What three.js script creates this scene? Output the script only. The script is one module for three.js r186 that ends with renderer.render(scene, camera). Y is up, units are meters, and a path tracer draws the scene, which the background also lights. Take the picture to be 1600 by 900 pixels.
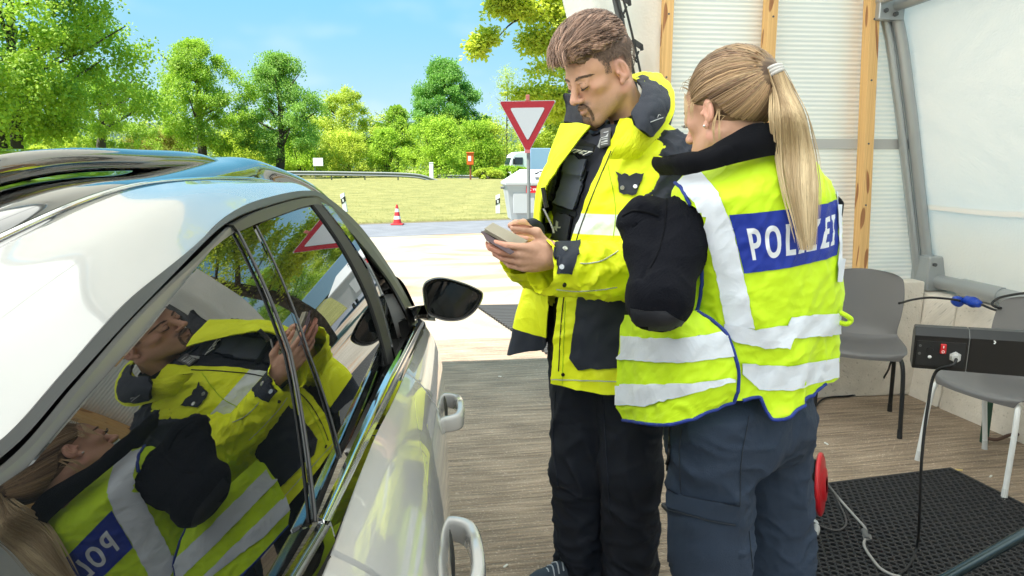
import * as THREE from 'three';
import { mergeGeometries, mergeVertices, toCreasedNormals } from 'three/addons/utils/BufferGeometryUtils.js';
import { RoundedBoxGeometry } from 'three/addons/geometries/RoundedBoxGeometry.js';
import { MeshBVH } from 'three-mesh-bvh';
import { createNoise3D } from 'simplex-noise';

// ---------------------------------------------------------------- camera, sky, sun, exposure
const scene = new THREE.Scene();
const V = (x, y, z) => new THREE.Vector3(x, y, z);
const F = 1060, EYE = 1.43, TILT = Math.atan(188 / F);
const camera = new THREE.PerspectiveCamera(2 * Math.atan(450 / F) * 180 / Math.PI, 16 / 9, 0.05, 3000);
camera.position.set(0, EYE, 0);
camera.rotation.set(-TILT, 0, 0);
const renderer = new THREE.WebGLRenderer({ antialias: true });
renderer.toneMapping = THREE.LinearToneMapping;
renderer.toneMappingExposure = 2.85;
renderer.shadowMap.enabled = true;
const SUN_TO = V(-0.40, 1, 0.26).normalize();
const sun = new THREE.DirectionalLight(new THREE.Color(1, 0.955, 0.88), 4.6);
sun.position.copy(SUN_TO).multiplyScalar(60);
sun.castShadow = true; sun.shadow.mapSize.set(2048, 2048);
Object.assign(sun.shadow.camera, { left: -45, right: 45, top: 45, bottom: -45, near: 1, far: 160 });
scene.add(sun, sun.target);
const N3 = createNoise3D(mulberry(11));
function mulberry(a) { return () => { a |= 0; a = a + 0x6D2B79F5 | 0; let t = Math.imul(a ^ a >>> 15, 1 | a); t = t + Math.imul(t ^ t >>> 7, 61 | t) ^ t; return ((t ^ t >>> 14) >>> 0) / 4294967296; }; }
const rnd = mulberry(7), rr = (a, b) => a + (b - a) * rnd(), gs = () => (rnd() + rnd() + rnd() + rnd() - 2) * 0.87;
const clamp = THREE.MathUtils.clamp, lerp = THREE.MathUtils.lerp, sst = THREE.MathUtils.smoothstep;
const fbm = (x, y, z, o = 4) => { let s = 0, a = 0.5; for (let i = 0; i < o; i++) { s += a * N3(x, y, z); x *= 2.03; y *= 2.03; z *= 2.03; a *= 0.5; } return s; };
{ // blue spring sky, paler towards the horizon, with a little thin high cloud low down
  const w = 1024, h = 512, d = new Float32Array(w * h * 4);
  for (let j = 0; j < h; j++) {
    const el = (j + 0.5) / h * Math.PI - Math.PI / 2, e = Math.max(0, el) / (Math.PI / 2);
    for (let i = 0; i < w; i++) {
      const az = (i + 0.5) / w * 2 * Math.PI, cx = Math.cos(az) * Math.cos(el), cz = Math.sin(az) * Math.cos(el), cy = Math.sin(el);
      const k = 1 - Math.exp(-e * 12);
      let r = lerp(0.32, 0.064, k), g = lerp(0.375, 0.236, k), b = lerp(0.39, 0.355, k);
      const u = 1 / (0.12 + Math.max(0, cy)), c = fbm(cx * u * 1.3 + 4, cz * u * 1.3, 2.5, 5);
      const cl = sst(c, 0.05, 0.6) * 0.16 * (1 - sst(e, 0.1, 0.45)) * sst(e, 0, 0.03);
      r = lerp(r, 0.40, cl); g = lerp(g, 0.43, cl); b = lerp(b, 0.45, cl);
      if (el < 0) { r = 0.2; g = 0.21; b = 0.17; }
      d.set([r, g, b, 1], (j * w + i) * 4);
    }
  }
  const sky = new THREE.DataTexture(d, w, h, THREE.RGBAFormat, THREE.FloatType);
  sky.mapping = THREE.EquirectangularReflectionMapping; sky.magFilter = sky.minFilter = THREE.LinearFilter; sky.colorSpace = THREE.LinearSRGBColorSpace; sky.needsUpdate = true;
  scene.background = sky; scene.environment = sky;
}

// ---------------------------------------------------------------- helpers
const CT = Math.cos(TILT), ST = Math.sin(TILT);
const ray = (px, py) => { const x = (px - 800) / F, y = (450 - py) / F; return V(x, y * CT - ST, -y * ST - CT); };
const P = (px, py, D) => { const r = ray(px, py); return V(0, EYE, 0).addScaledVector(r, D / -r.z); };     // a point D metres ahead
const G = (px, py, h = 0) => { const r = ray(px, py); return V(0, EYE, 0).addScaledVector(r, (h - EYE) / r.y); };
const proj = (p) => { const y = p.y - EYE, Y = y * CT - p.z * ST, Z = -y * ST - p.z * CT; return [800 + F * p.x / Z, 450 - F * Y / Z]; };
const R_ = V(0.99415, 0, -0.108).normalize(), A_ = V(-0.108, 0, -0.99415).normalize();     // across and along the lane (tent, car)
const W = (w, h, s) => V(R_.x * w + A_.x * s, h, R_.z * w + A_.z * s);
const inW = (p) => [p.dot(R_), p.y, p.dot(A_)];
const US = (px, py, s) => { const r = ray(px, py); return V(0, EYE, 0).addScaledVector(r, s / r.dot(A_)); };
const LANE = new THREE.Matrix4().makeBasis(R_, V(0, 1, 0), A_.clone().negate());            // local x = across, z = backwards
const names = {};
const numbered = (n) => { const k = names[n] = (names[n] ?? -1) + 1; return k ? n + '_' + String(k).padStart(3, '0') : n; };
function tag(o, label, category, group) { o.userData.label = label; o.userData.category = category; if (group) o.userData.group = group; return o; }
function thing(name, label, category, pos = V(0, 0, 0), group) { const o = new THREE.Group(); o.name = numbered(name); o.position.copy(pos); scene.add(o); o.updateMatrixWorld(); return tag(o, label, category, group); }
function part(name, geo, mat, parent, label) {
  const m = new THREE.Mesh(Array.isArray(geo) ? merge(geo) : geo, mat); m.name = name; m.castShadow = m.receiveShadow = true;
  parent.add(m); if (label) m.userData.label = label; return m;
}
// geometry made in world coordinates, hung under a group
function wpart(name, geo, mat, parent, label) { const m = part(name, Array.isArray(geo) ? geo : geo.clone(), mat, parent, label); parent.updateMatrixWorld(true); const inv = parent.matrixWorld.clone().invert(); m.geometry.applyMatrix4(inv); return m; }
function struct(name, geo, mat) { const m = new THREE.Mesh(Array.isArray(geo) ? merge(geo) : geo, mat); m.name = numbered(name); m.userData.kind = 'structure'; m.castShadow = m.receiveShadow = true; scene.add(m); return m; }
function merge(list) {
  list = list.map((g) => (g.index ? g.toNonIndexed() : g));
  const col = list.some((g) => g.attributes.color);
  for (const g of list) {
    for (const k of Object.keys(g.attributes)) if (!['position', 'normal', 'uv', 'color'].includes(k)) g.deleteAttribute(k);
    const n = g.attributes.position.count;
    if (!g.attributes.normal) g.computeVertexNormals();
    if (!g.attributes.uv) g.setAttribute('uv', new THREE.BufferAttribute(new Float32Array(n * 2), 2));
    if (col && !g.attributes.color) g.setAttribute('color', new THREE.BufferAttribute(new Float32Array(n * 3).fill(1), 3));
  }
  return mergeGeometries(list);
}
const C = (r, g, b) => new THREE.Color().setRGB(r, g, b);
const std = (c, rough = 0.7, o = {}) => new THREE.MeshStandardMaterial({ color: c, roughness: rough, ...o });
const phy = (c, rough = 0.7, o = {}) => new THREE.MeshPhysicalMaterial({ color: c, roughness: rough, side: THREE.DoubleSide, ...o });
const box = (x, y, z, r = 0) => (r ? new RoundedBoxGeometry(x, y, z, 2, r) : new THREE.BoxGeometry(x, y, z));
const mv = (g, x, y, z) => g.translate(x, y, z);
const tube = (pts, r, seg = 24, rad = 8, closed = false) => new THREE.TubeGeometry(new THREE.CatmullRomCurve3(pts, closed, 'centripetal'), seg, r, rad, closed);
function bar(a, b, w, h, up = V(0, 1, 0)) {           // a box from a to b
  const d = b.clone().sub(a), L = d.length(); d.normalize();
  const x = up.clone().cross(d); if (x.lengthSq() < 1e-6) x.set(1, 0, 0); x.normalize(); const y = d.clone().cross(x);
  return box(w, h, L, Math.min(w, h) * 0.12).applyMatrix4(new THREE.Matrix4().makeBasis(x, y, d).setPosition(a.clone().add(b).multiplyScalar(0.5)));
}
function rod(a, b, r0, r1 = r0, seg = 10) {
  const d = b.clone().sub(a), L = d.length();
  return new THREE.CylinderGeometry(r1, r0, L, seg).applyQuaternion(new THREE.Quaternion().setFromUnitVectors(V(0, 1, 0), d.normalize())).translate(...a.clone().add(b).multiplyScalar(0.5).toArray());
}
// a surface through rows of points (Catmull-Rom both ways); thick > 0 makes it a solid sheet
const cr = (a, b, c, d, t) => { const t2 = t * t, t3 = t2 * t; return 0.5 * (2 * b + (c - a) * t + (2 * a - 5 * b + 4 * c - d) * t2 + (3 * b - a - 3 * c + d) * t3); };
function crow(pts, t) {
  const n = pts.length - 1, x = clamp(t, 0, 1) * n, i = Math.min(n - 1, Math.floor(x)), f = x - i;
  const b = pts[i], c = pts[i + 1], a = pts[i - 1] ?? b.clone().multiplyScalar(2).sub(c), d = pts[i + 2] ?? c.clone().multiplyScalar(2).sub(b);
  return V(cr(a.x, b.x, c.x, d.x, f), cr(a.y, b.y, c.y, d.y, f), cr(a.z, b.z, c.z, d.z, f));
}
const netF = (rows) => (u, v) => crow(rows.map((r) => crow(r, u)), v);
function surf(f, nu, nv, { thick = 0, disp = null, uv = [1, 1], closedU = false } = {}) {
  const pos = [], uvs = [], idx = [], W1 = nu + 1;
  for (let j = 0; j <= nv; j++) for (let i = 0; i <= nu; i++) { const p = f(i / nu, j / nv); pos.push(p.x, p.y, p.z); uvs.push(i / nu * uv[0], j / nv * uv[1]); }
  for (let j = 0; j < nv; j++) for (let i = 0; i < nu; i++) { const a = j * W1 + i, b = a + 1, c = a + W1, d = c + 1; idx.push(a, b, d, a, d, c); }
  const g = new THREE.BufferGeometry();
  g.setAttribute('position', new THREE.Float32BufferAttribute(pos, 3)); g.setAttribute('uv', new THREE.Float32BufferAttribute(uvs, 2)); g.setIndex(idx); g.computeVertexNormals();
  const fixSeam = () => { if (!closedU) return; const n = g.attributes.normal; for (let j = 0; j <= nv; j++) { const a = j * W1, b = a + nu, x = n.getX(a) + n.getX(b), y = n.getY(a) + n.getY(b), z = n.getZ(a) + n.getZ(b), L = Math.hypot(x, y, z) || 1; n.setXYZ(a, x / L, y / L, z / L); n.setXYZ(b, x / L, y / L, z / L); } };
  fixSeam();
  if (disp) { displace(g, disp); g.computeVertexNormals(); fixSeam(); }
  return thick ? thicken(g, thick) : g;
}
function displace(g, fn) {
  const p = g.attributes.position, n = g.attributes.normal, q = V(), m = V();
  for (let i = 0; i < p.count; i++) { q.fromBufferAttribute(p, i); m.fromBufferAttribute(n, i); q.addScaledVector(m, fn(q, m, i)); p.setXYZ(i, q.x, q.y, q.z); }
  return g;
}
function thicken(g, t) {     // indexed open sheet -> closed sheet, the given face outside
  const p = g.attributes.position, n = g.attributes.normal, uv = g.attributes.uv, N = p.count, pos = [...p.array], nor = [...n.array], u2 = [...uv.array], ix = [...g.index.array], out = ix.slice();
  for (let i = 0; i < N; i++) { pos.push(p.getX(i) - n.getX(i) * t, p.getY(i) - n.getY(i) * t, p.getZ(i) - n.getZ(i) * t); nor.push(-n.getX(i), -n.getY(i), -n.getZ(i)); u2.push(uv.getX(i), uv.getY(i)); }
  for (let i = 0; i < ix.length; i += 3) out.push(ix[i] + N, ix[i + 2] + N, ix[i + 1] + N);
  const key = new Map(), pid = (i) => { const k = Math.round(p.getX(i) * 1e5) + ',' + Math.round(p.getY(i) * 1e5) + ',' + Math.round(p.getZ(i) * 1e5); return k; };
  const ids = []; const im = new Map(); for (let i = 0; i < N; i++) { const k = pid(i); if (!im.has(k)) im.set(k, i); ids.push(im.get(k)); }
  for (let i = 0; i < ix.length; i += 3) for (let k = 0; k < 3; k++) { const a = ix[i + k], b = ix[i + (k + 1) % 3], ks = Math.min(ids[a], ids[b]) + '_' + Math.max(ids[a], ids[b]); if (key.has(ks)) key.set(ks, null); else key.set(ks, [a, b]); }
  for (const e of key.values()) if (e) { const [a, b] = e; out.push(b, a, a + N, b, a + N, b + N); }
  const o = new THREE.BufferGeometry();
  o.setAttribute('position', new THREE.Float32BufferAttribute(pos, 3)); o.setAttribute('normal', new THREE.Float32BufferAttribute(nor, 3)); o.setAttribute('uv', new THREE.Float32BufferAttribute(u2, 2)); o.setIndex(out);
  return o;
}
// flat polygon given by world points, solid with thickness t away from normal n
function slab(points, n, t) {
  const c = points.reduce((a, p) => a.add(p), V(0, 0, 0)).multiplyScalar(1 / points.length), x = points[1].clone().sub(points[0]).normalize(), y = n.clone().cross(x).normalize(); x.crossVectors(y, n).normalize();
  const sh = new THREE.Shape(points.map((p) => { const d = p.clone().sub(c); return new THREE.Vector2(d.dot(x), d.dot(y)); }));
  const g = new THREE.ExtrudeGeometry(sh, { depth: t, bevelEnabled: false });
  return g.translate(0, 0, -t).applyMatrix4(new THREE.Matrix4().makeBasis(x, y, n).setPosition(c));
}
// a polygon traced on the picture and laid on a finished surface as a thin raised piece of cloth, tape or trim
function onto(meshGeos, poly, { off = 0.002, cell = 8, thick = 0.0015, uvP = null } = {}) {
  const bvh = meshGeos, xs = poly.map((p) => p[0]), ys = poly.map((p) => p[1]), x0 = Math.min(...xs), x1 = Math.max(...xs), y0 = Math.min(...ys), y1 = Math.max(...ys);
  const nx = Math.max(1, Math.ceil((x1 - x0) / cell)), ny = Math.max(1, Math.ceil((y1 - y0) / cell)), pos = [], idx = [], uvs = [], nrm = [], map = new Map();
  const vert = (px, py) => {
    const k = Math.round(px * 50) + '_' + Math.round(py * 50); if (map.has(k)) return map.get(k);
    const h = typeof bvh === 'function' ? bvh(px, py) : hit(bvh, px, py); let id = -1;
    if (h) { id = pos.length / 3; const q = h.p.addScaledVector(h.n, off); pos.push(q.x, q.y, q.z); nrm.push(h.n.x, h.n.y, h.n.z); uvs.push(...(uvP ? uvP(q) : [q.x + q.z * 0.8, q.y + q.z * 0.25])); }
    map.set(k, id); return id;
  };
  const clip = (pl, ax, lim, sgn) => { const o = []; for (let i = 0; i < pl.length; i++) { const a = pl[i], b = pl[(i + 1) % pl.length], da = (a[ax] - lim) * sgn, db = (b[ax] - lim) * sgn; if (da >= 0) o.push(a); if (da * db < 0) { const t = da / (da - db); o.push([a[0] + (b[0] - a[0]) * t, a[1] + (b[1] - a[1]) * t]); } } return o; };
  for (let j = 0; j < ny; j++) for (let i = 0; i < nx; i++) {
    const a = lerp(x0, x1, i / nx), b = lerp(x0, x1, (i + 1) / nx), c = lerp(y0, y1, j / ny), d = lerp(y0, y1, (j + 1) / ny);
    let q = clip(poly, 0, a, 1); q = q.length ? clip(q, 0, b, -1) : q; q = q.length ? clip(q, 1, c, 1) : q; q = q.length ? clip(q, 1, d, -1) : q;
    q = q.filter((p, n) => { const o = q[(n + 1) % q.length]; return Math.hypot(p[0] - o[0], p[1] - o[1]) > 0.02; });
    if (q.length < 3) continue;
    const tr = THREE.ShapeUtils.triangulateShape(q.map((p) => new THREE.Vector2(p[0], p[1])), []);
    const id = q.map((p) => vert(p[0], p[1]));
    for (const t of tr) { if (t.some((k) => id[k] < 0)) continue; const A = q[t[0]], B = q[t[1]], D = q[t[2]], ar = (B[0] - A[0]) * (D[1] - A[1]) - (B[1] - A[1]) * (D[0] - A[0]); if (Math.abs(ar) < 1e-4) continue; idx.push(...(ar < 0 ? [id[t[0]], id[t[1]], id[t[2]]] : [id[t[0]], id[t[2]], id[t[1]]])); }
  }
  const g = new THREE.BufferGeometry();
  g.setAttribute('position', new THREE.Float32BufferAttribute(pos, 3)); g.setAttribute('uv', new THREE.Float32BufferAttribute(uvs, 2)); g.setIndex(idx); if (typeof bvh === 'function') g.setAttribute('normal', new THREE.Float32BufferAttribute(nrm, 3)); else g.computeVertexNormals();
  return thick ? thicken(g, thick) : g;
}
const bvhOf = (...geos) => geos.map((g) => { const c = new THREE.BufferGeometry(); c.setAttribute('position', g.attributes.position.clone()); if (g.index) c.setIndex(g.index.clone()); return new MeshBVH(c); });
function hit(bvhs, px, py) {
  const d = ray(px, py).normalize(), r = new THREE.Ray(V(0, EYE, 0), d); let best = null;
  for (const b of bvhs) { const h = b.raycastFirst(r, THREE.DoubleSide); if (h && (!best || h.distance < best.distance)) best = h; }
  if (!best) return null;
  const n = best.face.normal.clone(); if (n.dot(d) > 0) n.negate();
  return { p: best.point.clone(), n };
}
const seam = (bvhs, pts, r, off = 0.001, seg = 40, rad = 6) => { const c = new THREE.CatmullRomCurve3(pts.map((p) => V(p[0], p[1], 0)), false, 'centripetal'); const o = []; for (let i = 0; i <= seg; i++) { const q = c.getPoint(i / seg), h = hit(bvhs, q.x, q.y); if (h) o.push(h.p.addScaledVector(h.n, off)); } return tube(o, r, seg, rad); };

// ---- distance fields meshed with surface nets
class Field {
  constructor(lo, hi, cell) {
    this.lo = lo; this.c = cell; this.n = [0, 1, 2].map((i) => Math.ceil((hi.getComponent(i) - lo.getComponent(i)) / cell) + 1);
    this.d = new Float32Array(this.n[0] * this.n[1] * this.n[2]).fill(0.5);
  }
  each(b, m, fn) {
    const { lo, c, n, d } = this, a = [0, 1, 2].map((i) => Math.max(0, Math.floor((b.min.getComponent(i) - m - lo.getComponent(i)) / c))), e = [0, 1, 2].map((i) => Math.min(n[i] - 1, Math.ceil((b.max.getComponent(i) + m - lo.getComponent(i)) / c)));
    for (let k = a[2]; k <= e[2]; k++) for (let j = a[1]; j <= e[1]; j++) for (let i = a[0], o = (k * n[1] + j) * n[0] + i; i <= e[0]; i++, o++) d[o] = fn(lo.x + i * c, lo.y + j * c, lo.z + k * c, d[o]);
  }
  add(s, k = 0.01) { const f = s.f; this.each(s.b, k + this.c * 3, (x, y, z, o) => { const v = f(x, y, z); if (k <= 0) return Math.min(o, v); const h = Math.max(k - Math.abs(o - v), 0) / k; return Math.min(o, v) - h * h * k * 0.25; }); return this; }
  cut(s, k = 0.004) { const f = s.f; this.each(s.b, k + this.c * 2, (x, y, z, o) => { const v = -f(x, y, z), h = Math.max(k - Math.abs(o - v), 0) / k; return Math.max(o, v) + h * h * k * 0.25; }); return this; }
  mesh() {
    const { lo, c, n, d } = this, [X, Y, Z] = n, id = new Int32Array(d.length).fill(-1), pos = [], idx = [], sx = 1, sy = X, sz = X * Y;
    const off = [0, sx, sy, sx + sy, sz, sz + sx, sz + sy, sz + sx + sy], E = [[0, 1], [2, 3], [4, 5], [6, 7], [0, 2], [1, 3], [4, 6], [5, 7], [0, 4], [1, 5], [2, 6], [3, 7]];
    for (let k = 0; k < Z - 1; k++) for (let j = 0; j < Y - 1; j++) for (let i = 0; i < X - 1; i++) {
      const o = k * sz + j * sy + i; let m = 0; for (let q = 0; q < 8; q++) if (d[o + off[q]] < 0) m |= 1 << q;
      if (m === 0 || m === 255) continue;
      let x = 0, y = 0, z = 0, t = 0;
      for (const [a, b] of E) { const A = d[o + off[a]], B = d[o + off[b]]; if ((A < 0) === (B < 0)) continue; const f = A / (A - B); x += lerp(a & 1, b & 1, f); y += lerp(a >> 1 & 1, b >> 1 & 1, f); z += lerp(a >> 2, b >> 2, f); t++; }
      id[o] = pos.length / 3; pos.push(lo.x + (i + x / t) * c, lo.y + (j + y / t) * c, lo.z + (k + z / t) * c);
    }
    const quad = (a, b, e, f, flip) => { if (a < 0 || b < 0 || e < 0 || f < 0) return; if (flip) idx.push(a, e, b, b, e, f); else idx.push(a, b, e, b, f, e); };
    for (let k = 1; k < Z - 1; k++) for (let j = 1; j < Y - 1; j++) for (let i = 1; i < X - 1; i++) {
      const o = k * sz + j * sy + i, s = d[o] < 0;
      if (s !== d[o + sx] < 0) quad(id[o - sy - sz], id[o - sz], id[o - sy], id[o], !s);
      if (s !== d[o + sy] < 0) quad(id[o - sx - sz], id[o - sx], id[o - sz], id[o], !s);
      if (s !== d[o + sz] < 0) quad(id[o - sx - sy], id[o - sy], id[o - sx], id[o], !s);
    }
    const g = new THREE.BufferGeometry(); g.setAttribute('position', new THREE.Float32BufferAttribute(pos, 3)); g.setIndex(idx); g.computeVertexNormals();
    const uv = new Float32Array(pos.length / 3 * 2); for (let i = 0; i < uv.length / 2; i++) { uv[i * 2] = pos[i * 3] + pos[i * 3 + 2] * 0.8; uv[i * 2 + 1] = pos[i * 3 + 1] + pos[i * 3 + 2] * 0.25; }
    g.setAttribute('uv', new THREE.BufferAttribute(uv, 2));
    return g;
  }
}
const rc = (a, b, ra, rb = ra) => {          // tapered capsule
  const d = b.clone().sub(a), L = d.lengthSq() || 1e-9, bb = new THREE.Box3().setFromPoints([a, b]).expandByScalar(Math.max(ra, rb));
  return { b: bb, f: (x, y, z) => { const px = x - a.x, py = y - a.y, pz = z - a.z; let t = (px * d.x + py * d.y + pz * d.z) / L; t = t < 0 ? 0 : t > 1 ? 1 : t; return Math.hypot(px - d.x * t, py - d.y * t, pz - d.z * t) - (ra + (rb - ra) * t); } };
};
const el = (c, r, M = null) => {             // ellipsoid, M = [X, Y, Z] axes
  const [X, Y, Z] = M ?? [V(1, 0, 0), V(0, 1, 0), V(0, 0, 1)], m = Math.max(...r), bb = new THREE.Box3(c.clone().subScalar(m), c.clone().addScalar(m));
  return { b: bb, f: (x, y, z) => { const qx = x - c.x, qy = y - c.y, qz = z - c.z, a = qx * X.x + qy * X.y + qz * X.z, b = qx * Y.x + qy * Y.y + qz * Y.z, e = qx * Z.x + qy * Z.y + qz * Z.z; const k0 = Math.hypot(a / r[0], b / r[1], e / r[2]), k1 = Math.hypot(a / r[0] / r[0], b / r[1] / r[1], e / r[2] / r[2]); return k1 < 1e-6 ? -Math.min(...r) : k0 * (k0 - 1) / k1; } };
};
// split a mesh along f = 0 into [f < 0, f >= 0], cutting triangles cleanly
function split(g, f) {
  g = g.index ? g.toNonIndexed() : g; const p = g.attributes.position, n = g.attributes.normal, u = g.attributes.uv, out = [[[], [], []], [[], [], []]], q = V();
  for (let i = 0; i < p.count; i += 3) {
    const vs = [0, 1, 2].map((k) => { q.fromBufferAttribute(p, i + k); return { p: [q.x, q.y, q.z], n: [n.getX(i + k), n.getY(i + k), n.getZ(i + k)], u: u ? [u.getX(i + k), u.getY(i + k)] : [0, 0], v: f(q) }; });
    for (const side of [0, 1]) {
      const S = side ? 1 : -1, pl = [];
      for (let k = 0; k < 3; k++) { const a = vs[k], b = vs[(k + 1) % 3], ina = a.v * S >= 0, inb = b.v * S >= 0; if (ina) pl.push(a); if (ina !== inb && a.v !== b.v) { const t = a.v / (a.v - b.v), m = (A, B) => A.map((x, w) => x + (B[w] - x) * t); pl.push({ p: m(a.p, b.p), n: m(a.n, b.n), u: m(a.u, b.u) }); } }
      for (let k = 1; k + 1 < pl.length; k++) for (const w of [pl[0], pl[k], pl[k + 1]]) { out[side][0].push(...w.p); out[side][1].push(...w.n); out[side][2].push(...w.u); }
    }
  }
  return out.map(([a, b, c]) => { const o = new THREE.BufferGeometry(); o.setAttribute('position', new THREE.Float32BufferAttribute(a, 3)); o.setAttribute('normal', new THREE.Float32BufferAttribute(b, 3)); o.setAttribute('uv', new THREE.Float32BufferAttribute(c, 2)); return o; });
}
// textures -----------------------------------------------------------------
function texture(w, h, fn, { srgb = false, rep = [1, 1], float = false } = {}) {
  const d = new Uint8Array(w * h * 4);
  for (let j = 0; j < h; j++) for (let i = 0; i < w; i++) { const c = fn(i / w, j / h), o = (j * w + i) * 4; if (typeof c === 'number') d[o] = d[o + 1] = d[o + 2] = clamp(c, 0, 1) * 255; else for (let k = 0; k < 3; k++) d[o + k] = clamp(c[k], 0, 1) * 255; d[o + 3] = 255; }
  const t = new THREE.DataTexture(d, w, h); t.wrapS = t.wrapT = THREE.RepeatWrapping; t.magFilter = THREE.LinearFilter; t.minFilter = THREE.LinearFilter; if (srgb) t.colorSpace = THREE.SRGBColorSpace; t.repeat.set(...rep); t.needsUpdate = true; return t;
}
// noise that tiles over the unit square
const tn = (u, v, f, s = 0, fy = f) => { const a = u * 2 * Math.PI, b = v * 2 * Math.PI, q = f / (2 * Math.PI), w = fy / (2 * Math.PI); return N3(Math.cos(a) * q + s, Math.sin(a) * q + Math.cos(b) * w, Math.sin(b) * w - s); };
function setUV(g, fn) { const p = g.attributes.position, u = new Float32Array(p.count * 2), q = V(); for (let i = 0; i < p.count; i++) { q.fromBufferAttribute(p, i); const [a, b] = fn(q); u[i * 2] = a; u[i * 2 + 1] = b; } g.setAttribute('uv', new THREE.BufferAttribute(u, 2)); return g; }
function paint(g, fn) { const p = g.attributes.position, c = new Float32Array(p.count * 3), q = V(), m = V(); for (let i = 0; i < p.count; i++) { q.fromBufferAttribute(p, i); m.fromBufferAttribute(g.attributes.normal, i); c.set(fn(q, m), i * 3); } g.setAttribute('color', new THREE.BufferAttribute(c, 3)); return g; }
function canvasTex(w, h, draw) { const c = document.createElement('canvas'); c.width = w; c.height = h; draw(c.getContext('2d'), w, h); const t = new THREE.CanvasTexture(c); t.colorSpace = THREE.SRGBColorSpace; t.magFilter = THREE.LinearFilter; return t; }
// ---------------------------------------------------------------- ground
const gH = (x, z) => { const D = Math.hypot(x * 0.6, z); return z < 0 ? 0.35 * sst(D, 28, 58) + 0.02 * N3(x * 0.15, 0, z * 0.15) * sst(D, 18, 30) : 0; };
const far = (px, D, h = 0) => { const x = P(px, 262, D).x; return V(x, gH(x, -D) + h, -D); };
const mpp = (D) => D / 1.0159 / F;                          // metres per picture pixel D metres ahead
const yAt = (py, D) => EYE + (262 - py) * mpp(D) ;
{
  const t = texture(1024, 1024, (u, v) => { const a = 0.5 + 0.5 * tn(u, v, 9), b = 0.5 + 0.5 * tn(u, v, 60, 3), c = 0.5 + 0.5 * tn(u, v, 220, 8), k = a * 0.45 + b * 0.35 + c * 0.3; return [lerp(0.44, 0.72, k), lerp(0.46, 0.68, k), lerp(0.23, 0.42, k)]; }, { srgb: true });
  const b = texture(512, 512, (u, v) => 0.5 + 0.5 * tn(u, v, 90, 5));
  const g = new THREE.PlaneGeometry(2400, 2400, 240, 240).rotateX(-Math.PI / 2);
  const p = g.attributes.position;
  for (let i = 0; i < p.count; i++) { let x = p.getX(i), z = p.getZ(i); const s = (q) => Math.sign(q) * 1200 * Math.pow(Math.abs(q) / 1200, 2.4); x = s(x); z = s(z); p.setXYZ(i, x, gH(x, z) - 0.016, z); }
  g.computeVertexNormals(); setUV(g, (q) => [q.x / 9, q.z / 9]);
  t.repeat.set(1, 1); b.repeat.set(3, 3);
  struct('grass_field', g, std(C(0.9, 0.9, 0.9), 1, { map: t, bumpMap: b, bumpScale: 0.04 }));
}
const flat = (pts, y) => { const s = new THREE.Shape(pts.map((p) => new THREE.Vector2(p[0], -p[1]))); const g = new THREE.ShapeGeometry(s).rotateX(-Math.PI / 2).translate(0, y, 0); return setUV(g, (q) => [q.x, q.z]); };
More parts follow.
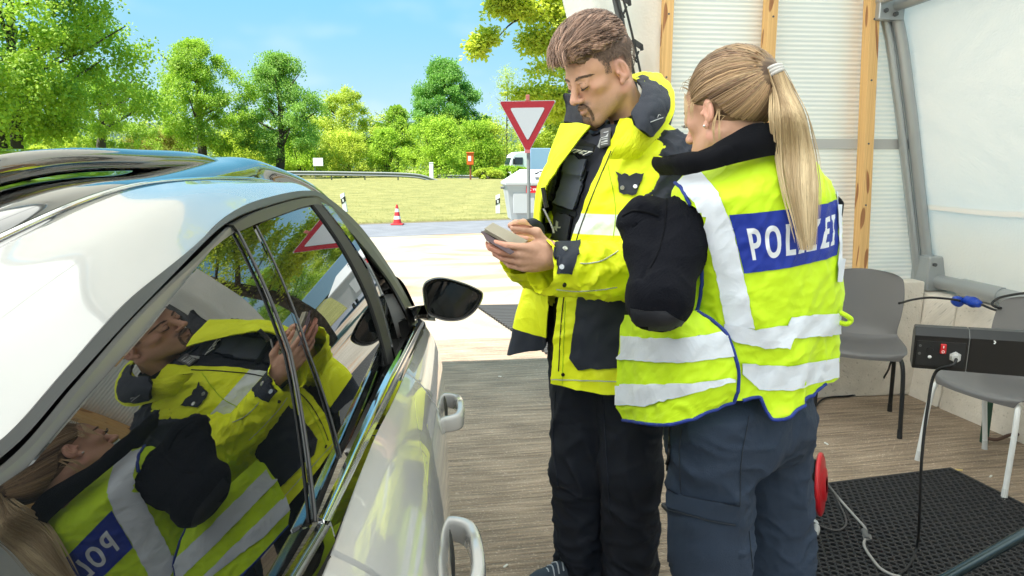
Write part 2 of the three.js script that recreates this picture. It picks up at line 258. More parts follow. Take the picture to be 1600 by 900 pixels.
{ // sunlit forecourt of pale concrete, asphalt road beyond it
  const t = texture(1024, 1024, (u, v) => { const k = 0.5 + 0.25 * tn(u, v, 5) + 0.18 * tn(u, v, 26, 2) + 0.14 * tn(u, v, 190, 4), r = sst(tn(u, v, 4, 9, 11), 0.1, 0.7) * 0.10; return [0.555 + k * 0.13, 0.52 + k * 0.13 - r * 0.7, 0.465 + k * 0.13 - r * 1.1]; }, { srgb: true });
  t.repeat.set(1 / 7, 1 / 7);
  const b = texture(512, 512, (u, v) => 0.5 + 0.5 * tn(u, v, 120, 5)); b.repeat.set(0.7, 0.7);
  const q = (px, py) => { const g = G(px, py); return [g.x, g.z]; };
  const g0 = q(490, 353), g1 = q(860, 341), ex = g1[0] - g0[0], ez = g1[1] - g0[1], fe = (k) => [g0[0] + ex * k, g0[1] + ez * k], el0 = Math.hypot(ex, ez), edge = (k) => { const p = fe(k); return [p[0] - ez / el0 * -3.3 * -1, p[1] + ex / el0 * 3.3]; };
  struct('forecourt', flat([edge(-4), edge(8), [60, 14], [-40, 14]], -0.010), std(C(1, 1, 1), 0.9, { map: t, bumpMap: b, bumpScale: 0.004 }));
  const ta = texture(512, 512, (u, v) => { const k = 0.5 + 0.25 * tn(u, v, 6) + 0.3 * tn(u, v, 160, 4); return [0.40 + k * 0.1, 0.405 + k * 0.1, 0.425 + k * 0.1]; }, { srgb: true }); ta.repeat.set(0.3, 0.3);
  struct('road', flat([edge(-4), edge(8), fe(8), fe(-4)], -0.006), std(C(1, 1, 1), 0.85, { map: ta, bumpMap: b, bumpScale: 0.004 }));
  // verge of gravel and thin weeds along the far kerb
  const tv = texture(512, 512, (u, v) => { const k = 0.5 + 0.3 * tn(u, v, 40) + 0.3 * tn(u, v, 150, 4); return [0.42 + k * 0.2, 0.38 + k * 0.2, 0.28 + k * 0.16]; }, { srgb: true });
  const nrm = V(ez, 0, -ex).normalize();  // away from the camera
  const o = nrm.z < 0 ? 1 : -1, e2 = (k, d) => { const p = fe(k); return [p[0] + nrm.x * o * d, p[1] + nrm.z * o * d]; };
  const vp = [], n = 90; for (let i = 0; i <= n; i++) vp.push(e2(-2 + 5 * i / n, 0.35 + 0.22 * N3(i * 0.6, 3, 1)));
  struct('gravel_verge', flat([fe(-2), ...vp, fe(3)], -0.002), std(C(1, 1, 1), 1, { map: tv, bumpMap: b, bumpScale: 0.02 }));
  // tufts of short grass over the field, denser and longer by the kerb
  const blade = new THREE.BufferGeometry(); { const p = []; for (let i = 0; i < 5; i++) { const a = i * 1.3, c = Math.cos(a), s = Math.sin(a), l = 0.35 + 0.3 * ((i * 7) % 3) / 2; p.push(c * 0.12 - s * 0.05, 0, s * 0.12 + c * 0.05, c * 0.12 + s * 0.05, 0, s * 0.12 - c * 0.05, c * (0.2 + l), 0.9 - 0.1 * i, s * (0.2 + l)); } blade.setAttribute('position', new THREE.Float32BufferAttribute(p, 3)); blade.computeVertexNormals(); }
  const N = 26000, im = new THREE.InstancedMesh(blade, phy(C(1, 1, 1), 0.9, { transmission: 0.3 }), N), M = new THREE.Matrix4(), col = new THREE.Color();
  for (let i = 0; i < N; i++) {
    let x, z, s;
    if (i < 7000) { const k = rr(-1.2, 2.2), p = e2(k, 0.25 + Math.abs(gs()) * 0.5); x = p[0]; z = p[1]; s = rr(0.03, 0.09); }
    else { const k = rr(-1.5, 3), p = e2(k, 0.5 + 44 * Math.pow(rnd(), 1.4)); x = p[0]; z = p[1]; s = rr(0.035, 0.08); }
    M.makeRotationY(rr(0, 6.3)).scale(V(s, s * rr(0.6, 1.1), s)).setPosition(x, gH(x, z) - 0.016, z); im.setMatrixAt(i, M);
    const k = rnd(); col.setRGB(lerp(0.22, 0.46, k), lerp(0.24, 0.42, k), lerp(0.05, 0.16, k)); im.setColorAt(i, col);
  }
  im.name = 'grass_tufts'; im.userData.kind = 'stuff'; im.receiveShadow = true; tag(im, 'short dry yellow grass tufts on the field beyond the road', 'grass'); scene.add(im);
}
// wooded hill far behind
{
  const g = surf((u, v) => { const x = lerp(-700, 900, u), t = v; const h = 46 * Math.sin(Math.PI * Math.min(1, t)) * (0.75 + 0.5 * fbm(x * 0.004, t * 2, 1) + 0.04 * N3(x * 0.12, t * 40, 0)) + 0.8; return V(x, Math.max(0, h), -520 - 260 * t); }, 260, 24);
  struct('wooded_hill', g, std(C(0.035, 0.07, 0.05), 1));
}

// ---------------------------------------------------------------- trees
function sprigGeo(n, size, spread, seed) {                    // a few pointed, slightly folded leaves round a twig end
  const r = mulberry(seed), p = [];
  for (let i = 0; i < n; i++) {
    const d = V(r() - 0.5, r() - 0.4, r() - 0.5).normalize(), c = d.clone().multiplyScalar(spread * (0.3 + 0.7 * r())), l = size * (0.7 + 0.6 * r());
    const u = d.clone().add(V(r() - 0.5, r() - 0.7, r() - 0.5).multiplyScalar(1.1)).normalize(), w = u.clone().cross(V(r() - 0.5, 1, r() - 0.5)).normalize(), f = u.clone().cross(w);
    const A = c, B = c.clone().addScaledVector(u, l), S = c.clone().addScaledVector(u, l * 0.45), s1 = S.clone().addScaledVector(w, l * 0.42).addScaledVector(f, l * 0.12), s2 = S.clone().addScaledVector(w, -l * 0.42).addScaledVector(f, l * 0.12);
    for (const q of [A, s1, B, A, B, s2]) p.push(q.x, q.y, q.z);
  }
  const g = new THREE.BufferGeometry(); g.setAttribute('position', new THREE.Float32BufferAttribute(p, 3)); g.computeVertexNormals(); return g;
}
const leafMat = phy(C(1, 1, 1), 0.75, { transmission: 0.55, specularIntensity: 0.5 }), leafMat2 = phy(C(1, 1, 1), 0.9, { transmission: 0.4, specularIntensity: 0.3 });
const leafNear = phy(C(1, 1, 1), 0.8, { transmission: 0.6, specularIntensity: 0.4 });
const barkTex = texture(256, 256, (u, v) => { const k = 0.5 + 0.5 * tn(u, v, 40, 2, 8); return [0.25 + k * 0.2, 0.2 + k * 0.18, 0.16 + k * 0.14]; }, { srgb: true });
const barkBump = texture(256, 256, (u, v) => 0.5 + 0.5 * tn(u, v, 50, 2, 9));
const bark = std(C(0.8, 0.8, 0.8), 1, { map: barkTex, bumpMap: barkBump, bumpScale: 0.03 }), barkFar = std(C(0.055, 0.05, 0.045), 1);
const sprigs = [sprigGeo(8, 0.5, 0.75, 1), sprigGeo(8, 0.5, 0.75, 2)];
function limb(pts, r0, r1, seg = 14, rad = 7) {               // tapered branch
  const c = new THREE.CatmullRomCurve3(pts, false, 'centripetal'), g = new THREE.TubeGeometry(c, seg, 1, rad), p = g.attributes.position;
  for (let i = 0; i <= seg; i++) { const q = c.getPointAt(i / seg), r = lerp(r0, r1, i / seg); for (let j = 0; j <= rad; j++) { const k = i * (rad + 1) + j, w = r * (1 + 0.12 * Math.sin(j * 2.3 + i)); p.setXYZ(k, q.x + (p.getX(k) - q.x) * w, q.y + (p.getY(k) - q.y) * w, q.z + (p.getZ(k) - q.z) * w); } }
  g.computeVertexNormals(); return g;
}
function leaves(parent, pts, scale, tone, mat = leafMat, nameOf = 'crown') {
  const im = new THREE.InstancedMesh(sprigs[pts.length % 2], mat, pts.length), M = new THREE.Matrix4(), q = new THREE.Quaternion(), e = new THREE.Euler(), c = new THREE.Color();
  pts.forEach((p, i) => { e.set(gs() * 0.8, rr(0, 6.3), gs() * 0.8); q.setFromEuler(e); const s = scale * rr(0.7, 1.35); M.compose(p.p, q, V(s, s, s)); im.setMatrixAt(i, M); const k = clamp(rnd() * 0.6 + (p.k ?? 0.2), 0, 1); c.setRGB(lerp(tone[0][0], tone[1][0], k), lerp(tone[0][1], tone[1][1], k), lerp(tone[0][2], tone[1][2], k)); im.setColorAt(i, c); });
  im.name = nameOf; im.userData.kind = 'stuff'; im.castShadow = im.receiveShadow = true; parent.add(im); return im;
}
// crown of clumps inside an envelope: env(t, a) = radius at height t (0..1) and bearing a
function crown(o, base, y0, y1, env, { n = 3000, clumps = 90, scale = 0.3, tone, hollow = 0.55, r = mulberry(3), cl = 0.16, mat }) {
  const pts = [], H = y1 - y0;
  for (let k = 0; k < clumps; k++) {
    const t = Math.pow(r(), 0.85), a = r() * 6.283, R = env(t, a), d = R * Math.sqrt(hollow + (1 - hollow) * r()) * (r() < 0.18 ? 0.5 : 1), c = V(Math.cos(a) * d, y0 + t * H, Math.sin(a) * d), sz = cl * (0.6 + 0.8 * r()) * H * 0.6, kk = r() * 0.35, m = Math.round(n / clumps);
    for (let i = 0; i < m; i++) { const g = () => (r() + r() + r() - 1.5) * 1.15; pts.push({ p: V(c.x + g() * sz, c.y + g() * sz * 0.62 - Math.abs(g()) * sz * 0.1, c.z + g() * sz), k: kk }); }
  }
  leaves(o, pts, scale, tone, mat);
}
const SPRING = [[0.25, 0.41, 0.035], [0.54, 0.74, 0.065]], YELLOWISH = [[0.40, 0.50, 0.05], [0.70, 0.79, 0.10]], DEEP = [[0.13, 0.33, 0.06], [0.34, 0.60, 0.09]], BLUEISH = [[0.19, 0.36, 0.06], [0.42, 0.66, 0.10]];
function tree(label, px, D, topPy, halfPx, basePy, { n = 2600, clumps = 90, scale, tone = SPRING, shape = 0.5, lean = 0, trunkPy = 250, r = 0.28, seed = 5, stems = 1, hollow, cl } = {}) {
  const m = mpp(D), b = far(px, D), o = thing('tree', label, 'tree', b, 'trees beyond the field'), top = yAt(topPy, D) - b.y, bot = yAt(basePy, D) - b.y, R = halfPx * m, rs = mulberry(seed), tr = [];
  const lx = lean * m;
  for (let s = 0; s < stems; s++) {
    const k = stems > 1 ? (s - (stems - 1) / 2) * 0.9 : 0;
    tr.push(limb([V(k * 0.4 - lx, -0.2, 0), V(k * 0.6 - lx * 0.4, bot * 0.6, 0), V(k * 1.3 + lx * 0.2, lerp(bot, top, 0.35), 0.1), V(k * 1.8 + 0.2, lerp(bot, top, 0.82), 0)], r, r * 0.25));
    for (let i = 0; i < 9; i++) { const a = rs() * 6.28, t = 0.05 + 0.6 * rs(), y = lerp(bot, top, t), L = R * (0.5 + 0.35 * rs()); tr.push(limb([V(k, y, 0), V(Math.cos(a) * L * 0.5, y + L * 0.28, Math.sin(a) * L * 0.5), V(Math.cos(a) * L, y + L * 0.62, Math.sin(a) * L)], r * 0.32, r * 0.08, 8, 5)); }
  }
  part('trunk', tr, barkFar, o);
  const ph = rs() * 6, e = (t, a) => R * Math.pow(Math.sin(Math.PI * clamp(0.06 + 0.94 * Math.pow(t, shape), 0, 1)), 0.62) * (0.82 + 0.22 * Math.sin(a * 3 + ph + t * 4) + 0.14 * Math.sin(a * 5 - t * 7));
  crown(o, b, bot, top - 0.3, e, { n: n * 1.5, clumps: Math.round(clumps * 1.15), scale: scale ?? 0.0041 * D, tone, r: rs, hollow, cl });
  return o;
}
// the maple at the left, the nearest of the row
tree('large maple with two leaning trunks at the left edge', 20, 27, -190, 250, 212, { n: 9000, clumps: 150, scale: 0.24, r: 0.26, stems: 2, lean: 6, shape: 0.75, seed: 21, hollow: 0.25, cl: 0.13 });
tree('leaning tree just right of the twin trunked maple', 165, 58, 118, 100, 228, { n: 3000, lean: 16, r: 0.5, seed: 31, tone: SPRING, shape: 0.7 });
tree('tall round topped tree with a straight dark trunk left of the car roof bend', 318, 68, 70, 84, 238, { n: 5200, clumps: 120, r: 0.55, seed: 41, tone: SPRING, shape: 0.62, cl: 0.12 });
tree('slimmer ragged tree with a leaning trunk above the roof of the car', 441, 72, 90, 72, 248, { n: 4200, clumps: 110, r: 0.5, lean: 9, seed: 51, tone: BLUEISH, shape: 0.68, cl: 0.12 });
tree('low rounded yellow green tree between the ragged tree and the dark dome', 545, 95, 142, 74, 250, { n: 2600, clumps: 60, seed: 61, tone: YELLOWISH, shape: 0.6, cl: 0.15 });
tree('small green tree tucked left of the dark dome', 622, 98, 168, 46, 250, { n: 1700, clumps: 40, seed: 71, tone: SPRING, cl: 0.15 });
tree('dense dark green dome shaped tree taller than its neighbours', 695, 92, 101, 60, 246, { n: 6000, clumps: 150, seed: 81, tone: DEEP, shape: 0.9, hollow: 0.8, cl: 0.11 });
tree('thin pale tree half bare behind the triangular sign', 792, 104, 108, 34, 236, { n: 420, clumps: 60, seed: 91, tone: YELLOWISH, scale: 0.26, r: 0.16, hollow: 0.2 });
tree('yellow green tree behind the triangular sign and the lorry', 858, 100, 150, 62, 244, { n: 2600, clumps: 60, seed: 95, tone: YELLOWISH, cl: 0.15 });
tree('pale tree at the far right of the row behind the officers', 960, 88, 110, 80, 240, { n: 2600, clumps: 60, seed: 97, tone: SPRING });
function shrub(label, px, D, topPy, halfPx, basePy, tone, n, seed, scale) {
  const m = mpp(D), b = far(px, D), o = thing('shrub', label, 'shrub', b, 'shrubs along the far side'), rs = mulberry(seed), top = yAt(topPy, D) - b.y, R = halfPx * m;
  const st = []; for (let i = 0; i < 6; i++) { const a = rs() * 6.28; st.push(limb([V(0, -0.1, 0), V(Math.cos(a) * R * 0.3, top * 0.4, Math.sin(a) * R * 0.3), V(Math.cos(a) * R * 0.6, top * 0.75, Math.sin(a) * R * 0.6)], 0.09, 0.03, 8, 5)); } part('stem', st, barkFar, o);
  crown(o, b, 0.1, top, (t, a) => R * Math.sqrt(Math.max(0.05, 1 - t * t * 0.92)) * (0.85 + 0.2 * Math.sin(3 * a + seed)), { n: n * 1.6, clumps: Math.round(n / 28), scale: scale ?? 0.0037 * D, tone, r: rs, hollow: 0.6, cl: 0.26, mat: leafMat2 });
}
shrub('broad light green shrub above the guardrail, left of the tallest shrub', 540, 78, 208, 46, 270, YELLOWISH, 1700, 101);
shrub('small rounded shrub between the two broad light green shrubs', 604, 80, 206, 30, 270, SPRING, 1100, 103);
shrub('biggest light green shrub below the dark dome tree', 682, 76, 190, 60, 272, SPRING, 2600, 105);
shrub('ragged green shrub between the biggest shrub and the orange call post', 745, 82, 196, 36, 270, SPRING, 1300, 107);
shrub('yellow green shrub left of the lorry cab', 764, 84, 196, 26, 272, YELLOWISH, 1300, 109);
shrub('low leafy shrub in front of the lorry wheels', 800, 70, 262, 46, 282, SPRING, 1500, 111, 0.2);
shrub('low leafy shrub at the right of the orange call post', 762, 68, 264, 26, 282, YELLOWISH, 900, 113, 0.2);
shrub('loose shrub under the ragged tree', 470, 84, 214, 40, 262, SPRING, 1300, 115);
shrub('yellowish bush below the tall round topped tree', 380, 84, 206, 46, 262, YELLOWISH, 1300, 117);
shrub('yellow flowering bush low between the leaning tree and the tall tree', 255, 84, 208, 60, 262, [[0.2, 0.22, 0.03], [0.4, 0.38, 0.06]], 1600, 119);
shrub('pale bush low under the maple crown', 110, 80, 212, 60, 262, YELLOWISH, 1500, 121);
shrub('pale bush at the foot of the maple trunks', 30, 84, 206, 50, 262, SPRING, 1300, 123);
{ // a far belt of woodland that reads as one mass
  const o = new THREE.Group(); o.name = 'woodland_belt'; o.userData.kind = 'stuff'; tag(o, 'pale woodland belt behind the row of trees', 'woodland'); scene.add(o);
  const pts = [], r = mulberry(77);
  for (let i = 0; i < 420; i++) { const px = -300 + 2100 * r(), D = 118 + 40 * r(), c = far(px, D), h = 4 + 9 * r(), kk = r() * 0.5; for (let k = 0; k < 46; k++) { const g = () => (r() + r() + r() - 1.5); pts.push({ p: V(c.x + g() * 3.4, Math.max(0.2, h * (0.15 + 0.85 * r())), c.z + g() * 3), k: kk }); } }
  leaves(o, pts, 0.75, [[0.22, 0.32, 0.04], [0.46, 0.58, 0.08]], leafMat2, 'foliage').userData.kind = 'stuff';
}
{ // near tree behind the officers: its limbs hang into the picture from the right
  const b = far(952, 13.4), o = thing('tree', 'near tree whose leafy branches hang down beside the tent opening', 'tree', b), L = (...q) => q.map(([px, py, D]) => P(px, py, D * 1.26).sub(b));
  const wood = [limb([V(0, -0.2, 0), V(-0.05, 1.6, 0.05), V(0.1, 3.1, 0), V(0.3, 5.6, 0)], 0.17, 0.1, 18, 9)], tw = [];
  const br = (pts, r0, r1, dens, spread) => { const q = L(...pts); wood.push(limb(q, r0, r1, 14, 6)); const c = new THREE.CatmullRomCurve3(q, false, 'centripetal'); for (let i = 0; i < dens * 1.7; i++) { const t = 0.12 + 0.9 * Math.pow(rnd(), 0.8), p = c.getPoint(Math.min(1, t)); tw.push({ p: V(p.x + gs() * spread * 1.2, p.y + gs() * spread, p.z + gs() * spread * 1.2), k: rnd() * 0.4 }); } };
  br([[965, 110, 10.6], [905, 62, 10.2], [868, 31, 10], [823, 2, 9.8], [775, -40, 9.6], [720, -70, 9.4]], 0.06, 0.02, 420, 0.26);
  br([[868, 31, 10], [838, 20, 9.9], [800, 36, 9.8], [778, 58, 9.7], [760, 74, 9.7]], 0.022, 0.008, 0, 0.1);
  br([[778, 40, 9.7], [768, 56, 9.7], [752, 62, 9.7], [742, 78, 9.7]], 0.008, 0.004, 130, 0.12);
  br([[838, 20, 9.9], [812, 14, 9.8], [785, 6, 9.8], [768, 4, 9.8]], 0.014, 0.005, 190, 0.15);
  br([[900, 60, 10.1], [870, 66, 10], [845, 58, 10], [822, 68, 9.9]], 0.02, 0.006, 190, 0.15);
  br([[940, 120, 10.4], [890, 110, 10.2], [860, 104, 10.1], [838, 108, 10]], 0.02, 0.005, 60, 0.14);
  br([[960, 170, 10.6], [900, 150, 10.3], [858, 146, 10.2], [806, 146, 10]], 0.03, 0.006, 200, 0.16);
  br([[960, 190, 10.6], [905, 172, 10.5], [880, 160, 10.6], [850, 168, 10.7]], 0.03, 0.006, 260, 0.24);
  br([[960, 60, 10.4], [900, 20, 10.2], [870, -6, 10], [850, -40, 9.9]], 0.03, 0.01, 260, 0.22);
  br([[960, 140, 10.8], [1000, 60, 10.5], [1080, -20, 10], [1180, -80, 9.6]], 0.06, 0.02, 500, 0.5);
  br([[965, 90, 11], [960, -60, 11.6], [940, -180, 12], [900, -300, 12]], 0.07, 0.02, 700, 0.8);
  br([[965, 0, 11], [1020, -160, 11.6], [1060, -300, 12], [1080, -420, 12]], 0.07, 0.02, 700, 0.8);
  part('trunk', wood, bark, o);
  leaves(o, tw, 0.125, [[0.42, 0.52, 0.03], [0.80, 0.86, 0.09]], leafNear);
}

// ---------------------------------------------------------------- roadside things
const galv = std(C(0.20, 0.215, 0.21), 0.6, { metalness: 0.2 }), galvDull = std(C(0.15, 0.16, 0.16), 0.7, { metalness: 0.2 });
const redMat = std(C(0.62, 0.03, 0.035), 0.45), whiteMat = std(C(0.8, 0.8, 0.8), 0.5), blackMat = std(C(0.012, 0.012, 0.013), 0.5);
function guardrail(label, path, h, step) {
  const o = thing('guardrail', label, 'guardrail', path[0].clone()), rel = path.map((p) => p.clone().sub(path[0])), c = new THREE.CatmullRomCurve3(rel, false, 'centripetal'), L = c.getLength(), prof = [[-0.155, 0], [-0.13, 0.06], [-0.06, 0.07], [-0.03, 0.005], [0.03, 0.005], [0.06, 0.07], [0.13, 0.06], [0.155, 0]];
  const rail = surf((u, v) => { const p = c.getPointAt(u), q = prof[Math.round(v * 7)]; return V(p.x, p.y + q[0] * 1.35, p.z + q[1] * 1.3); }, 40, 7, { thick: 0.012 });
  part('rail', rail, galv, o);
  for (let d = 0.5; d < L; d += step) { const p = c.getPointAt(d / L); part('post', box(0.1, h * 1.1, 0.12).translate(p.x, p.y - h * 0.5, p.z - 0.1), galvDull, o); }
}
guardrail('nearer steel guardrail whose end slopes down at the edge of the dry grass', [[300, 266.5], [420, 267], [540, 268], [640, 270.5], [660, 273], [678, 279], [694, 284]].map(([px, py]) => { const p = far(px, 62); p.y = yAt(py + 3.5, 62); return p; }), 0.62, 3.0);
guardrail('farther thin guardrail running behind the orange call post', [[684, 275], [760, 276.5], [840, 278], [960, 280]].map(([px, py]) => { const p = far(px, 72); p.y = yAt(py, 72) - 0.05; return p; }), 0.4, 4);
{ // traffic cone
  const b = G(621, 351), o = thing('traffic_cone', 'small red and white traffic cone at the far edge of the road', 'traffic cone', b), s = 31 * mpp(17.6) / 0.5 , rad = (y) => lerp(0.115, 0.022, y / 0.5);
  part('base', box(0.3 * s, 0.03 * s, 0.3 * s, 0.01).translate(0, 0.015 * s, 0), redMat, o);
  const ring = (y0, y1) => new THREE.CylinderGeometry(rad(y1) * s, rad(y0) * s, (y1 - y0) * s, 20, 1, true).translate(0, (y0 + y1) / 2 * s, 0), rm = std(C(0.62, 0.03, 0.035), 0.45, { side: 2 }), wm = std(C(0.8, 0.8, 0.8), 0.4, { side: 2 });
  part('red_band', ring(0.03, 0.14), rm, o); part('red_band', ring(0.22, 0.32), rm, o); part('red_band', ring(0.4, 0.5), rm, o); part('tip', new THREE.CircleGeometry(rad(0.5) * s, 16).rotateX(-Math.PI / 2).translate(0, 0.5 * s, 0), rm, o);
  part('white_band', ring(0.14, 0.22), wm, o); part('white_band', ring(0.32, 0.4), wm, o);
}
function delineator(label, px, pyb, tilt) {
  const b = G(px, pyb), o = thing('delineator_post', label, 'road marker post', b, 'marker posts along the road'), h = 29 * mpp(-b.z) * 1.02; o.rotation.z = tilt;
  const sh = new THREE.Shape([new THREE.Vector2(-0.06, 0), new THREE.Vector2(0.06, 0), new THREE.Vector2(0.06, h), new THREE.Vector2(-0.06, h - 0.05)]);
  part('post', new THREE.ExtrudeGeometry(sh, { depth: 0.08, bevelSize: 0.008, bevelThickness: 0.008, bevelSegments: 1 }).translate(0, 0, -0.04), whiteMat, o);
  const q = new THREE.Shape([new THREE.Vector2(-0.07, h * 0.42), new THREE.Vector2(0.07, h * 0.55), new THREE.Vector2(0.07, h * 0.82), new THREE.Vector2(-0.07, h * 0.69)]);
  part('black_band', new THREE.ExtrudeGeometry(q, { depth: 0.11, bevelEnabled: false }).translate(0, 0, -0.055), blackMat, o);
  part('reflector', box(0.05, 0.1, 0.12).translate(0, h * 0.62, 0), std(C(0.7, 0.7, 0.7), 0.2), o);
}
delineator('leaning white marker post with a black band just above the car windscreen pillar', 540, 331, 0.14);
delineator('upright white marker post with a black band left of the waste container', 778, 333, 0);
{ const b = far(674, 64), o = thing('marker_post', 'plain white marker post beside the end of the guardrail', 'road marker post', b); part('post', box(0.38, 1.5, 0.16, 0.05).translate(0, 0.75, 0), whiteMat, o); part('cap', box(0.4, 0.1, 0.2, 0.04).translate(0, 1.52, 0), std(C(0.6, 0.6, 0.6), 0.6), o); }
{ const D = 63, b = far(735, D), m = mpp(D), o = thing('emergency_call_post', 'orange emergency call box on a brown post in the dry grass', 'call post', b), or = std(C(0.65, 0.12, 0.015), 0.5);
  part('post', box(0.16, 1.5, 0.16).translate(0, 0.75, 0), std(C(0.22, 0.07, 0.03), 0.7), o); part('call_box', box(0.62, 1.05, 0.4, 0.06).translate(0, 1.85, 0), or, o); part('hood', box(0.7, 0.1, 0.5, 0.03).translate(0, 2.42, 0.02), or, o);
  part('white_plate', box(0.26, 0.45, 0.03).translate(-0.05, 1.9, 0.21), whiteMat, o); }
{ const D = 66, b = far(492, D), o = thing('small_road_sign', 'small white roadside plate on a post above the guardrail', 'sign', b); part('post', rod(V(0, 0, 0), V(0, 1.9, 0), 0.04), galvDull, o); part('plate', box(0.95, 0.75, 0.05, 0.02).translate(0.35, 1.6, 0.06), whiteMat, o); }
{ // give way sign
  const D = 10.8, m = mpp(D), q = (px, py) => P(px, py, D), b = q(826, 300); b.y = 0;
  const o = thing('give_way_sign', 'red bordered white triangular give way sign on a thin grey post', 'road sign', b), c = q(824.5, 185).sub(b), top = 160, w = 44.5;
  const tri = (r) => { const p = [q(780.5, 159), q(868, 157.5), q(824.5, 240)].map((a) => a.sub(b).sub(c)), g = p.reduce((s, a) => s.add(a), V(0, 0, 0)).multiplyScalar(1 / 3); const k = p.map((a) => new THREE.Vector2((a.x - g.x) * r + g.x, (a.y - g.y) * r + g.y)); const s = new THREE.Shape(); for (let i = 0; i < 3; i++) { const A = k[i], B = k[(i + 1) % 3], Z = k[(i + 2) % 3], f = 0.05 / r; const s0 = A.clone().lerp(Z, f), s1 = A.clone().lerp(B, f), s2 = B.clone().lerp(A, f); if (!i) s.moveTo(s0.x, s0.y); else s.lineTo(s0.x, s0.y); s.quadraticCurveTo(A.x, A.y, s1.x, s1.y); s.lineTo(s2.x, s2.y); } return s; };
  const ext = (s, d, z) => new THREE.ExtrudeGeometry(s, { depth: d, bevelEnabled: false }).translate(c.x, c.y, c.z + z);
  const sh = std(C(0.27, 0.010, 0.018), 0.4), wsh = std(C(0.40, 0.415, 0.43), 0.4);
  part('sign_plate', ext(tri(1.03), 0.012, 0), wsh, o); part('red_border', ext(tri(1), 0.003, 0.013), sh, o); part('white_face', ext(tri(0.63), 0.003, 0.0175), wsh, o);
  part('post', rod(V(0.012, 0, -0.03), V(-0.012, c.y + 0.24, -0.03), 0.03), galv, o);
  part('clamp', [box(0.09, 0.05, 0.09).translate(c.x, c.y + 0.24, -0.03), box(0.06, 0.09, 0.06, 0.01).translate(c.x, c.y + 0.31, -0.02)], std(C(0.35, 0.1, 0.08), 0.6), o);
  part('clamp', box(0.08, 0.05, 0.09).translate(c.x, c.y - 0.5, -0.02), std(C(0.4, 0.12, 0.12), 0.6), o);
}
{ // four wheeled waste container with a sloping lid
  const D = 16.4, b = G(846, 355), m = mpp(-b.z), o = thing('waste_container', 'grey four wheeled waste container behind the sign post', 'waste container', b), body = std(C(0.5, 0.52, 0.53), 0.5), lid = std(C(0.62, 0.63, 0.64), 0.45);
  o.rotation.y = 0.12;
  const w = 118 * m / 2, d = 0.5, h = 1.06, st = (x0, x1, y0, y1, d0, d1) => { const g = new THREE.BoxGeometry(1, 1, 1), p = g.attributes.position; for (let i = 0; i < p.count; i++) { const up = p.getY(i) > 0; p.setXYZ(i, p.getX(i) * 2 * (up ? x1 : x0), up ? y1 : y0, p.getZ(i) * 2 * (up ? d1 : d0)); } g.computeVertexNormals(); return g; };
  const B = part('container_body', [st(w * 0.86, w, 0.22, h, d * 0.8, d), box(w * 2.08, 0.07, d * 2.1, 0.02).translate(0, h, 0)], body, o);
  for (const x of [-0.55, 0.15]) part('rib', box(0.5, 0.5, 0.03, 0.01).translate(x * w, 0.62, d * 0.93), body, o);
  part('lid', [st(w * 1.04, w * 0.55, h + 0.03, h + 0.33, d * 1.05, d * 0.5), box(0.3, 0.03, 0.2, 0.01).rotateX(0.5).translate(-0.1, h + 0.2, d * 0.8)], lid, o);
  part('lid_handle', [rod(V(-0.25, h + 0.22, d * 0.82), V(-0.1, h + 0.28, d * 0.74), 0.015), rod(V(-0.1, h + 0.28, d * 0.74), V(0.1, h + 0.28, d * 0.74), 0.015)], blackMat, o);
  for (const s of [-1, 1]) part('trunnion', rod(V(s * w, h - 0.1, 0), V(s * (w + 0.09), h - 0.1, 0), 0.03), galvDull, o);
  const lab = canvasTex(256, 84, (x, W0, H0) => { x.fillStyle = '#e01f2d'; x.fillRect(0, 0, W0, H0); x.strokeStyle = '#fff'; x.lineWidth = 9; x.beginPath(); x.arc(40, 38, 22, 0.6, 5.9); x.stroke(); x.beginPath(); x.moveTo(40, 40); x.lineTo(40, 70); x.stroke(); x.fillStyle = '#fff'; x.font = 'bold 40px sans-serif'; x.fillText('VEOLIA', 78, 54); });
  const lb = part('label', new THREE.PlaneGeometry(0.5, 0.16).translate(-0.2, 0.93, d * 0.985 + 0.012), std(C(1, 1, 1), 0.5, { map: lab }), o, 'red label with white print');
  for (const [x, z] of [[-1, -1], [-1, 1], [1, -1], [1, 1]]) part('wheel', new THREE.CylinderGeometry(0.1, 0.1, 0.05, 16).rotateZ(Math.PI / 2).translate(x * w * 0.7, 0.1, z * d * 0.6), blackMat, o);
}
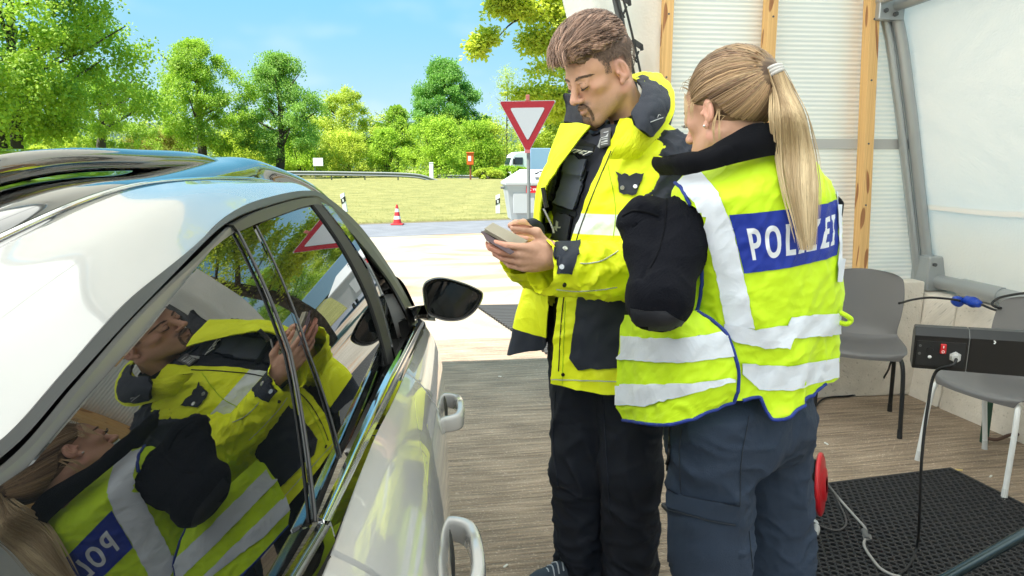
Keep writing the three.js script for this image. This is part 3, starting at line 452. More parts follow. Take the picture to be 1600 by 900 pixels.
{ // articulated lorry on the main road
  const D = 74, b = far(826, D), m = mpp(D), o = thing('lorry', 'white lorry with a pale blue trailer passing beyond the guardrail', 'lorry', b), cab = std(C(0.72, 0.75, 0.78), 0.35), tr = std(C(0.30, 0.45, 0.66), 0.5), gl = std(C(0.02, 0.035, 0.05), 0.08);
  o.rotation.y = 0.25; const x = (px) => (px - 826) * m, y = (py) => yAt(py, D) - b.y;
  const cs = new THREE.Shape([[793, 274], [793, 256], [797, 244], [803, 240], [820, 239], [821, 274]].map(([a, c]) => new THREE.Vector2(x(a), y(c))));
  part('cab', new THREE.ExtrudeGeometry(cs, { depth: 2.3, bevelSize: 0.1, bevelThickness: 0.1, bevelSegments: 2 }).translate(0, 0, -1.15), cab, o);
  part('windscreen', slab([V(x(792.2), y(257), -1), V(x(792.2), y(257), 1.05), V(x(796), y(247), 1.05), V(x(796), y(247), -1)], V(-0.96, 0.3, 0).normalize(), 0.02).translate(-0.14, 0, 0), gl, o);
  part('side_window', box(0.9, 0.75, 0.04).translate(x(805), y(252), 1.27), gl, o);
  part('door_mirror', box(0.2, 0.6, 0.15, 0.03).translate(x(797), y(253), 1.42), blackMat, o);
  part('trailer', box(13.4, 2.75, 2.5, 0.04).translate(x(824) + 6.7, y(252.5), 0), tr, o); part('chassis', box(13, 0.35, 1.6).translate(x(822) + 6, y(271), 0), blackMat, o);
  for (const px of [800, 838, 905, 918, 931]) for (const s of [-1, 1]) part('wheel', new THREE.CylinderGeometry(0.5, 0.5, 0.32, 20).rotateX(Math.PI / 2).translate(x(px), 0.5, s), blackMat, o);
}
// ---------------------------------------------------------------- the white car
const car = thing('white_car', 'white car with a black roof and tinted side windows at the left', 'car', W(-0.95, 0, 0.9));
car.rotation.y = Math.atan2(-A_.x, -A_.z); car.updateMatrixWorld();
{
  const paint_ = phy(C(0.37, 0.37, 0.365), 0.16, { specularIntensity: 1, clearcoat: 1, clearcoatRoughness: 0.01, ior: 1.5 });
  const black_ = phy(C(0.008, 0.008, 0.009), 0.05, { clearcoat: 1, clearcoatRoughness: 0.0, ior: 1.9 });
  const glass_ = phy(C(0.004, 0.005, 0.006), 0.0, { ior: 1.85, specularIntensity: 1 });
  const pillar_ = phy(C(0.006, 0.006, 0.006), 0.015, { ior: 1.8 });
  const chrome_ = std(C(0.75, 0.77, 0.8), 0.06, { metalness: 1 }), darkChrome = std(C(0.28, 0.29, 0.31), 0.12, { metalness: 1 });
  const darkLine = std(C(0.04, 0.04, 0.042), 0.3, { metalness: 0.3 });
  const trim_ = std(C(0.035, 0.036, 0.038), 0.42), rubber_ = std(C(0.01, 0.01, 0.01), 0.7), greyTrim = std(C(0.20, 0.20, 0.20), 0.3, { metalness: 0.4 });
  const cabin_ = std(C(0.008, 0.008, 0.008), 0.9);
  const NW = V(0.882, 0.461, -0.0958).normalize(), DW = 0.455 / V(0.882, 0.461, -0.0958).length();
  const PL = (px, py, o = 0) => { const r = ray(px, py), c = V(0, EYE, 0); return c.addScaledVector(r, (DW + o - NW.dot(c)) / NW.dot(r)); };
  const onPl = (s, h, o = 0) => W((0.455 - 0.461 * h) / 0.887 + o * 0.887, h, s);
  const pls = (pts, o) => pts.map(([x, y]) => PL(x, y, o));
  const sheet = (pts, o, t) => slab(pls(pts, o), NW, t);
  // glazing and pillars of the side
  // the side glass is barrelled: its normal leans back towards the roof
  const A0_ = 0.0, KH = 1.54, PH = 0.397, TH = 0.1138;
  const GL = (o = 0) => (px, py) => { const p = PL(px, py), u = (p.y - 1.26) / 0.887, a = PH + KH * u, f = -(KH * u * u / 2 + (PH - 0.4796) * u) + 0.012; return { p: p.addScaledVector(NW, f + o), n: V(Math.cos(a) * Math.cos(TH), Math.sin(a), -Math.cos(a) * Math.sin(TH)) }; };
  const pane = (poly, o, t) => onto(GL(o), poly, { off: 0, thick: t, cell: 14 }), gline = (x0, y0, x1, y1, r) => { const q = []; for (let i = 0; i <= 12; i++) q.push(GL(0.0025)(lerp(x0, x1, i / 12), lerp(y0, y1, i / 12)).p); return tube(q, r, 24, 8); };
  wpart('quarter_window', pane([[-160, 858], [0, 752], [100, 640], [205, 526], [345, 360], [356, 378], [430, 565], [497, 815], [440, 905], [360, 1040], [-160, 1400]], 0, 0.005), glass_, car);
  wpart('rear_door_window', pane([[385, 366], [400, 350], [420, 339], [478, 320], [522, 392], [572, 474], [622, 561], [597, 604], [560, 680], [540, 712], [494, 621], [462, 560], [424, 478]], 0, 0.005), glass_, car);
  wpart('door_pillar', pane([[350, 364], [378, 362], [424, 480], [461, 560], [493, 622], [537, 713], [498, 812], [433, 565], [359, 376]], 0.0012, 0.012), pillar_, car);
  wpart('pillar_edge', [gline(382, 363, 462, 560, 0.0013), gline(462, 560, 538, 712, 0.0013)], darkLine, car);
  wpart('pillar_edge', [gline(351, 370, 430, 563, 0.0015), gline(430, 563, 497, 813, 0.0015)], darkLine, car);
  wpart('centre_pillar', pane([[474, 321], [489, 323], [560, 425], [634, 556], [620, 562], [570, 473], [519, 391]], 0.003, 0.02), rubber_, car);
  wpart('centre_pillar_trim', pane([[488, 323], [501, 326], [566, 422], [646, 540], [636, 556], [562, 426]], 0.005, 0.015), pillar_, car);
  wpart('front_door_window', sheet([[500, 326], [508, 338], [560, 380], [612, 450], [640, 496], [650, 512], [648, 538], [566, 422]], -0.05, 0.02), cabin_, car);
  wpart('headrest', new THREE.SphereGeometry(0.5, 20, 14).scale(0.09, 0.1, 0.05).translate(...PL(612, 494, -0.035).toArray()), std(C(0.45, 0.46, 0.45), 0.6), car);
  // frame round the windows
  const T1 = [[-160, 800], [0, 690], [100, 580], [200, 470], [300, 390], [345, 345], [400, 318], [470, 303], [505, 312], [560, 360], [610, 430], [640, 485], [648, 506]];
  const T0 = [[-160, 858], [0, 752], [100, 640], [205, 526], [305, 405], [358, 362], [410, 343], [478, 321], [501, 328], [552, 376], [604, 442], [633, 494], [640, 512]];
  const A1 = T1.map(([x, y]) => PL(x, y, 0.006)), A0 = T0.map(([x, y]) => PL(x, y, 0.004)), mid = (t, o) => T1.map(([x, y], i) => PL(lerp(x, T0[i][0], t), lerp(y, T0[i][1], t), o));
  const strip = (a, b, o = 0) => surf(netF([a, b]), 90, 2, { thick: 0.008 });
  const sub = (a, i, j) => a.slice(i, j);
  wpart('window_seal', strip(mid(-0.03, 0.005), mid(0.42, 0.006)), trim_, car);
  wpart('window_frame', strip(sub(mid(0.42, 0.006), 0, 6), sub(mid(1.0, 0.003), 0, 6)), greyTrim, car);
  wpart('door_frame', strip(sub(mid(0.40, 0.0095), 5, 13), sub(mid(1.03, 0.006), 5, 13)), trim_, car);
  wpart('mirror_triangle', sheet([[640, 488], [655, 494], [662, 520], [640, 560], [636, 540], [648, 520]], 0.004, 0.03), rubber_, car);
  // bright strip and gloss black strip under the glass
  const c0 = [[652, 496], [626, 545], [600, 592], [560, 676], [497, 810]], c1 = [[664, 503], [640, 558], [616, 610], [580, 682], [517, 815]], c2 = [[668, 520], [648, 572], [611, 640], [583, 692], [524, 838]];
  const tb = (a, o) => a.map(([x, y]) => PL(x, y, o));
  wpart('chrome_strip', [surf(netF([tb(c0, 0.002), tb(c0.map((p, i) => [lerp(p[0], c1[i][0], 0.5), lerp(p[1], c1[i][1], 0.5)]), 0.009), tb(c1, 0.003)]), 40, 8, { thick: 0.006 })], chrome_, car);
  wpart('gloss_strip', strip(tb(c1, 0.001), tb(c2, 0.002)), pillar_, car);
  const d0 = [[497, 817], [440, 908], [380, 1010], [240, 1250]], d1 = [[517, 822], [465, 912], [405, 1015], [270, 1255]], d2 = [[524, 845], [486, 915], [425, 1020], [285, 1260]];
  wpart('chrome_strip', surf(netF([tb(d0, 0.002), tb(d0.map((p, i) => [lerp(p[0], d1[i][0], 0.5), lerp(p[1], d1[i][1], 0.5)]), 0.009), tb(d1, 0.003)]), 30, 8, { thick: 0.006 }), darkChrome, car);
  wpart('gloss_strip', strip(tb(d1, 0.001), tb(d2, 0.002)), pillar_, car);
  // upper body: white cant rail, black roof; sections across the car at stations along it
  const traceY = (tr, x) => { for (let i = 0; i < tr.length - 1; i++) if (x <= tr[i + 1][0] || i === tr.length - 2) return lerp(tr[i][1], tr[i + 1][1], (x - tr[i][0]) / (tr[i + 1][0] - tr[i][0])); };
  const R1 = [[-200, 492], [0, 388], [66, 356], [121, 329], [198, 298], [257, 287], [367, 278], [440, 285], [484, 300], [513, 318]];
  const solve = (w, s, tr) => { let lo = 1.25, hi = 1.5; for (let i = 0; i < 40; i++) { const h = (lo + hi) / 2, q = proj(W(w, h, s)); if (q[1] > traceY(tr, q[0])) lo = h; else hi = h; } return (lo + hi) / 2; };
  const edge = A1.map((p) => inW(p)), low = [], m1 = [], up = [], roofEdge = [];
  edge.forEach(([w, h, s], i) => {
    const d = i < 9 ? lerp(0.085, 0.045, i / 8) : 0.014, w2 = w - d, h2 = i < 9 ? solve(w2, s, R1) : h + 0.006;
    low.push(W(w, h, s)); m1.push(W(w - d * 0.45, lerp(h, h2, 0.62) + 0.0035, s)); up.push(W(w2, h2, s + (i >= 9 ? 0.012 : 0)));
  });
  // behind the camera the body goes on to the tail
  const tail = (p, ds, dh) => { const q = inW(p); return W(q[0] - ds * 0.06, q[1] - dh, q[2] - ds); };
  const ext = (a) => [tail(a[0], 1.0, 0.34), tail(a[0], 0.6, 0.16), tail(a[0], 0.25, 0.045), ...a];
  wpart('cant_rail', surf(netF([ext(low), ext(m1), ext(up)]), 150, 14, { thick: 0.008 }), paint_, car);
  const UP = ext(up), NU = UP.length, SIL = [[-200, 262], [0, 257], [183, 245], [367, 248], [440, 259], [484, 279], [508, 303], [540, 345]];
  const hS = UP.map((p, i) => { const q = inW(p); if (i > NU - 4) return q[1] + 0.005; return lerp(q[1] + 0.005, Math.max(q[1] + 0.004, solve(q[0] - 0.045, q[2], SIL)), sst(q[2], 0.72, 1.22)); });
  const roofRow = (k, dh) => UP.map((p, i) => { const q = inW(p), end = sst(i, NU - 3.6, NU - 1), w = k < 0.05 ? lerp(q[0], q[0] - 0.045, k / 0.06) : k < 0.1 ? q[0] - 0.045 : lerp(q[0] - 0.045, -0.95, (k - 0.06) / 0.94), h = k < 0.05 ? q[1] : hS[i]; return W(w, h + dh * (1 - end), q[2] + 0.06 * end * k * 4); });
  const mirrorRow = (row) => row.map((p) => { const q = inW(p); return W(-1.9 - q[0], q[1], q[2]); });
  const half = [roofRow(0, 0), roofRow(0.03, -0.010), roofRow(0.06, 0), roofRow(0.2, 0.007), roofRow(0.5, 0.016), roofRow(0.8, 0.020)];
  wpart('roof', surf(netF([...half, ...half.map(mirrorRow).reverse()]), 110, 60), black_, car);
  wpart('roof_seam', [tube(roofRow(0.012, 0.0015).slice(2, 12), 0.0025, 80, 6)], chrome_, car);
  const rl = UP.slice(4, 12).map((p, i, a) => { const q = inW(p), e = Math.min(i, a.length - 1 - i); return W(q[0] - 0.075, q[1] + (e === 0 ? -0.002 : 0.022), q[2]); });
  wpart('roof_rail', tube(rl, 0.012, 70, 10), black_, car);
  const cross = (row) => surf(netF([row[0], row[1]]), 2, 2);
  // lower body: doors, shut lines, front wing, tail
  const BEp = [[-0.9, 1.10], [-0.4, 1.14], [0, 1.165], [0.3, 1.162], [0.489, 1.149], [0.721, 1.136], [0.889, 1.118], [1.17, 1.093], [1.454, 1.072], [1.62, 1.055], [2.2, 0.97], [2.7, 0.88]];
  const be = (s) => { for (let i = 0; i < BEp.length - 1; i++) if (s <= BEp[i + 1][0]) return lerp(BEp[i][1], BEp[i + 1][1], (s - BEp[i][0]) / (BEp[i + 1][0] - BEp[i][0])); return BEp[BEp.length - 1][1]; };
  const wmax = (s) => 0.010 - 0.30 * Math.pow(clamp((s - 1.55) / 1.2, 0, 1), 1.6) - 0.06 * Math.pow(clamp((0.2 - s) / 1.1, 0, 1), 2);
  const sect = (s) => { const h = be(s), w0 = (0.455 - 0.461 * h) / 0.887 + 0.003 - (s > 1.6 ? (s - 1.6) * 0.22 : 0), m = wmax(s), d = h - 0.30; return [[w0, h], [lerp(w0, m, 0.34), h - 0.022], [lerp(w0, m, 0.7), h - 0.062], [lerp(w0, m, 0.93), h - 0.115], [m, h - 0.18], [m - 0.002, h - 0.24], [m - 0.018, h - d * 0.45], [m - 0.03, h - d * 0.62], [m - 0.004, h - d * 0.74], [m - 0.002, h - d * 0.86], [m - 0.05, 0.30], [m - 0.12, 0.27]].map(([w, y]) => W(w, y, s)); };
  const panel = (s0, s1, n, slant = 0) => { const rows = []; for (let i = 0; i <= n; i++) { const s = lerp(s0, s1, i / n); rows.push(sect(s)); } return surf(netF(rows), 60, n * 3, { thick: 0.012 }); };
  const door0 = wpart('rear_door', panel(0.476, 1.077, 8), paint_, car), door1 = wpart('front_door', panel(1.086, 1.66, 8), paint_, car);
  wpart('rear_wing', panel(-0.9, 0.467, 14), paint_, car); wpart('front_wing', panel(1.666, 2.7, 14), paint_, car);
  const inner = (s0, s1, n) => { const rows = []; for (let i = 0; i <= n; i++) { const s = lerp(s0, s1, i / n); rows.push(sect(s).map((p) => p.clone().addScaledVector(R_, -0.014))); } return surf(netF(rows), 30, n * 2); };
  wpart('door_gap', inner(-0.9, 2.7, 30), rubber_, car);
  // far side, bonnet, windscreen and tail close the body
  const leftRow = (s) => sect(s).map((p) => { const q = inW(p); return W(-1.9 - q[0], q[1], q[2]); });
  const rowsL = []; for (let i = 0; i <= 24; i++) rowsL.push(leftRow(lerp(-0.9, 2.7, i / 24)));
  wpart('left_side', surf(netF(rowsL), 30, 60), paint_, car);
  const bon = []; for (let i = 0; i <= 8; i++) { const s = lerp(1.75, 2.7, i / 8), a = sect(s)[0], b = leftRow(s)[0], m = a.clone().add(b).multiplyScalar(0.5); m.y += 0.06; bon.push([a, a.clone().lerp(m, 0.5).add(V(0, 0.02, 0)), m, b.clone().lerp(m, 0.5).add(V(0, 0.02, 0)), b]); }
  wpart('bonnet', surf(netF(bon), 20, 24), paint_, car);
  const na = sect(2.7), nb = leftRow(2.7); wpart('front_bumper', surf((u, v) => { const p = crow(na, v), q = crow(nb, v), r = p.clone().lerp(q, u); return r.addScaledVector(A_, 0.22 * Math.sin(Math.PI * u)); }, 20, 16), paint_, car);
  const wsTop = half.concat(half.map(mirrorRow).reverse()).map((r) => r[r.length - 3]), wsBot = wsTop.map((p, i) => { const t = i / (wsTop.length - 1); return bon[0][0].clone().lerp(bon[0][4], t).add(V(0, 0.02 + 0.05 * Math.sin(Math.PI * t), 0)); });
  wpart('windscreen', surf(netF([wsTop, wsTop.map((p, i) => p.clone().lerp(wsBot[i], 0.5).add(V(0, 0.03, 0))), wsBot]), 30, 16), glass_, car);
  const lg = mirrorRow(A1), lb = lg.map((p) => { const q = inW(p); const h = be(q[2]); return W(-1.9 - (0.455 - 0.461 * h) / 0.887, h, q[2]); });
  wpart('left_windows', surf(netF([lg, lb]), 40, 4), glass_, car);
  wpart('left_cant_rail', surf(netF([mirrorRow(ext(low)), mirrorRow(ext(m1)), mirrorRow(ext(up))]), 60, 6), paint_, car);
  const ta = [UP[0], ...sect(-0.9)], tbk = ta.map((p) => { const q = inW(p); return W(-1.9 - q[0], q[1], q[2]); });
  wpart('tailgate', surf((u, v) => crow(ta, v).lerp(crow(tbk, v), u).addScaledVector(A_, -0.12 * Math.sin(Math.PI * u)), 16, 20), paint_, car);
  for (const [s, w] of [[-0.25, -0.11], [2.15, -0.16], [-0.25, -1.79], [2.15, -1.74]]) {
    const c = W(w, 0.3, s), x = R_; const q = new THREE.Quaternion().setFromUnitVectors(V(0, 1, 0), x), wh = wpart('wheel', new THREE.TorusGeometry(0.235, 0.075, 14, 36).rotateX(Math.PI / 2).applyQuaternion(q).translate(c.x, c.y, c.z), rubber_, car);
    wpart('rim', new THREE.CylinderGeometry(0.19, 0.19, 0.12, 24).applyQuaternion(q).translate(c.x, c.y, c.z), darkChrome, wh);
  }
  // door handles: bars standing off the door
  for (const [s, h, d] of [[0.715, 0.985, door0], [1.30, 0.950, door1]]) {
    const w = wmax(s) - 0.004, pts = [[-0.010, -0.088], [0.010, -0.084], [0.024, -0.072], [0.030, -0.045], [0.031, 0], [0.030, 0.045], [0.024, 0.070], [0.010, 0.084], [-0.010, 0.088]].map(([o, t]) => W(w + o, h + 0.004 * (t > 0 ? -1 : 1), s + t * 0.92));
    const c = new THREE.CatmullRomCurve3(pts), rows = []; const ring = 14;
    for (let i = 0; i <= 40; i++) { const p = c.getPointAt(i / 40), t = c.getTangentAt(i / 40), up = V(0, 1, 0), o = up.clone().cross(t).normalize(), r = []; const hh = 0.0185 * (0.8 + 0.2 * Math.sin(Math.PI * i / 40)), ww = 0.0085; for (let k = 0; k <= ring; k++) { const a = k / ring * 2 * Math.PI, cx = Math.sign(Math.cos(a)) * Math.pow(Math.abs(Math.cos(a)), 0.6), sy = Math.sign(Math.sin(a)) * Math.pow(Math.abs(Math.sin(a)), 0.6); r.push(p.clone().addScaledVector(o, cx * ww).addScaledVector(up, sy * hh)); } rows.push(r); }
    const H = wpart('door_handle', surf((u, v) => rows[Math.round(v * 40)][Math.round(u * ring)], ring, 40, { closedU: true }), paint_, car);
    wpart('handle_recess', new THREE.SphereGeometry(1, 20, 14).scale(0.010, 0.026, 0.07).applyMatrix4(LANE).translate(...W(w - 0.004, h, s).toArray()), rubber_, car);
  }
  // door mirror
  const D = 1.78, m = (px, py, o = 0) => P(px, py, D + o), out = [[659, 452], [664, 441], [680, 434], [700, 435], [730, 444], [752, 455], [755, 463], [750, 476], [739, 490], [722, 500], [700, 502], [680, 497], [665, 487]];
  const ringRow = (k, o, dy = 0) => { const cx = 706, cy = 468; const r = out.map(([x, y]) => m(cx + (x - cx) * k, cy + (y - cy) * k + dy, o)); r.push(r[0].clone()); return r; };
  const housing = wpart('door_mirror', surf(netF([ringRow(0.90, 0.0), ringRow(0.965, -0.006), ringRow(1, 0.006), ringRow(0.99, 0.03), ringRow(0.86, 0.075), ringRow(0.55, 0.10), ringRow(0.05, 0.105)]), 60, 30, { closedU: true }), black_, car);
  wpart('mirror_bezel', surf(netF([ringRow(0.905, 0.002), ringRow(0.86, 0.004), ringRow(0.83, 0.014)]), 60, 6, { closedU: true }), rubber_, housing);
  const mg = out.map(([x, y]) => m(706 + (x - 706) * 0.84, 468 + (y - 468) * 0.84, 0.010));
  const mn = mg[2].clone().sub(mg[0]).cross(mg[8].clone().sub(mg[0])).normalize(); if (mn.z < 0) mn.negate();
  wpart('mirror_glass', slab(mg, mn, 0.003), phy(C(0.006, 0.007, 0.008), 0.01, { ior: 1.45 }), housing);
  wpart('mirror_cap', surf((u, v) => { const i = lerp(1, 5.2, u), row = [ringRow(1.004, 0.0), ringRow(1.012, 0.012), ringRow(0.99, 0.05, -1), ringRow(0.9, 0.075, -1)]; return crow(row.map((r) => crow(r, i / 13)), v); }, 30, 12), chrome_, housing);
  wpart('mirror_stalk', surf(netF([[PL(634, 486, 0.0), m(662, 482, 0.04), m(675, 484, 0.04)], [PL(638, 480, 0.03), m(662, 477, 0.01), m(675, 480, 0.01)], [PL(648, 498, 0.03), m(662, 496, 0.0), m(680, 498, 0.0)], [PL(646, 505, 0.0), m(662, 500, 0.04), m(680, 501, 0.04)], [PL(634, 486, 0.0), m(662, 482, 0.04), m(675, 484, 0.04)]]), 12, 20), black_, car);
}
// ---------------------------------------------------------------- tent: floor, frame, tarpaulins, end wall
const S_END = 4.0;
{
  const t = texture(1024, 1024, (u, v) => {
    const l = 0.5 + 0.5 * tn(u, v, 3, 1, 70), l2 = 0.5 + 0.5 * tn(u, v, 7, 4, 190), c = 0.5 + 0.5 * tn(u, v, 5, 6), f = 0.5 + 0.5 * tn(u, v, 150, 2), sp = tn(u, v, 90, 12) > 0.72 ? 0.12 : 0;
    const k = l * 0.44 + l2 * 0.40 + c * 0.22 + f * 0.16; return [0.385 + k * 0.34 + sp, 0.33 + k * 0.31 + sp, 0.275 + k * 0.275 + sp];
  }, { srgb: true });
  const b = texture(1024, 1024, (u, v) => { const w = v + 0.004 * tn(u, v, 6, 3); return 0.5 + 0.3 * tn(u, w, 3, 1, 70) + 0.3 * tn(u, w, 8, 4, 170) + 0.12 * tn(u, v, 160, 2); });
  const q = [[-5, -9], [5.2, -9], [5.2, 5.6], [-5, 5.6]].map(([w, s]) => W(w, 0, s)), s = new THREE.Shape(q.map((p) => new THREE.Vector2(p.x, -p.z))), g = new THREE.ShapeGeometry(s).rotateX(-Math.PI / 2);
  setUV(g, (p) => { const [w, , l] = inW(p); return [(w + l * 0.06) / 1.7, (l - w * 0.05) / 1.7]; });
  struct('tent_floor', g, std(C(1, 1, 1), 0.85, { map: t, bumpMap: b, bumpScale: 0.012 }));
}
const steel = std(C(0.40, 0.42, 0.43), 0.38, { metalness: 0.55 }), steelDark = std(C(0.10, 0.105, 0.11), 0.5, { metalness: 0.4 });
const tarpB = texture(512, 512, (u, v) => 0.5 + 0.3 * tn(u, v, 3) + 0.15 * tn(u, v, 9, 3) + 0.05 * tn(u, v, 120, 8));
tarpB.repeat.set(0.5, 0.5);
const tarp = phy(C(0.985, 0.945, 0.885), 1, { transmission: 0.72, bumpMap: tarpB, bumpScale: 0.02, specularIntensity: 0.4 });
const tarpWall = phy(C(0.98, 0.935, 0.87), 1, { transmission: 0.45, bumpMap: tarpB, bumpScale: 0.015, specularIntensity: 0.4 });
const tent = thing('drive_through_tent', 'white tarpaulin tent on a curved galvanised frame covering the lane', 'tent', W(-0.6, 0, S_END));
const half = [[3.142, 0.706], [3.011, 1.28], [2.874, 1.861], [2.735, 2.34], [2.40, 2.95], [1.75, 3.5], [0.7, 3.92], [-0.6, 4.05]];
const prof = [...half, ...half.slice(0, -1).reverse().map(([w, h]) => [-1.2 - w, h])];
const profP = (s, off = 0) => prof.map(([w, h]) => { const a = Math.atan2(h - 1.2, w + 0.6); return W(w + Math.cos(a) * off, h + Math.sin(a) * off, s); });
for (const s of [4.0, 1.35, -1.3, -3.95, -6.6]) {
  const pp = profP(s);
  wpart('frame_arch', s === 4 ? [tube(pp, 0.034, 120, 12)] : tube(pp, 0.034, 90, 10), steel, tent);
  if (s === 4) { // the end arch is a doubled section: a second tube and a web
    wpart('frame_arch', tube(pp.map((p) => p.clone().addScaledVector(R_, -0.055).addScaledVector(A_, 0.03)), 0.026, 120, 10), steel, tent);
  }
}
{ // joint of the end arch and the purlins
  const j = W(2.735, 2.34, 4.0);
  wpart('joint_plate', [box(0.16, 0.16, 0.05, 0.008).applyMatrix4(LANE).translate(j.x - 0.05, j.y + 0.03, j.z + 0.03)], steel, tent);
  for (const [a, b] of [[-0.09, 0.0], [0.02, 0.05], [-0.03, -0.02]]) wpart('bolt', new THREE.CylinderGeometry(0.014, 0.014, 0.02, 6).rotateX(Math.PI / 2).applyMatrix4(LANE).translate(j.x + a, j.y + b, j.z + 0.062), steelDark, tent);
  for (const [w, h] of [[2.715, 2.37], [1.75, 3.47], [-0.6, 4.0], [-2.95, 3.47], [-3.915, 2.37]]) wpart('purlin', rod(W(w, h, 4.05), W(w, h, -6.7), 0.032, 0.032, 12), steel, tent);
  wpart('purlin', rod(W(2.62, 2.40, 4.05), W(2.66, 2.40, -6.7), 0.024, 0.024, 12), steel, tent);
}
for (const sgn of [1, -1]) { // base rail with couplings
  const w = sgn > 0 ? 3.142 : -4.342;
  wpart('base_rail', rod(W(w, 0.72, 4.0), W(w + 0.02, 0.70, -6.7), 0.045, 0.045, 16), steel, tent);
  wpart('coupling', rod(W(w, 0.717, 3.72), W(w, 0.715, 3.42), 0.054, 0.054, 16), steel, tent);
  wpart('foot_bracket', box(0.17, 0.22, 0.16, 0.012).applyMatrix4(LANE).translate(...W(w, 0.77, 3.99).toArray()), steel, tent);
  for (const d of [-0.05, 0.05]) wpart('bolt', new THREE.CylinderGeometry(0.012, 0.012, 0.02, 6).rotateX(Math.PI / 2).applyMatrix4(LANE).translate(...W(w + d, 0.83, 3.905).toArray()), steelDark, tent);
}
{ // roof and side tarpaulin, a soft sag between arches and a welded seam along the wall
  const rows = [], ss = []; for (let i = 0; i <= 32; i++) ss.push(lerp(4.06, -6.7, i / 32));
  for (const s of ss) { const k = Math.abs(Math.sin(Math.PI * (4 - s) / 2.65)); rows.push(profP(s, 0.05 - 0.03 * k)); }
  const g = surf(netF(rows), 110, 110, { uv: [11, 10.7], disp: (p) => 0.012 * N3(p.x * 0.9, p.y * 0.9, p.z * 0.9) });
  const [side, roof] = split(g, (p) => p.y - 2.36);
  wpart('roof_tarpaulin', roof, tarp, tent); wpart('side_tarpaulin', side, tarpWall, tent);
  const sm = (h, d, t) => surf((u, v) => { const s = lerp(3.99, -6.6, u), k = Math.abs(Math.sin(Math.PI * (4 - s) / 2.65)), hh = h + d * v; const w = hh < 1.28 ? lerp(3.142, 3.011, (hh - 0.706) / 0.574) : lerp(3.011, 2.874, (hh - 1.28) / 0.581); return W(w + 0.028 - 0.022 * k, hh + 0.008 * N3(s * 1.2, 1, h), s); }, 90, 2, { thick: 0.003 });
  wpart('tarpaulin_seam', sm(1.17, 0.03), std(C(0.92, 0.90, 0.86), 0.9), tent);
  // skirt below the seam hangs outside the base rail
  wpart('skirt_tarpaulin', surf((u, v) => W(3.14 + 0.075 + 0.03 * N3(u * 9, v * 2, 4), lerp(0.02, 1.18, v), lerp(4.0, -6.6, u)), 90, 10), tarpWall, tent);
}
{ // end wall: strip of tarpaulin gathered at the opening, with lacing up its frame tube
  const lx = (h) => lerp(1.30, 0.70, (h - 0.4) / 2.1), T = S_END + 0.06;
  const g = surf((u, v) => { const h = lerp(0.02, 2.9, v), a = lx(Math.max(h, 0.6)), b = 1.36; const w = lerp(a, b, u); return W(w, h, T + 0.05 * Math.sin(u * 9 + h * 1.3) * (1 - u * 0.5) + 0.02 * N3(u * 3, h * 2, 1)); }, 36, 60, { uv: [0.6, 2.9] });
  wpart('entrance_flap', g, tarpWall, tent);
  const gb = prof.filter(([w, h]) => h > 2.8); const sh = new THREE.Shape([new THREE.Vector2(-4.0, 2.95), new THREE.Vector2(2.45, 2.95), ...half.filter(([w, h]) => h > 2.9).map(([w, h]) => new THREE.Vector2(w, h + 0.02)), new THREE.Vector2(-1.9, 3.94), new THREE.Vector2(-2.95, 3.52), new THREE.Vector2(-3.6, 2.98)]);
  const gg = new THREE.ShapeGeometry(sh); gg.applyMatrix4(LANE); gg.translate(...W(0, 0, T + 0.02).toArray()); wpart('gable_tarpaulin', gg, tarpWall, tent);
  const e = (px, py, ds = 0) => US(px, py, S_END - 0.02 + ds);
  wpart('flap_tube', tube([e(930, -120), e(958, -20), e(975, 60), e(1000, 190), e(1015, 300), e(1030, 470)], 0.022, 40, 10), steelDark, tent);
  wpart('lacing_cord', [tube([e(966, -30, -0.05), e(982, 30, -0.05), e(999, 105, -0.05), e(1010, 165, -0.05), e(1028, 260, -0.05)], 0.007, 30, 6), tube([e(950, -40, -0.03), e(968, 20, -0.03), e(986, 90, -0.03), e(1000, 165, -0.03)], 0.006, 30, 6)], blackMat, tent);
  for (const [x, y] of [[982, 2], [1001, 72], [1018, 140], [966, -70]]) { wpart('lacing_hook', [bar(e(x - 14, y - 9, -0.04), e(x + 1, y + 1, -0.06), 0.012, 0.03), bar(e(x + 1, y - 2, -0.06), e(x + 2, y + 7, -0.06), 0.02, 0.016)], blackMat, tent); wpart('lacing_cord', [rod(e(x - 8, y + 20, -0.05), e(x - 3, y + 8, -0.05), 0.006), rod(e(x - 12, y + 14, -0.05), e(x - 6, y + 26, -0.05), 0.005)], blackMat, tent); }
}
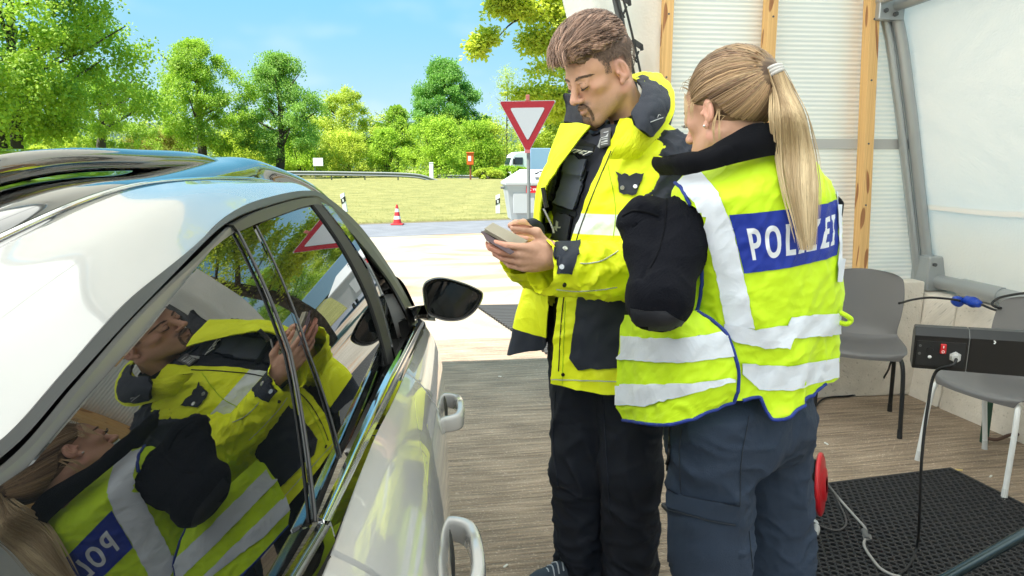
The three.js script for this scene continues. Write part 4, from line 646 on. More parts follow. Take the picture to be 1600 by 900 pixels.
{ // end wall of translucent fluted sheets on wooden studs
  const wall = thing('fluted_plastic_wall', 'end wall of translucent fluted plastic sheets on wooden studs', 'wall', W(2.05, 0, S_END + 0.06));
  const sheetM = phy(C(0.97, 0.935, 0.88), 0.97, { transmission: 0.5, specularIntensity: 0.4 });
  const flute = (w0, w1, h0, h1, s) => { const n = Math.round((h1 - h0) / 0.027) * 6; return surf((u, v) => { const h = lerp(h0, h1, v); return W(lerp(w0, w1, u), h, s + 0.0028 * Math.sin(v * n / 6 * 2 * Math.PI)); }, 3, n); };
  const s0 = S_END + 0.075;
  const edgeW = (h) => 3.2 - 0.228 * (h - 0.706);
  for (const [a, b] of [[1.262, 1.995], [1.998, 2.685], [2.688, 2.95]]) for (const [h0, h1] of [[0.02, 1.545], [1.55, 2.95]]) {
    const g = flute(a, b, h0, h1, s0 + (h0 > 1 ? 0.004 : 0)); const p = g.attributes.position;
    if (b > 2.9) for (let i = 0; i < p.count; i++) { const q = p.getX(i) * R_.x + p.getZ(i) * R_.z, l = p.getX(i) * A_.x + p.getZ(i) * A_.z, k = (q - a) / (b - a), W2 = lerp(a, edgeW(Math.max(0.7, p.getY(i))), k), r = W(Math.max(a, W2), p.getY(i), l); p.setXYZ(i, r.x, r.y, r.z); }
    wpart('plastic_sheet', g, sheetM, wall);
  }
  const wt = texture(512, 512, (u, v) => { const gr = tn(u, v, 34, 1, 3), k = 0.5 + 0.5 * gr + 0.2 * tn(u, v, 110, 3, 5), kn = sst(tn(u, v, 5, 20, 9), 0.62, 0.72); return [0.92 - k * 0.09 - kn * 0.25, 0.76 - k * 0.10 - kn * 0.28, 0.52 - k * 0.09 - kn * 0.2]; }, { srgb: true });
  const wood = std(C(0.95, 0.93, 0.9), 0.7, { map: wt, bumpMap: wt, bumpScale: 0.002 });
  const stud = (w, s, lean, wd, dp) => { const g = box(wd, 3.0, dp, 0.003).translate(0, 1.5, 0); const p = g.attributes.position; for (let i = 0; i < p.count; i++) p.setX(i, p.getX(i) - lean * p.getY(i)); g.computeVertexNormals(); setUV(g, (q) => [(q.x + q.z) * 3 + w, q.y * 0.33 + w * 1.7]); return g.applyMatrix4(LANE).translate(...W(w, 0, s).toArray()); };
  for (const [w, l, wd] of [[1.34, 0, 0.06], [1.975, 0.003, 0.06], [2.715, 0.048, 0.062]]) wpart('wooden_stud', stud(w, S_END + 0.03, l, wd, 0.075), wood, wall);
  for (const [w, l] of [[1.262, 0], [1.95, 0.0], [2.63, 0.035]]) wpart('wooden_stud', stud(w - 0.005, S_END + 0.14, l, 0.085, 0.06), wood, wall, 'stud behind the plastic sheet');
  wpart('cross_rail', bar(W(1.3, 1.575, S_END + 0.068), W(2.98, 1.575, S_END + 0.068), 0.008, 0.062), std(C(0.45, 0.45, 0.44), 0.5), wall);
  wpart('sill_batten', bar(W(1.27, 0.03, S_END + 0.03), W(3.1, 0.03, S_END + 0.03), 0.07, 0.06), wood, wall);
  for (const w of [1.34, 1.97, 2.70]) for (const h of [0.75, 1.2, 1.575, 1.95, 2.3]) wpart('screw', new THREE.CylinderGeometry(0.006, 0.006, 0.004, 8).rotateX(Math.PI / 2).applyMatrix4(LANE).translate(...W(w - (w > 2.5 ? 0.048 * h - 0.01 : 0), h, S_END - 0.009).toArray()), steelDark, wall);
  // things leaning outside against the sheets
  const ft = thing('sack_truck', 'grey sack truck leaning outside behind the fluted sheet', 'hand truck', W(2.83, 0, S_END + 0.2)), e = (px, py) => US(px, py, S_END + 0.2);
  wpart('frame', [tube([e(1392, 430), e(1396, 330), e(1402, 318), e(1410, 330), e(1406, 430)], 0.016, 40, 8), bar(e(1386, 318), e(1424, 318), 0.05, 0.06)], std(C(0.2, 0.21, 0.22), 0.5), ft);
  wpart('toe_plate', bar(e(1372, 430), e(1392, 405), 0.05, 0.09), std(C(0.2, 0.21, 0.22), 0.5), ft);
}
// concrete blocks along the right wall
{
  const cb = texture(512, 512, (u, v) => { const k = 0.5 + 0.3 * tn(u, v, 4) + 0.2 * tn(u, v, 22, 3) + 0.12 * tn(u, v, 140, 4), hole = tn(u, v, 46, 14) > 0.8 ? 0.07 : 0; return [0.84 + k * 0.1 - hole, 0.805 + k * 0.1 - hole, 0.755 + k * 0.1 - hole]; }, { srgb: true });
  const bb = texture(512, 512, (u, v) => 0.6 + 0.2 * tn(u, v, 18, 3) + 0.12 * tn(u, v, 140, 4) - (tn(u, v, 46, 14) > 0.78 ? 0.3 : 0));
  const conc = std(C(0.95, 0.95, 0.95), 0.9, { map: cb, bumpMap: bb, bumpScale: 0.006 });
  const p0 = inW(G(1384, 604)), p1 = inW(G(1600, 676)), dirw = (p1[0] - p0[0]) / (p1[2] - p0[2]);
  const block = (s0, s1, label) => {
    const wa = (s) => p0[0] + 0.02 + dirw * 0.30 * (s - p0[2]), o = thing('concrete_block', label, 'concrete block', W(wa((s0 + s1) / 2) + 0.2, 0, (s0 + s1) / 2), undefined);
    const sec = (s) => [[wa(s), 0.0], [wa(s) + 0.01, 0.10], [wa(s) + 0.045, 0.62], [wa(s) + 0.06, 0.655], [wa(s) + 0.5, 0.665], [wa(s) + 0.5, 0]];
    const sh = new THREE.Shape(sec(s0).map(([w, h]) => new THREE.Vector2(w, h))); const g = new THREE.ExtrudeGeometry(sh, { depth: s0 - s1 - 0.012, bevelSize: 0.012, bevelThickness: 0.01, bevelSegments: 2, bevelOffset: -0.012 });
    const pp = g.attributes.position; for (let i = 0; i < pp.count; i++) pp.setX(i, pp.getX(i) + wa(s0 - pp.getZ(i)) - wa(s0));
    g.computeVertexNormals(); setUV(g, (q) => [q.z * 0.6 + q.x * 0.6, q.y * 0.6 + q.x * 0.3]); g.applyMatrix4(LANE).translate(...W(0, 0, s0).toArray());
    wpart('block_body', toCreasedNormals(g, 0.6), conc, o); return o;
  };
  block(4.02, 3.62, 'short concrete block at the foot of the end arch, behind the chair with black legs');
  block(3.605, 1.4, 'long pale concrete block behind the chair with white legs'); block(1.385, -0.9, 'concrete block nearest the camera along the right wall');
  const o = thing('concrete_block', 'low concrete block under the fluted wall left of the chair with black legs', 'concrete block', W(2.2, 0, S_END - 0.02)); wpart('block_body', toCreasedNormals(setUV(new RoundedBoxGeometry(1.6, 0.735, 0.12, 2, 0.012), (q) => [q.x * 0.6, q.y * 0.6]).applyMatrix4(LANE).translate(...W(2.2, 0.3675, S_END - 0.09).toArray()), 0.6), conc, o);
}
// ---------------------------------------------------------------- people: shared makers
const fabB = texture(256, 256, (u, v) => 0.5 + 0.25 * Math.sin(u * 2 * Math.PI * 64) * Math.sin(v * 2 * Math.PI * 64) + 0.25 * tn(u, v, 60, 3)); fabB.repeat.set(9, 9);
const fleeceB = texture(256, 256, (u, v) => 0.5 + 0.3 * tn(u, v, 70, 3) + 0.25 * tn(u, v, 30, 6)); fleeceB.repeat.set(5, 5);
const crinkle = texture(512, 512, (u, v) => { let s = 0, a = 0.5; for (const f of [5, 11, 23]) { const r = 1 - Math.abs(tn(u + 0.03 * tn(u, v, 4, 9), v, f, f * 0.3)); s += a * r * r * r; a *= 0.55; } return s * 0.9 + 0.05 * tn(u, v, 190, 3); }); crinkle.repeat.set(1.3, 1.3);
const hiVis = phy(C(0.90, 1.0, 0.014), 0.62, { bumpMap: crinkle, bumpScale: 0.0024, sheen: 0.2, sheenColor: C(0.8, 0.9, 0.2), sheenRoughness: 0.6 });
const hiVisGreen = phy(C(0.70, 1.0, 0.012), 0.6, { bumpMap: crinkle, bumpScale: 0.0019, transmission: 0.12 });
const navy = phy(C(0.014, 0.020, 0.038), 0.6, { bumpMap: fabB, bumpScale: 0.0008 }), navyVest = phy(C(0.038, 0.042, 0.066), 0.75, { bumpMap: fabB, bumpScale: 0.0012 });
const silverTape = phy(C(0.74, 0.80, 0.90), 0.36, { bumpMap: crinkle, bumpScale: 0.0022 });
const blackTrouser = phy(C(0.006, 0.010, 0.022), 0.75, { bumpMap: fabB, bumpScale: 0.0012 }), slateTrouser = phy(C(0.020, 0.037, 0.072), 0.78, { bumpMap: fabB, bumpScale: 0.0014 });
const fleece = phy(C(0.0035, 0.0042, 0.008), 0.97, { bumpMap: fleeceB, bumpScale: 0.0016, specularIntensity: 0.4, sheen: 0.05, sheenColor: C(0.05, 0.06, 0.09), sheenRoughness: 0.6 });
const patchM = phy(C(0.012, 0.014, 0.022), 0.55, { bumpMap: fabB, bumpScale: 0.0008 }), blueTrim = phy(C(0.01, 0.035, 0.27), 0.6), snapM = std(C(0.7, 0.72, 0.75), 0.25, { metalness: 0.6 }), zipM = std(C(0.012, 0.012, 0.012), 0.4), piping = std(C(0.55, 0.57, 0.6), 0.4);
const skinB = texture(256, 256, (u, v) => 0.5 + 0.3 * tn(u, v, 60, 3) + 0.2 * tn(u, v, 120, 6)); skinB.repeat.set(14, 14);
const skin = new THREE.MeshPhysicalMaterial({ color: C(1, 1, 1), vertexColors: true, roughness: 0.5, bumpMap: skinB, bumpScale: 0.0004, specularIntensity: 0.6 });
const hairM = new THREE.MeshPhysicalMaterial({ color: C(1, 1, 1), vertexColors: true, roughness: 0.42, side: THREE.DoubleSide, specularIntensity: 0.7 });
const frame = (F0, pitch = 0, roll = 0) => { const f = F0.clone().normalize(), Z = f.clone().multiplyScalar(Math.cos(pitch)).add(V(0, -Math.sin(pitch), 0)), Y = f.clone().multiplyScalar(Math.sin(pitch)).add(V(0, Math.cos(pitch), 0)), X = Y.clone().cross(Z); if (roll) { const q = new THREE.Quaternion().setFromAxisAngle(Z, roll); X.applyQuaternion(q); Y.applyQuaternion(q); } return [X, Y, Z]; };
const mat4 = ([X, Y, Z], k, at) => new THREE.Matrix4().makeBasis(X.clone().multiplyScalar(k), Y.clone().multiplyScalar(k), Z.clone().multiplyScalar(k)).setPosition(at);
const fold = (p, a, f, sx = 1, sy = 1, seed = 0) => { const w = 0.35 * N3(p.x * f * 0.5 + seed, p.y * f * 0.5, p.z * f * 0.5), r = 1 - Math.abs(N3(p.x * f * sx + w + seed, p.y * f * sy + w, p.z * f * sx)); return a * (r * r * r - 0.3); };

function headGeo(o) {
  const f = new Field(V(-0.105, -0.235, -0.14), V(0.105, 0.14, 0.14), 0.0027), wd = o.wide ?? 1;
  f.add(el(V(0, 0.03, -0.014), [0.076 * wd, 0.089, 0.097 * (o.back ?? 1)]), 0);
  f.add(el(V(0, 0.032, 0.03), [0.062, 0.052, 0.057]), 0.03);
  f.add(el(V(0, -0.042, 0.028), [0.0545 * wd, 0.072, 0.058]), 0.03);
  for (const s of [-1, 1]) {
    f.add(rc(V(s * 0.05, -0.058, -0.005), V(s * 0.012, -0.1 - o.jaw, 0.066), 0.021, 0.017), 0.03);
    f.add(el(V(s * 0.041, -0.018, 0.046), [0.020, 0.014, 0.023]), 0.02);
  }
  f.add(el(V(0, -0.101 - o.jaw, 0.069), [0.021, 0.018, 0.021]), 0.02);
  f.add(rc(V(0, -0.05, -0.03), V(0, o.nend ?? -0.235, o.nz ?? -0.06), 0.050 * o.neck, 0.056 * o.neck), 0.03);
  for (const s of [-1, 1]) f.add(rc(V(s * 0.055, -0.055, -0.03), V(s * 0.018, (o.nend ?? -0.235) + 0.005, 0.0), 0.012, 0.011), 0.02);
  f.add(rc(V(-0.034, 0.015, 0.078), V(0.034, 0.015, 0.078), 0.010 * o.brow), 0.016);
  for (const s of [-1, 1]) f.cut(el(V(s * 0.031, -0.004, 0.102), [0.019, 0.0125, 0.017]), 0.014);
  for (const s of [-1, 1]) { f.add(el(V(s * 0.031, -0.004, 0.0765), [0.0155, 0.0125, 0.0135]), 0.003); f.add(rc(V(s * 0.018, 0.0065, 0.087), V(s * 0.045, 0.004, 0.078), 0.0035, 0.003), 0.006); }
  f.add(rc(V(0, 0.010, 0.085), V(0, -0.033, 0.108), 0.0075, 0.0105), 0.012);
  f.add(el(V(0, -0.037, 0.1085), [0.0115, 0.0095, 0.0115]), 0.006);
  for (const s of [-1, 1]) f.add(el(V(s * 0.012, -0.0405, 0.0965), [0.0072, 0.0072, 0.0105]), 0.005);
  f.add(el(V(0, -0.068, 0.068), [0.03, 0.023, 0.027]), 0.015);
  for (const s of [-1, 1]) { f.add(rc(V(s * 0.021, -0.0675, 0.0845), V(0, -0.0625, 0.0965), 0.0042, 0.0058), 0.004); f.add(rc(V(s * 0.018, -0.0725, 0.085), V(0, -0.0755, 0.0945), 0.0045, 0.007), 0.004); f.cut(el(V(s * 0.0055, -0.0478, 0.104), [0.0036, 0.0026, 0.005]), 0.002); }
  f.cut(el(V(0, -0.0690, 0.1), [0.021, 0.0007, 0.009]), 0.003);
  for (const s of [-1, 1]) {
    const Z = V(0, -0.18, 1).normalize(), X = V(s * 0.93, 0, 0.30).normalize(), Y = Z.clone().cross(X).normalize(), M = [X, V(0, 1, 0.22).normalize(), V(-s * 0.3, -0.2, 0.93).normalize()];
    f.add(el(V(s * 0.0775, -0.006, -0.016), [0.0085, 0.031 * (o.ear ?? 1), 0.0185 * (o.ear ?? 1)], M), 0.006);
    f.cut(el(V(s * 0.0875, -0.003, -0.0125), [0.0105, 0.0205 * (o.ear ?? 1), 0.0112 * (o.ear ?? 1)], M), 0.003);
    f.add(rc(V(s * 0.0795, -0.014, -0.0175), V(s * 0.081, 0.010, -0.0155), 0.0030, 0.0025), 0.003);
    f.add(el(V(s * 0.0765, -0.034, -0.006), [0.0055, 0.009, 0.0075]), 0.005);
    f.add(el(V(s * 0.079, -0.008, 0.0005), [0.004, 0.006, 0.0035]), 0.004);
  }
  return f.mesh();
}
function toneFace(g, o) {
  return paint(g, (p, n) => {
    let c = [0.62, 0.345, 0.24]; const mix = (b, k) => { c = c.map((v, i) => lerp(v, b[i], clamp(k, 0, 1))); }, d = (x, y, z, r) => Math.exp(-((p.x - x) ** 2 + (p.y - y) ** 2 + (p.z - z) ** 2) / (r * r)), ax = Math.abs(p.x);
    mix([0.64, 0.32, 0.245], 0.75 * (d(0, -0.038, 0.11, 0.017) + Math.exp(-((ax - 0.045) ** 2 + (p.y + 0.028) ** 2) / 0.0007) * sst(p.z, 0.02, 0.06)));
    mix([0.66, 0.31, 0.24], ax > 0.070 && p.z < 0.012 ? 0.6 : 0);
    mix([0.56, 0.23, 0.20], Math.exp(-((p.y + 0.069) ** 2) / 0.00006 - ax * ax / 0.00032) * sst(p.z, 0.08, 0.09) * o.lip);
    mix([0.45, 0.27, 0.20], 0.5 * Math.exp(-((ax - 0.031) ** 2 + (p.y - 0.002) ** 2) / 0.00022) * sst(p.z, 0.06, 0.075));
    mix([0.63, 0.39, 0.29], 0.2 + 0.2 * N3(p.x * 60, p.y * 60, p.z * 60));
    if (o.stubble) {
      const jaw = sst(-p.y, 0.03, 0.075) * sst(p.z, -0.02, 0.015) * (1 - sst(-p.y, 0.118, 0.15)), mo = Math.exp(-((p.y + 0.054) ** 2) / 0.00004) * (1 - sst(ax, 0.02, 0.034)) * sst(p.z, 0.07, 0.08);
      mix([0.21, 0.145, 0.115], (0.42 * jaw + 0.85 * mo) * (0.85 + 0.25 * N3(p.x * 300, p.y * 300, p.z * 300)));
      mix([0.17, 0.11, 0.085], 0.85 * sst(p.y, -0.01, 0.06) * sst(-p.z, -0.04, -0.015) + 0.8 * sst(p.y, -0.035, 0.03) * sst(-p.z, 0.02, 0.05));
    }
    if (o.scalp) mix([0.20, 0.13, 0.08], sst(p.y, 0.02, 0.07) + sst(-p.z, 0.04, 0.08) * sst(p.y, -0.06, -0.03));
    return c;
  });
}
// many tapered locks of hair in one mesh: each {pts, w, c0, c1}
function locks(list, seg = 7, flat = 1) {
  const pos = [], nor = [], col = [], idx = [];
  for (const s of list) {
    const b = pos.length / 3, T = V(), U = V(), O = V();
    for (let i = 0; i <= seg; i++) {
      const t = i / seg, p = crow(s.pts, t), q = crow(s.pts, Math.min(1, t + 0.04)), q0 = crow(s.pts, Math.max(0, t - 0.04)); T.subVectors(q, q0).normalize();
      U.copy(s.n).addScaledVector(T, -s.n.dot(T)).normalize(); O.crossVectors(T, U); const w = s.w * (s.tip ? Math.min(1, (1 - t) * s.tip) * Math.min(1, 0.35 + t * 3) : 1) + 0.0002;
      for (const [a, e] of [[-1, -0.35], [0, 0.55], [1, -0.35]]) { const x = O.clone().multiplyScalar(a * w).addScaledVector(U, e * w * flat); pos.push(p.x + x.x, p.y + x.y, p.z + x.z); const m = O.clone().multiplyScalar(a * 0.8).addScaledVector(U, 0.75).normalize(); nor.push(m.x, m.y, m.z); for (let k = 0; k < 3; k++) col.push(lerp(s.c0[k], s.c1[k], t)); }
      if (i < seg) for (let k = 0; k < 2; k++) { const a = b + i * 3 + k, c = a + 3; idx.push(a, a + 1, c + 1, a, c + 1, c); }
    }
  }
  const g = new THREE.BufferGeometry(); g.setAttribute('position', new THREE.Float32BufferAttribute(pos, 3)); g.setAttribute('normal', new THREE.Float32BufferAttribute(nor, 3)); g.setAttribute('color', new THREE.Float32BufferAttribute(col, 3)); g.setIndex(idx); g.setAttribute('uv', new THREE.BufferAttribute(new Float32Array(pos.length / 3 * 2), 2)); return g;
}
// a hand in its own axes: z along the fingers, y out of the back, thumb on side t (-1 for a left hand)
function handGeo(t, curl, thumb, spread = 1) {
  const f = new Field(V(-0.075, -0.085, -0.075), V(0.075, 0.05, 0.13), 0.0027);
  f.add(rc(V(0, 0, -0.075), V(0, -0.002, -0.01), 0.026, 0.027), 0); f.add(el(V(0, 0, -0.055), [0.03, 0.022, 0.04]), 0.015);
  f.add(el(V(0, -0.003, 0.02), [0.041, 0.0155, 0.05]), 0.02); f.add(el(V(t * 0.024, -0.012, -0.003), [0.02, 0.018, 0.036]), 0.014); f.add(el(V(-t * 0.026, -0.010, 0.0), [0.015, 0.015, 0.04]), 0.014);
  const F4 = [[0.030, 0.052, [0.042, 0.026, 0.021], 0.0092], [0.010, 0.058, [0.046, 0.030, 0.022], 0.0095], [-0.011, 0.054, [0.043, 0.028, 0.022], 0.0090], [-0.030, 0.044, [0.034, 0.021, 0.019], 0.0080]];
  F4.forEach(([x, z, L, r], i) => {
    let p = V(t * x, 0.0, z), a = 0; const sp = t * (x * 2.2) * spread; f.add(rc(V(t * x * 0.75, 0, z - 0.03), p, r * 0.95, r * 1.08), 0.008);
    L.forEach((l, j) => { a += curl[i][j]; const d = V(Math.sin(sp) * Math.cos(a), -Math.sin(a), Math.cos(sp) * Math.cos(a)).normalize(), q = p.clone().addScaledVector(d, l); f.add(rc(p, q, r * (1 - 0.07 * j), r * (0.95 - 0.08 * j)), 0.0022); p = q; });
  });
  const [b, d1, d2] = thumb; let p = V(t * 0.028, -0.012, -0.012); for (const [d, l, r] of [[b, 0.042, 0.0125], [d1, 0.034, 0.0108], [d2, 0.026, 0.0098]]) { const q = p.clone().addScaledVector(V(t * d[0], d[1], d[2]).normalize(), l); f.add(rc(p, q, r, r * 0.92), 0.006); p = q; }
  return paint(f.mesh(), (q) => { const k = 0.5 + 0.5 * N3(q.x * 90, q.y * 90, q.z * 90), tip = sst(q.z, 0.06, 0.12); return [lerp(0.60, 0.65, k), lerp(0.335, 0.385, k) - tip * 0.06, lerp(0.235, 0.28, k) - tip * 0.04]; });
}
function loft(sec, nu, nv, phi0, phi1, opt = {}) {      // sec(v) -> {c, a0, a1, b0, b1}; phi from the front, + to the person's left
  return surf((u, v) => sec.at(lerp(phi0(v), phi1(v), u), v), nu, nv, opt);
}
const keyed = (tab) => (h, k) => { let i = 0; while (i < tab.length - 2 && h < tab[i + 1][0]) i++; const A = tab[Math.max(0, i - 1)], B = tab[i], D = tab[i + 1], E = tab[Math.min(tab.length - 1, i + 2)], t = clamp((h - B[0]) / (D[0] - B[0]), 0, 1); return cr(A[k], B[k], D[k], E[k], t); };
// torso surface: rows [h, centreX, centreZ, half width right, half width left, front depth, back depth]
function torso(tab, X, Z) { const k = keyed(tab); return (phi, h) => { const s = Math.sin(phi), c = Math.cos(phi), e = 0.9, sx = Math.sign(s) * Math.pow(Math.abs(s), e), sz = Math.sign(c) * Math.pow(Math.abs(c), e), a = s > 0 ? k(h, 4) : k(h, 3), b = c > 0 ? k(h, 5) : k(h, 6); return V(k(h, 1), h, k(h, 2)).addScaledVector(X, a * sx).addScaledVector(Z, b * sz); }; }
const at2 = (px, py, D) => { const p = P(px, py, D); return [p.y, p.x, p.z]; };
const disc = (bv, px, py, r, d, off = 0.002) => { const h = hit(bv, px, py); return h ? new THREE.CylinderGeometry(r * 0.85, r, d, 16).applyQuaternion(new THREE.Quaternion().setFromUnitVectors(V(0, 1, 0), h.n)).translate(...h.p.addScaledVector(h.n, off).toArray()) : new THREE.BufferGeometry(); };
function legs(list, cell, lo, hi, dispF) { const f = new Field(lo, hi, cell); list.forEach(([s, k]) => f.add(s, k)); const g = f.mesh(); displace(g, dispF); g.computeVertexNormals(); return g; }
const boundsOf = (pts, m) => { const b = new THREE.Box3().setFromPoints(pts).expandByScalar(m); return [b.min, b.max]; };
function bodyCore(ptsR) { const all = ptsR.flatMap(([a, b]) => [a, b]), [lo, hi] = boundsOf(all, 0.16), f = new Field(lo, hi, 0.011); ptsR.forEach(([a, b, r0, r1], i) => f.add(rc(a, b, r0, r1), i ? 0.04 : 0)); const g = f.mesh(); return paint(g, () => [0.60, 0.385, 0.29]); }

// ---------------------------------------------------------------- the man
const man = thing('person', 'bearded man in an open yellow and navy jacket looking down at a small booklet', 'person', V(P(940, 560, 2.1).x, 0, -2.12), undefined);
{
  const TF = V(-0.62, 0, 0.78).normalize(), [TX, , TZ] = frame(TF);
  // ---- head
  const HF = frame(V(-0.89, 0, 0.455), 0.46, -0.03), k = 1.01, earL = V(0.0775, -0.006, -0.016), earAt = P(972, 109, 1.90);
  const HM = mat4(HF, k, V(0, 0, 0)); const off = earL.clone().applyMatrix4(HM); HM.setPosition(earAt.clone().sub(off));
  const L2W = (x, y, z) => V(x, y, z).applyMatrix4(HM);
  const head0 = headGeo({ jaw: 0.004, neck: 1.04, brow: 1.05, wide: 0.96, back: 0.94 }), hb0 = bvhOf(head0)[0], onFace = (x, y, o = 0.001) => { const h = hb0.raycastFirst(new THREE.Ray(V(x, y, 0.25), V(0, 0, -1)), THREE.DoubleSide); return V(x, y, (h ? h.point.z : 0.05) + o); };
  const head = toneFace(head0, { lip: 0.8, stubble: true }).applyMatrix4(HM);
  // ---- joints
  const sh = (s, d = 0.19, h = 1.455) => V(P(966, 235, 2.03).x, h, -2.03).addScaledVector(TX, s * d);
  const neck = L2W(0, -0.15, -0.05), chest = V(P(966, 260, 2.03).x, 1.38, -2.04), hips = V(P(945, 560, 2.08).x, 0.93, -2.1);
  const SL = sh(1, 0.155, 1.44), SR = P(912, 240, 2.09), EL = P(1006, 425, 1.80), WL = P(884, 405, 1.665), ER = P(862, 440, 2.12), WR = P(826, 392, 1.83);
  const hipR = hips.clone().addScaledVector(TX, -0.09), hipL = hips.clone().addScaledVector(TX, 0.09), kneeR = P(903, 735, 2.13), ankR = P(905, 868, 2.16), kneeL = P(985, 735, 2.0), ankL = P(985, 905, 2.06);
  ankR.y = 0.10; ankL.y = 0.10;
  const HL = mat4([V(0, 0, 0), V(0, 0, 0), V(0, 0, 0)], 1, V(0, 0, 0));
  const handM = (z, y, at, kk = 1) => { const Z = z.clone().normalize(), Y = y.clone().addScaledVector(Z, -y.dot(Z)).normalize(), X = Y.clone().cross(Z); return mat4([X, Y, Z], kk, at); };
  const lh = handGeo(-1, [[0.15, 0.35, 0.35], [0.3, 0.5, 0.4], [0.45, 0.65, 0.5], [0.55, 0.75, 0.5]], [[0.75, -0.2, 0.65], [0.25, -0.15, 1], [-0.05, -0.2, 1]], 0.3).applyMatrix4(handM(V(-0.93, 0.02, 0.30), V(0.18, -0.35, 0.9), P(846, 402, 1.635), 0.98));
  const rh = handGeo(1, [[0.7, 1.2, 0.8], [0.75, 1.25, 0.8], [0.8, 1.25, 0.8], [0.85, 1.2, 0.7]], [[0.6, 0.25, 0.8], [-0.1, 0.15, 1], [-0.3, -0.05, 1]], 0.3).applyMatrix4(handM(V(-0.55, 0.12, 0.8), V(-0.72, 0.05, -0.5), P(820, 377, 1.775), 0.9));
  const core = bodyCore([[chest, hips, 0.13, 0.125], [SL, SR, 0.06, 0.06], [neck, chest, 0.05, 0.1], [SL, EL, 0.045, 0.038], [EL, WL, 0.036, 0.026], [SR, ER, 0.045, 0.038], [ER, WR, 0.036, 0.026], [hipR, kneeR, 0.075, 0.055], [kneeR, ankR, 0.05, 0.036], [hipL, kneeL, 0.075, 0.055], [kneeL, ankL, 0.05, 0.036]]);
  wpart('body', [head, lh, rh, core], skin, man);
  // ---- face details
  const lash = [], brows = [];
  for (const s of [-1, 1]) {
    lash.push(tube([[0.0165, -0.0085], [0.022, -0.0115], [0.030, -0.0130], [0.038, -0.0115], [0.0455, -0.0075]].map(([x, y]) => onFace(s * x, y, 0.0004)), 0.0012, 16, 6).applyMatrix4(HM), tube([[0.0165, 0.0005], [0.024, 0.0045], [0.033, 0.0050], [0.044, 0.0015]].map(([x, y]) => onFace(s * x, y, -0.0002)), 0.0006, 16, 6).applyMatrix4(HM));
    for (let i = 0; i < 26; i++) { const t = i / 25, p = onFace(s * lerp(0.019, 0.045, t), -0.0105 - 0.0028 * Math.sin(t * 3.1) + 0.003 * t, 0.0005); brows.push({ pts: [p, p.clone().add(V(s * 0.001, -0.0025, 0.003)), p.clone().add(V(s * 0.002, -0.0035, 0.006))].map((q) => q.applyMatrix4(HM)), w: 0.0005, n: HF[2], c0: [0.02, 0.013, 0.01], c1: [0.03, 0.02, 0.015], tip: 2 }); }
    for (let i = 0; i < 170; i++) { const t = Math.pow(rnd(), 0.9), x = s * lerp(0.011, 0.051, t), y = 0.0135 + 0.0095 * Math.sin(t * 2.5) - 0.0055 * t + gs() * 0.0028 * (1 - 0.5 * t); brows.push({ pts: [onFace(x, y, 0.0004), onFace(x + s * 0.0045, y + 0.0012, 0.0018), onFace(x + s * 0.009, y + 0.0002, 0.001)].map((p) => p.applyMatrix4(HM)), w: 0.0007, n: HF[2], c0: [0.09, 0.056, 0.04], c1: [0.17, 0.105, 0.075], tip: 2 }); }
  }
  wpart('eyelash', lash, std(C(0.03, 0.018, 0.014), 0.8), man); wpart('eyebrow', locks(brows, 3), hairM, man);
  { // beard: moustache and goatee of short hairs rooted in the skin
    const hs = [], r = mulberry(808);
    for (let i = 0; i < 3600; i++) {
      const z = r(); let x, y, l, dx, dy;
      if (z < 0.36) { x = gs() * 0.015; const a = Math.abs(x) / 0.03; if (a > 1) continue; y = -0.0535 - 0.010 * a * a + gs() * 0.0022; l = 0.007; dx = Math.sign(x) * 0.55; dy = -0.8; }
      else if (z < 0.93) { x = gs() * 0.0115; y = -0.088 - 0.038 * r(); if (Math.abs(x) > 0.024) continue; l = 0.010; dx = x * 12; dy = -1; }
      else { const sd = r() < 0.5 ? -1 : 1; x = sd * (0.0265 - 0.005 * r()); y = -0.062 - 0.036 * r(); l = 0.007; dx = sd * 0.1; dy = -1; }
      const p = onFace(x, y, -0.0004), q = onFace(x + dx * l * 0.5, y + dy * l * 0.5, 0.0032), e = onFace(x + dx * l, y + dy * l, 0.004); if (y + dy * l < -0.122) { q.z = p.z - 0.001; e.z = p.z - 0.004; q.y -= 0.002; }
      const k2 = r(); hs.push({ pts: [p, q, e].map((v) => v.applyMatrix4(HM)), w: 0.0008, n: HF[2], c0: [0.09, 0.058, 0.042], c1: [lerp(0.12, 0.28, k2), lerp(0.075, 0.17, k2), lerp(0.052, 0.115, k2)], tip: 2 });
    }
    const f = new Field(V(-0.04, -0.15, 0.03), V(0.04, -0.05, 0.12), 0.002); f.add(el(V(0, -0.1055, 0.0775), [0.0185, 0.0195, 0.0195]), 0); f.add(rc(V(0, -0.084, 0.089), V(0, -0.1, 0.09), 0.0035, 0.006), 0.006); for (const s of [-1, 1]) f.add(rc(V(s * 0.002, -0.0545, 0.0985), V(s * 0.024, -0.0635, 0.0865), 0.0036, 0.0022), 0.003);
    const pad = displace(f.mesh(), (p) => 0.0013 * N3(p.x * 500, p.y * 160, p.z * 500)); pad.computeVertexNormals(); paint(pad, (p) => { const q = 0.5 + 0.5 * N3(p.x * 320, p.y * 110, p.z * 320); return [lerp(0.13, 0.26, q), lerp(0.083, 0.16, q), lerp(0.06, 0.11, q)]; });
    wpart('beard', [pad.applyMatrix4(HM), locks(hs, 3)], hairM, man);
  }
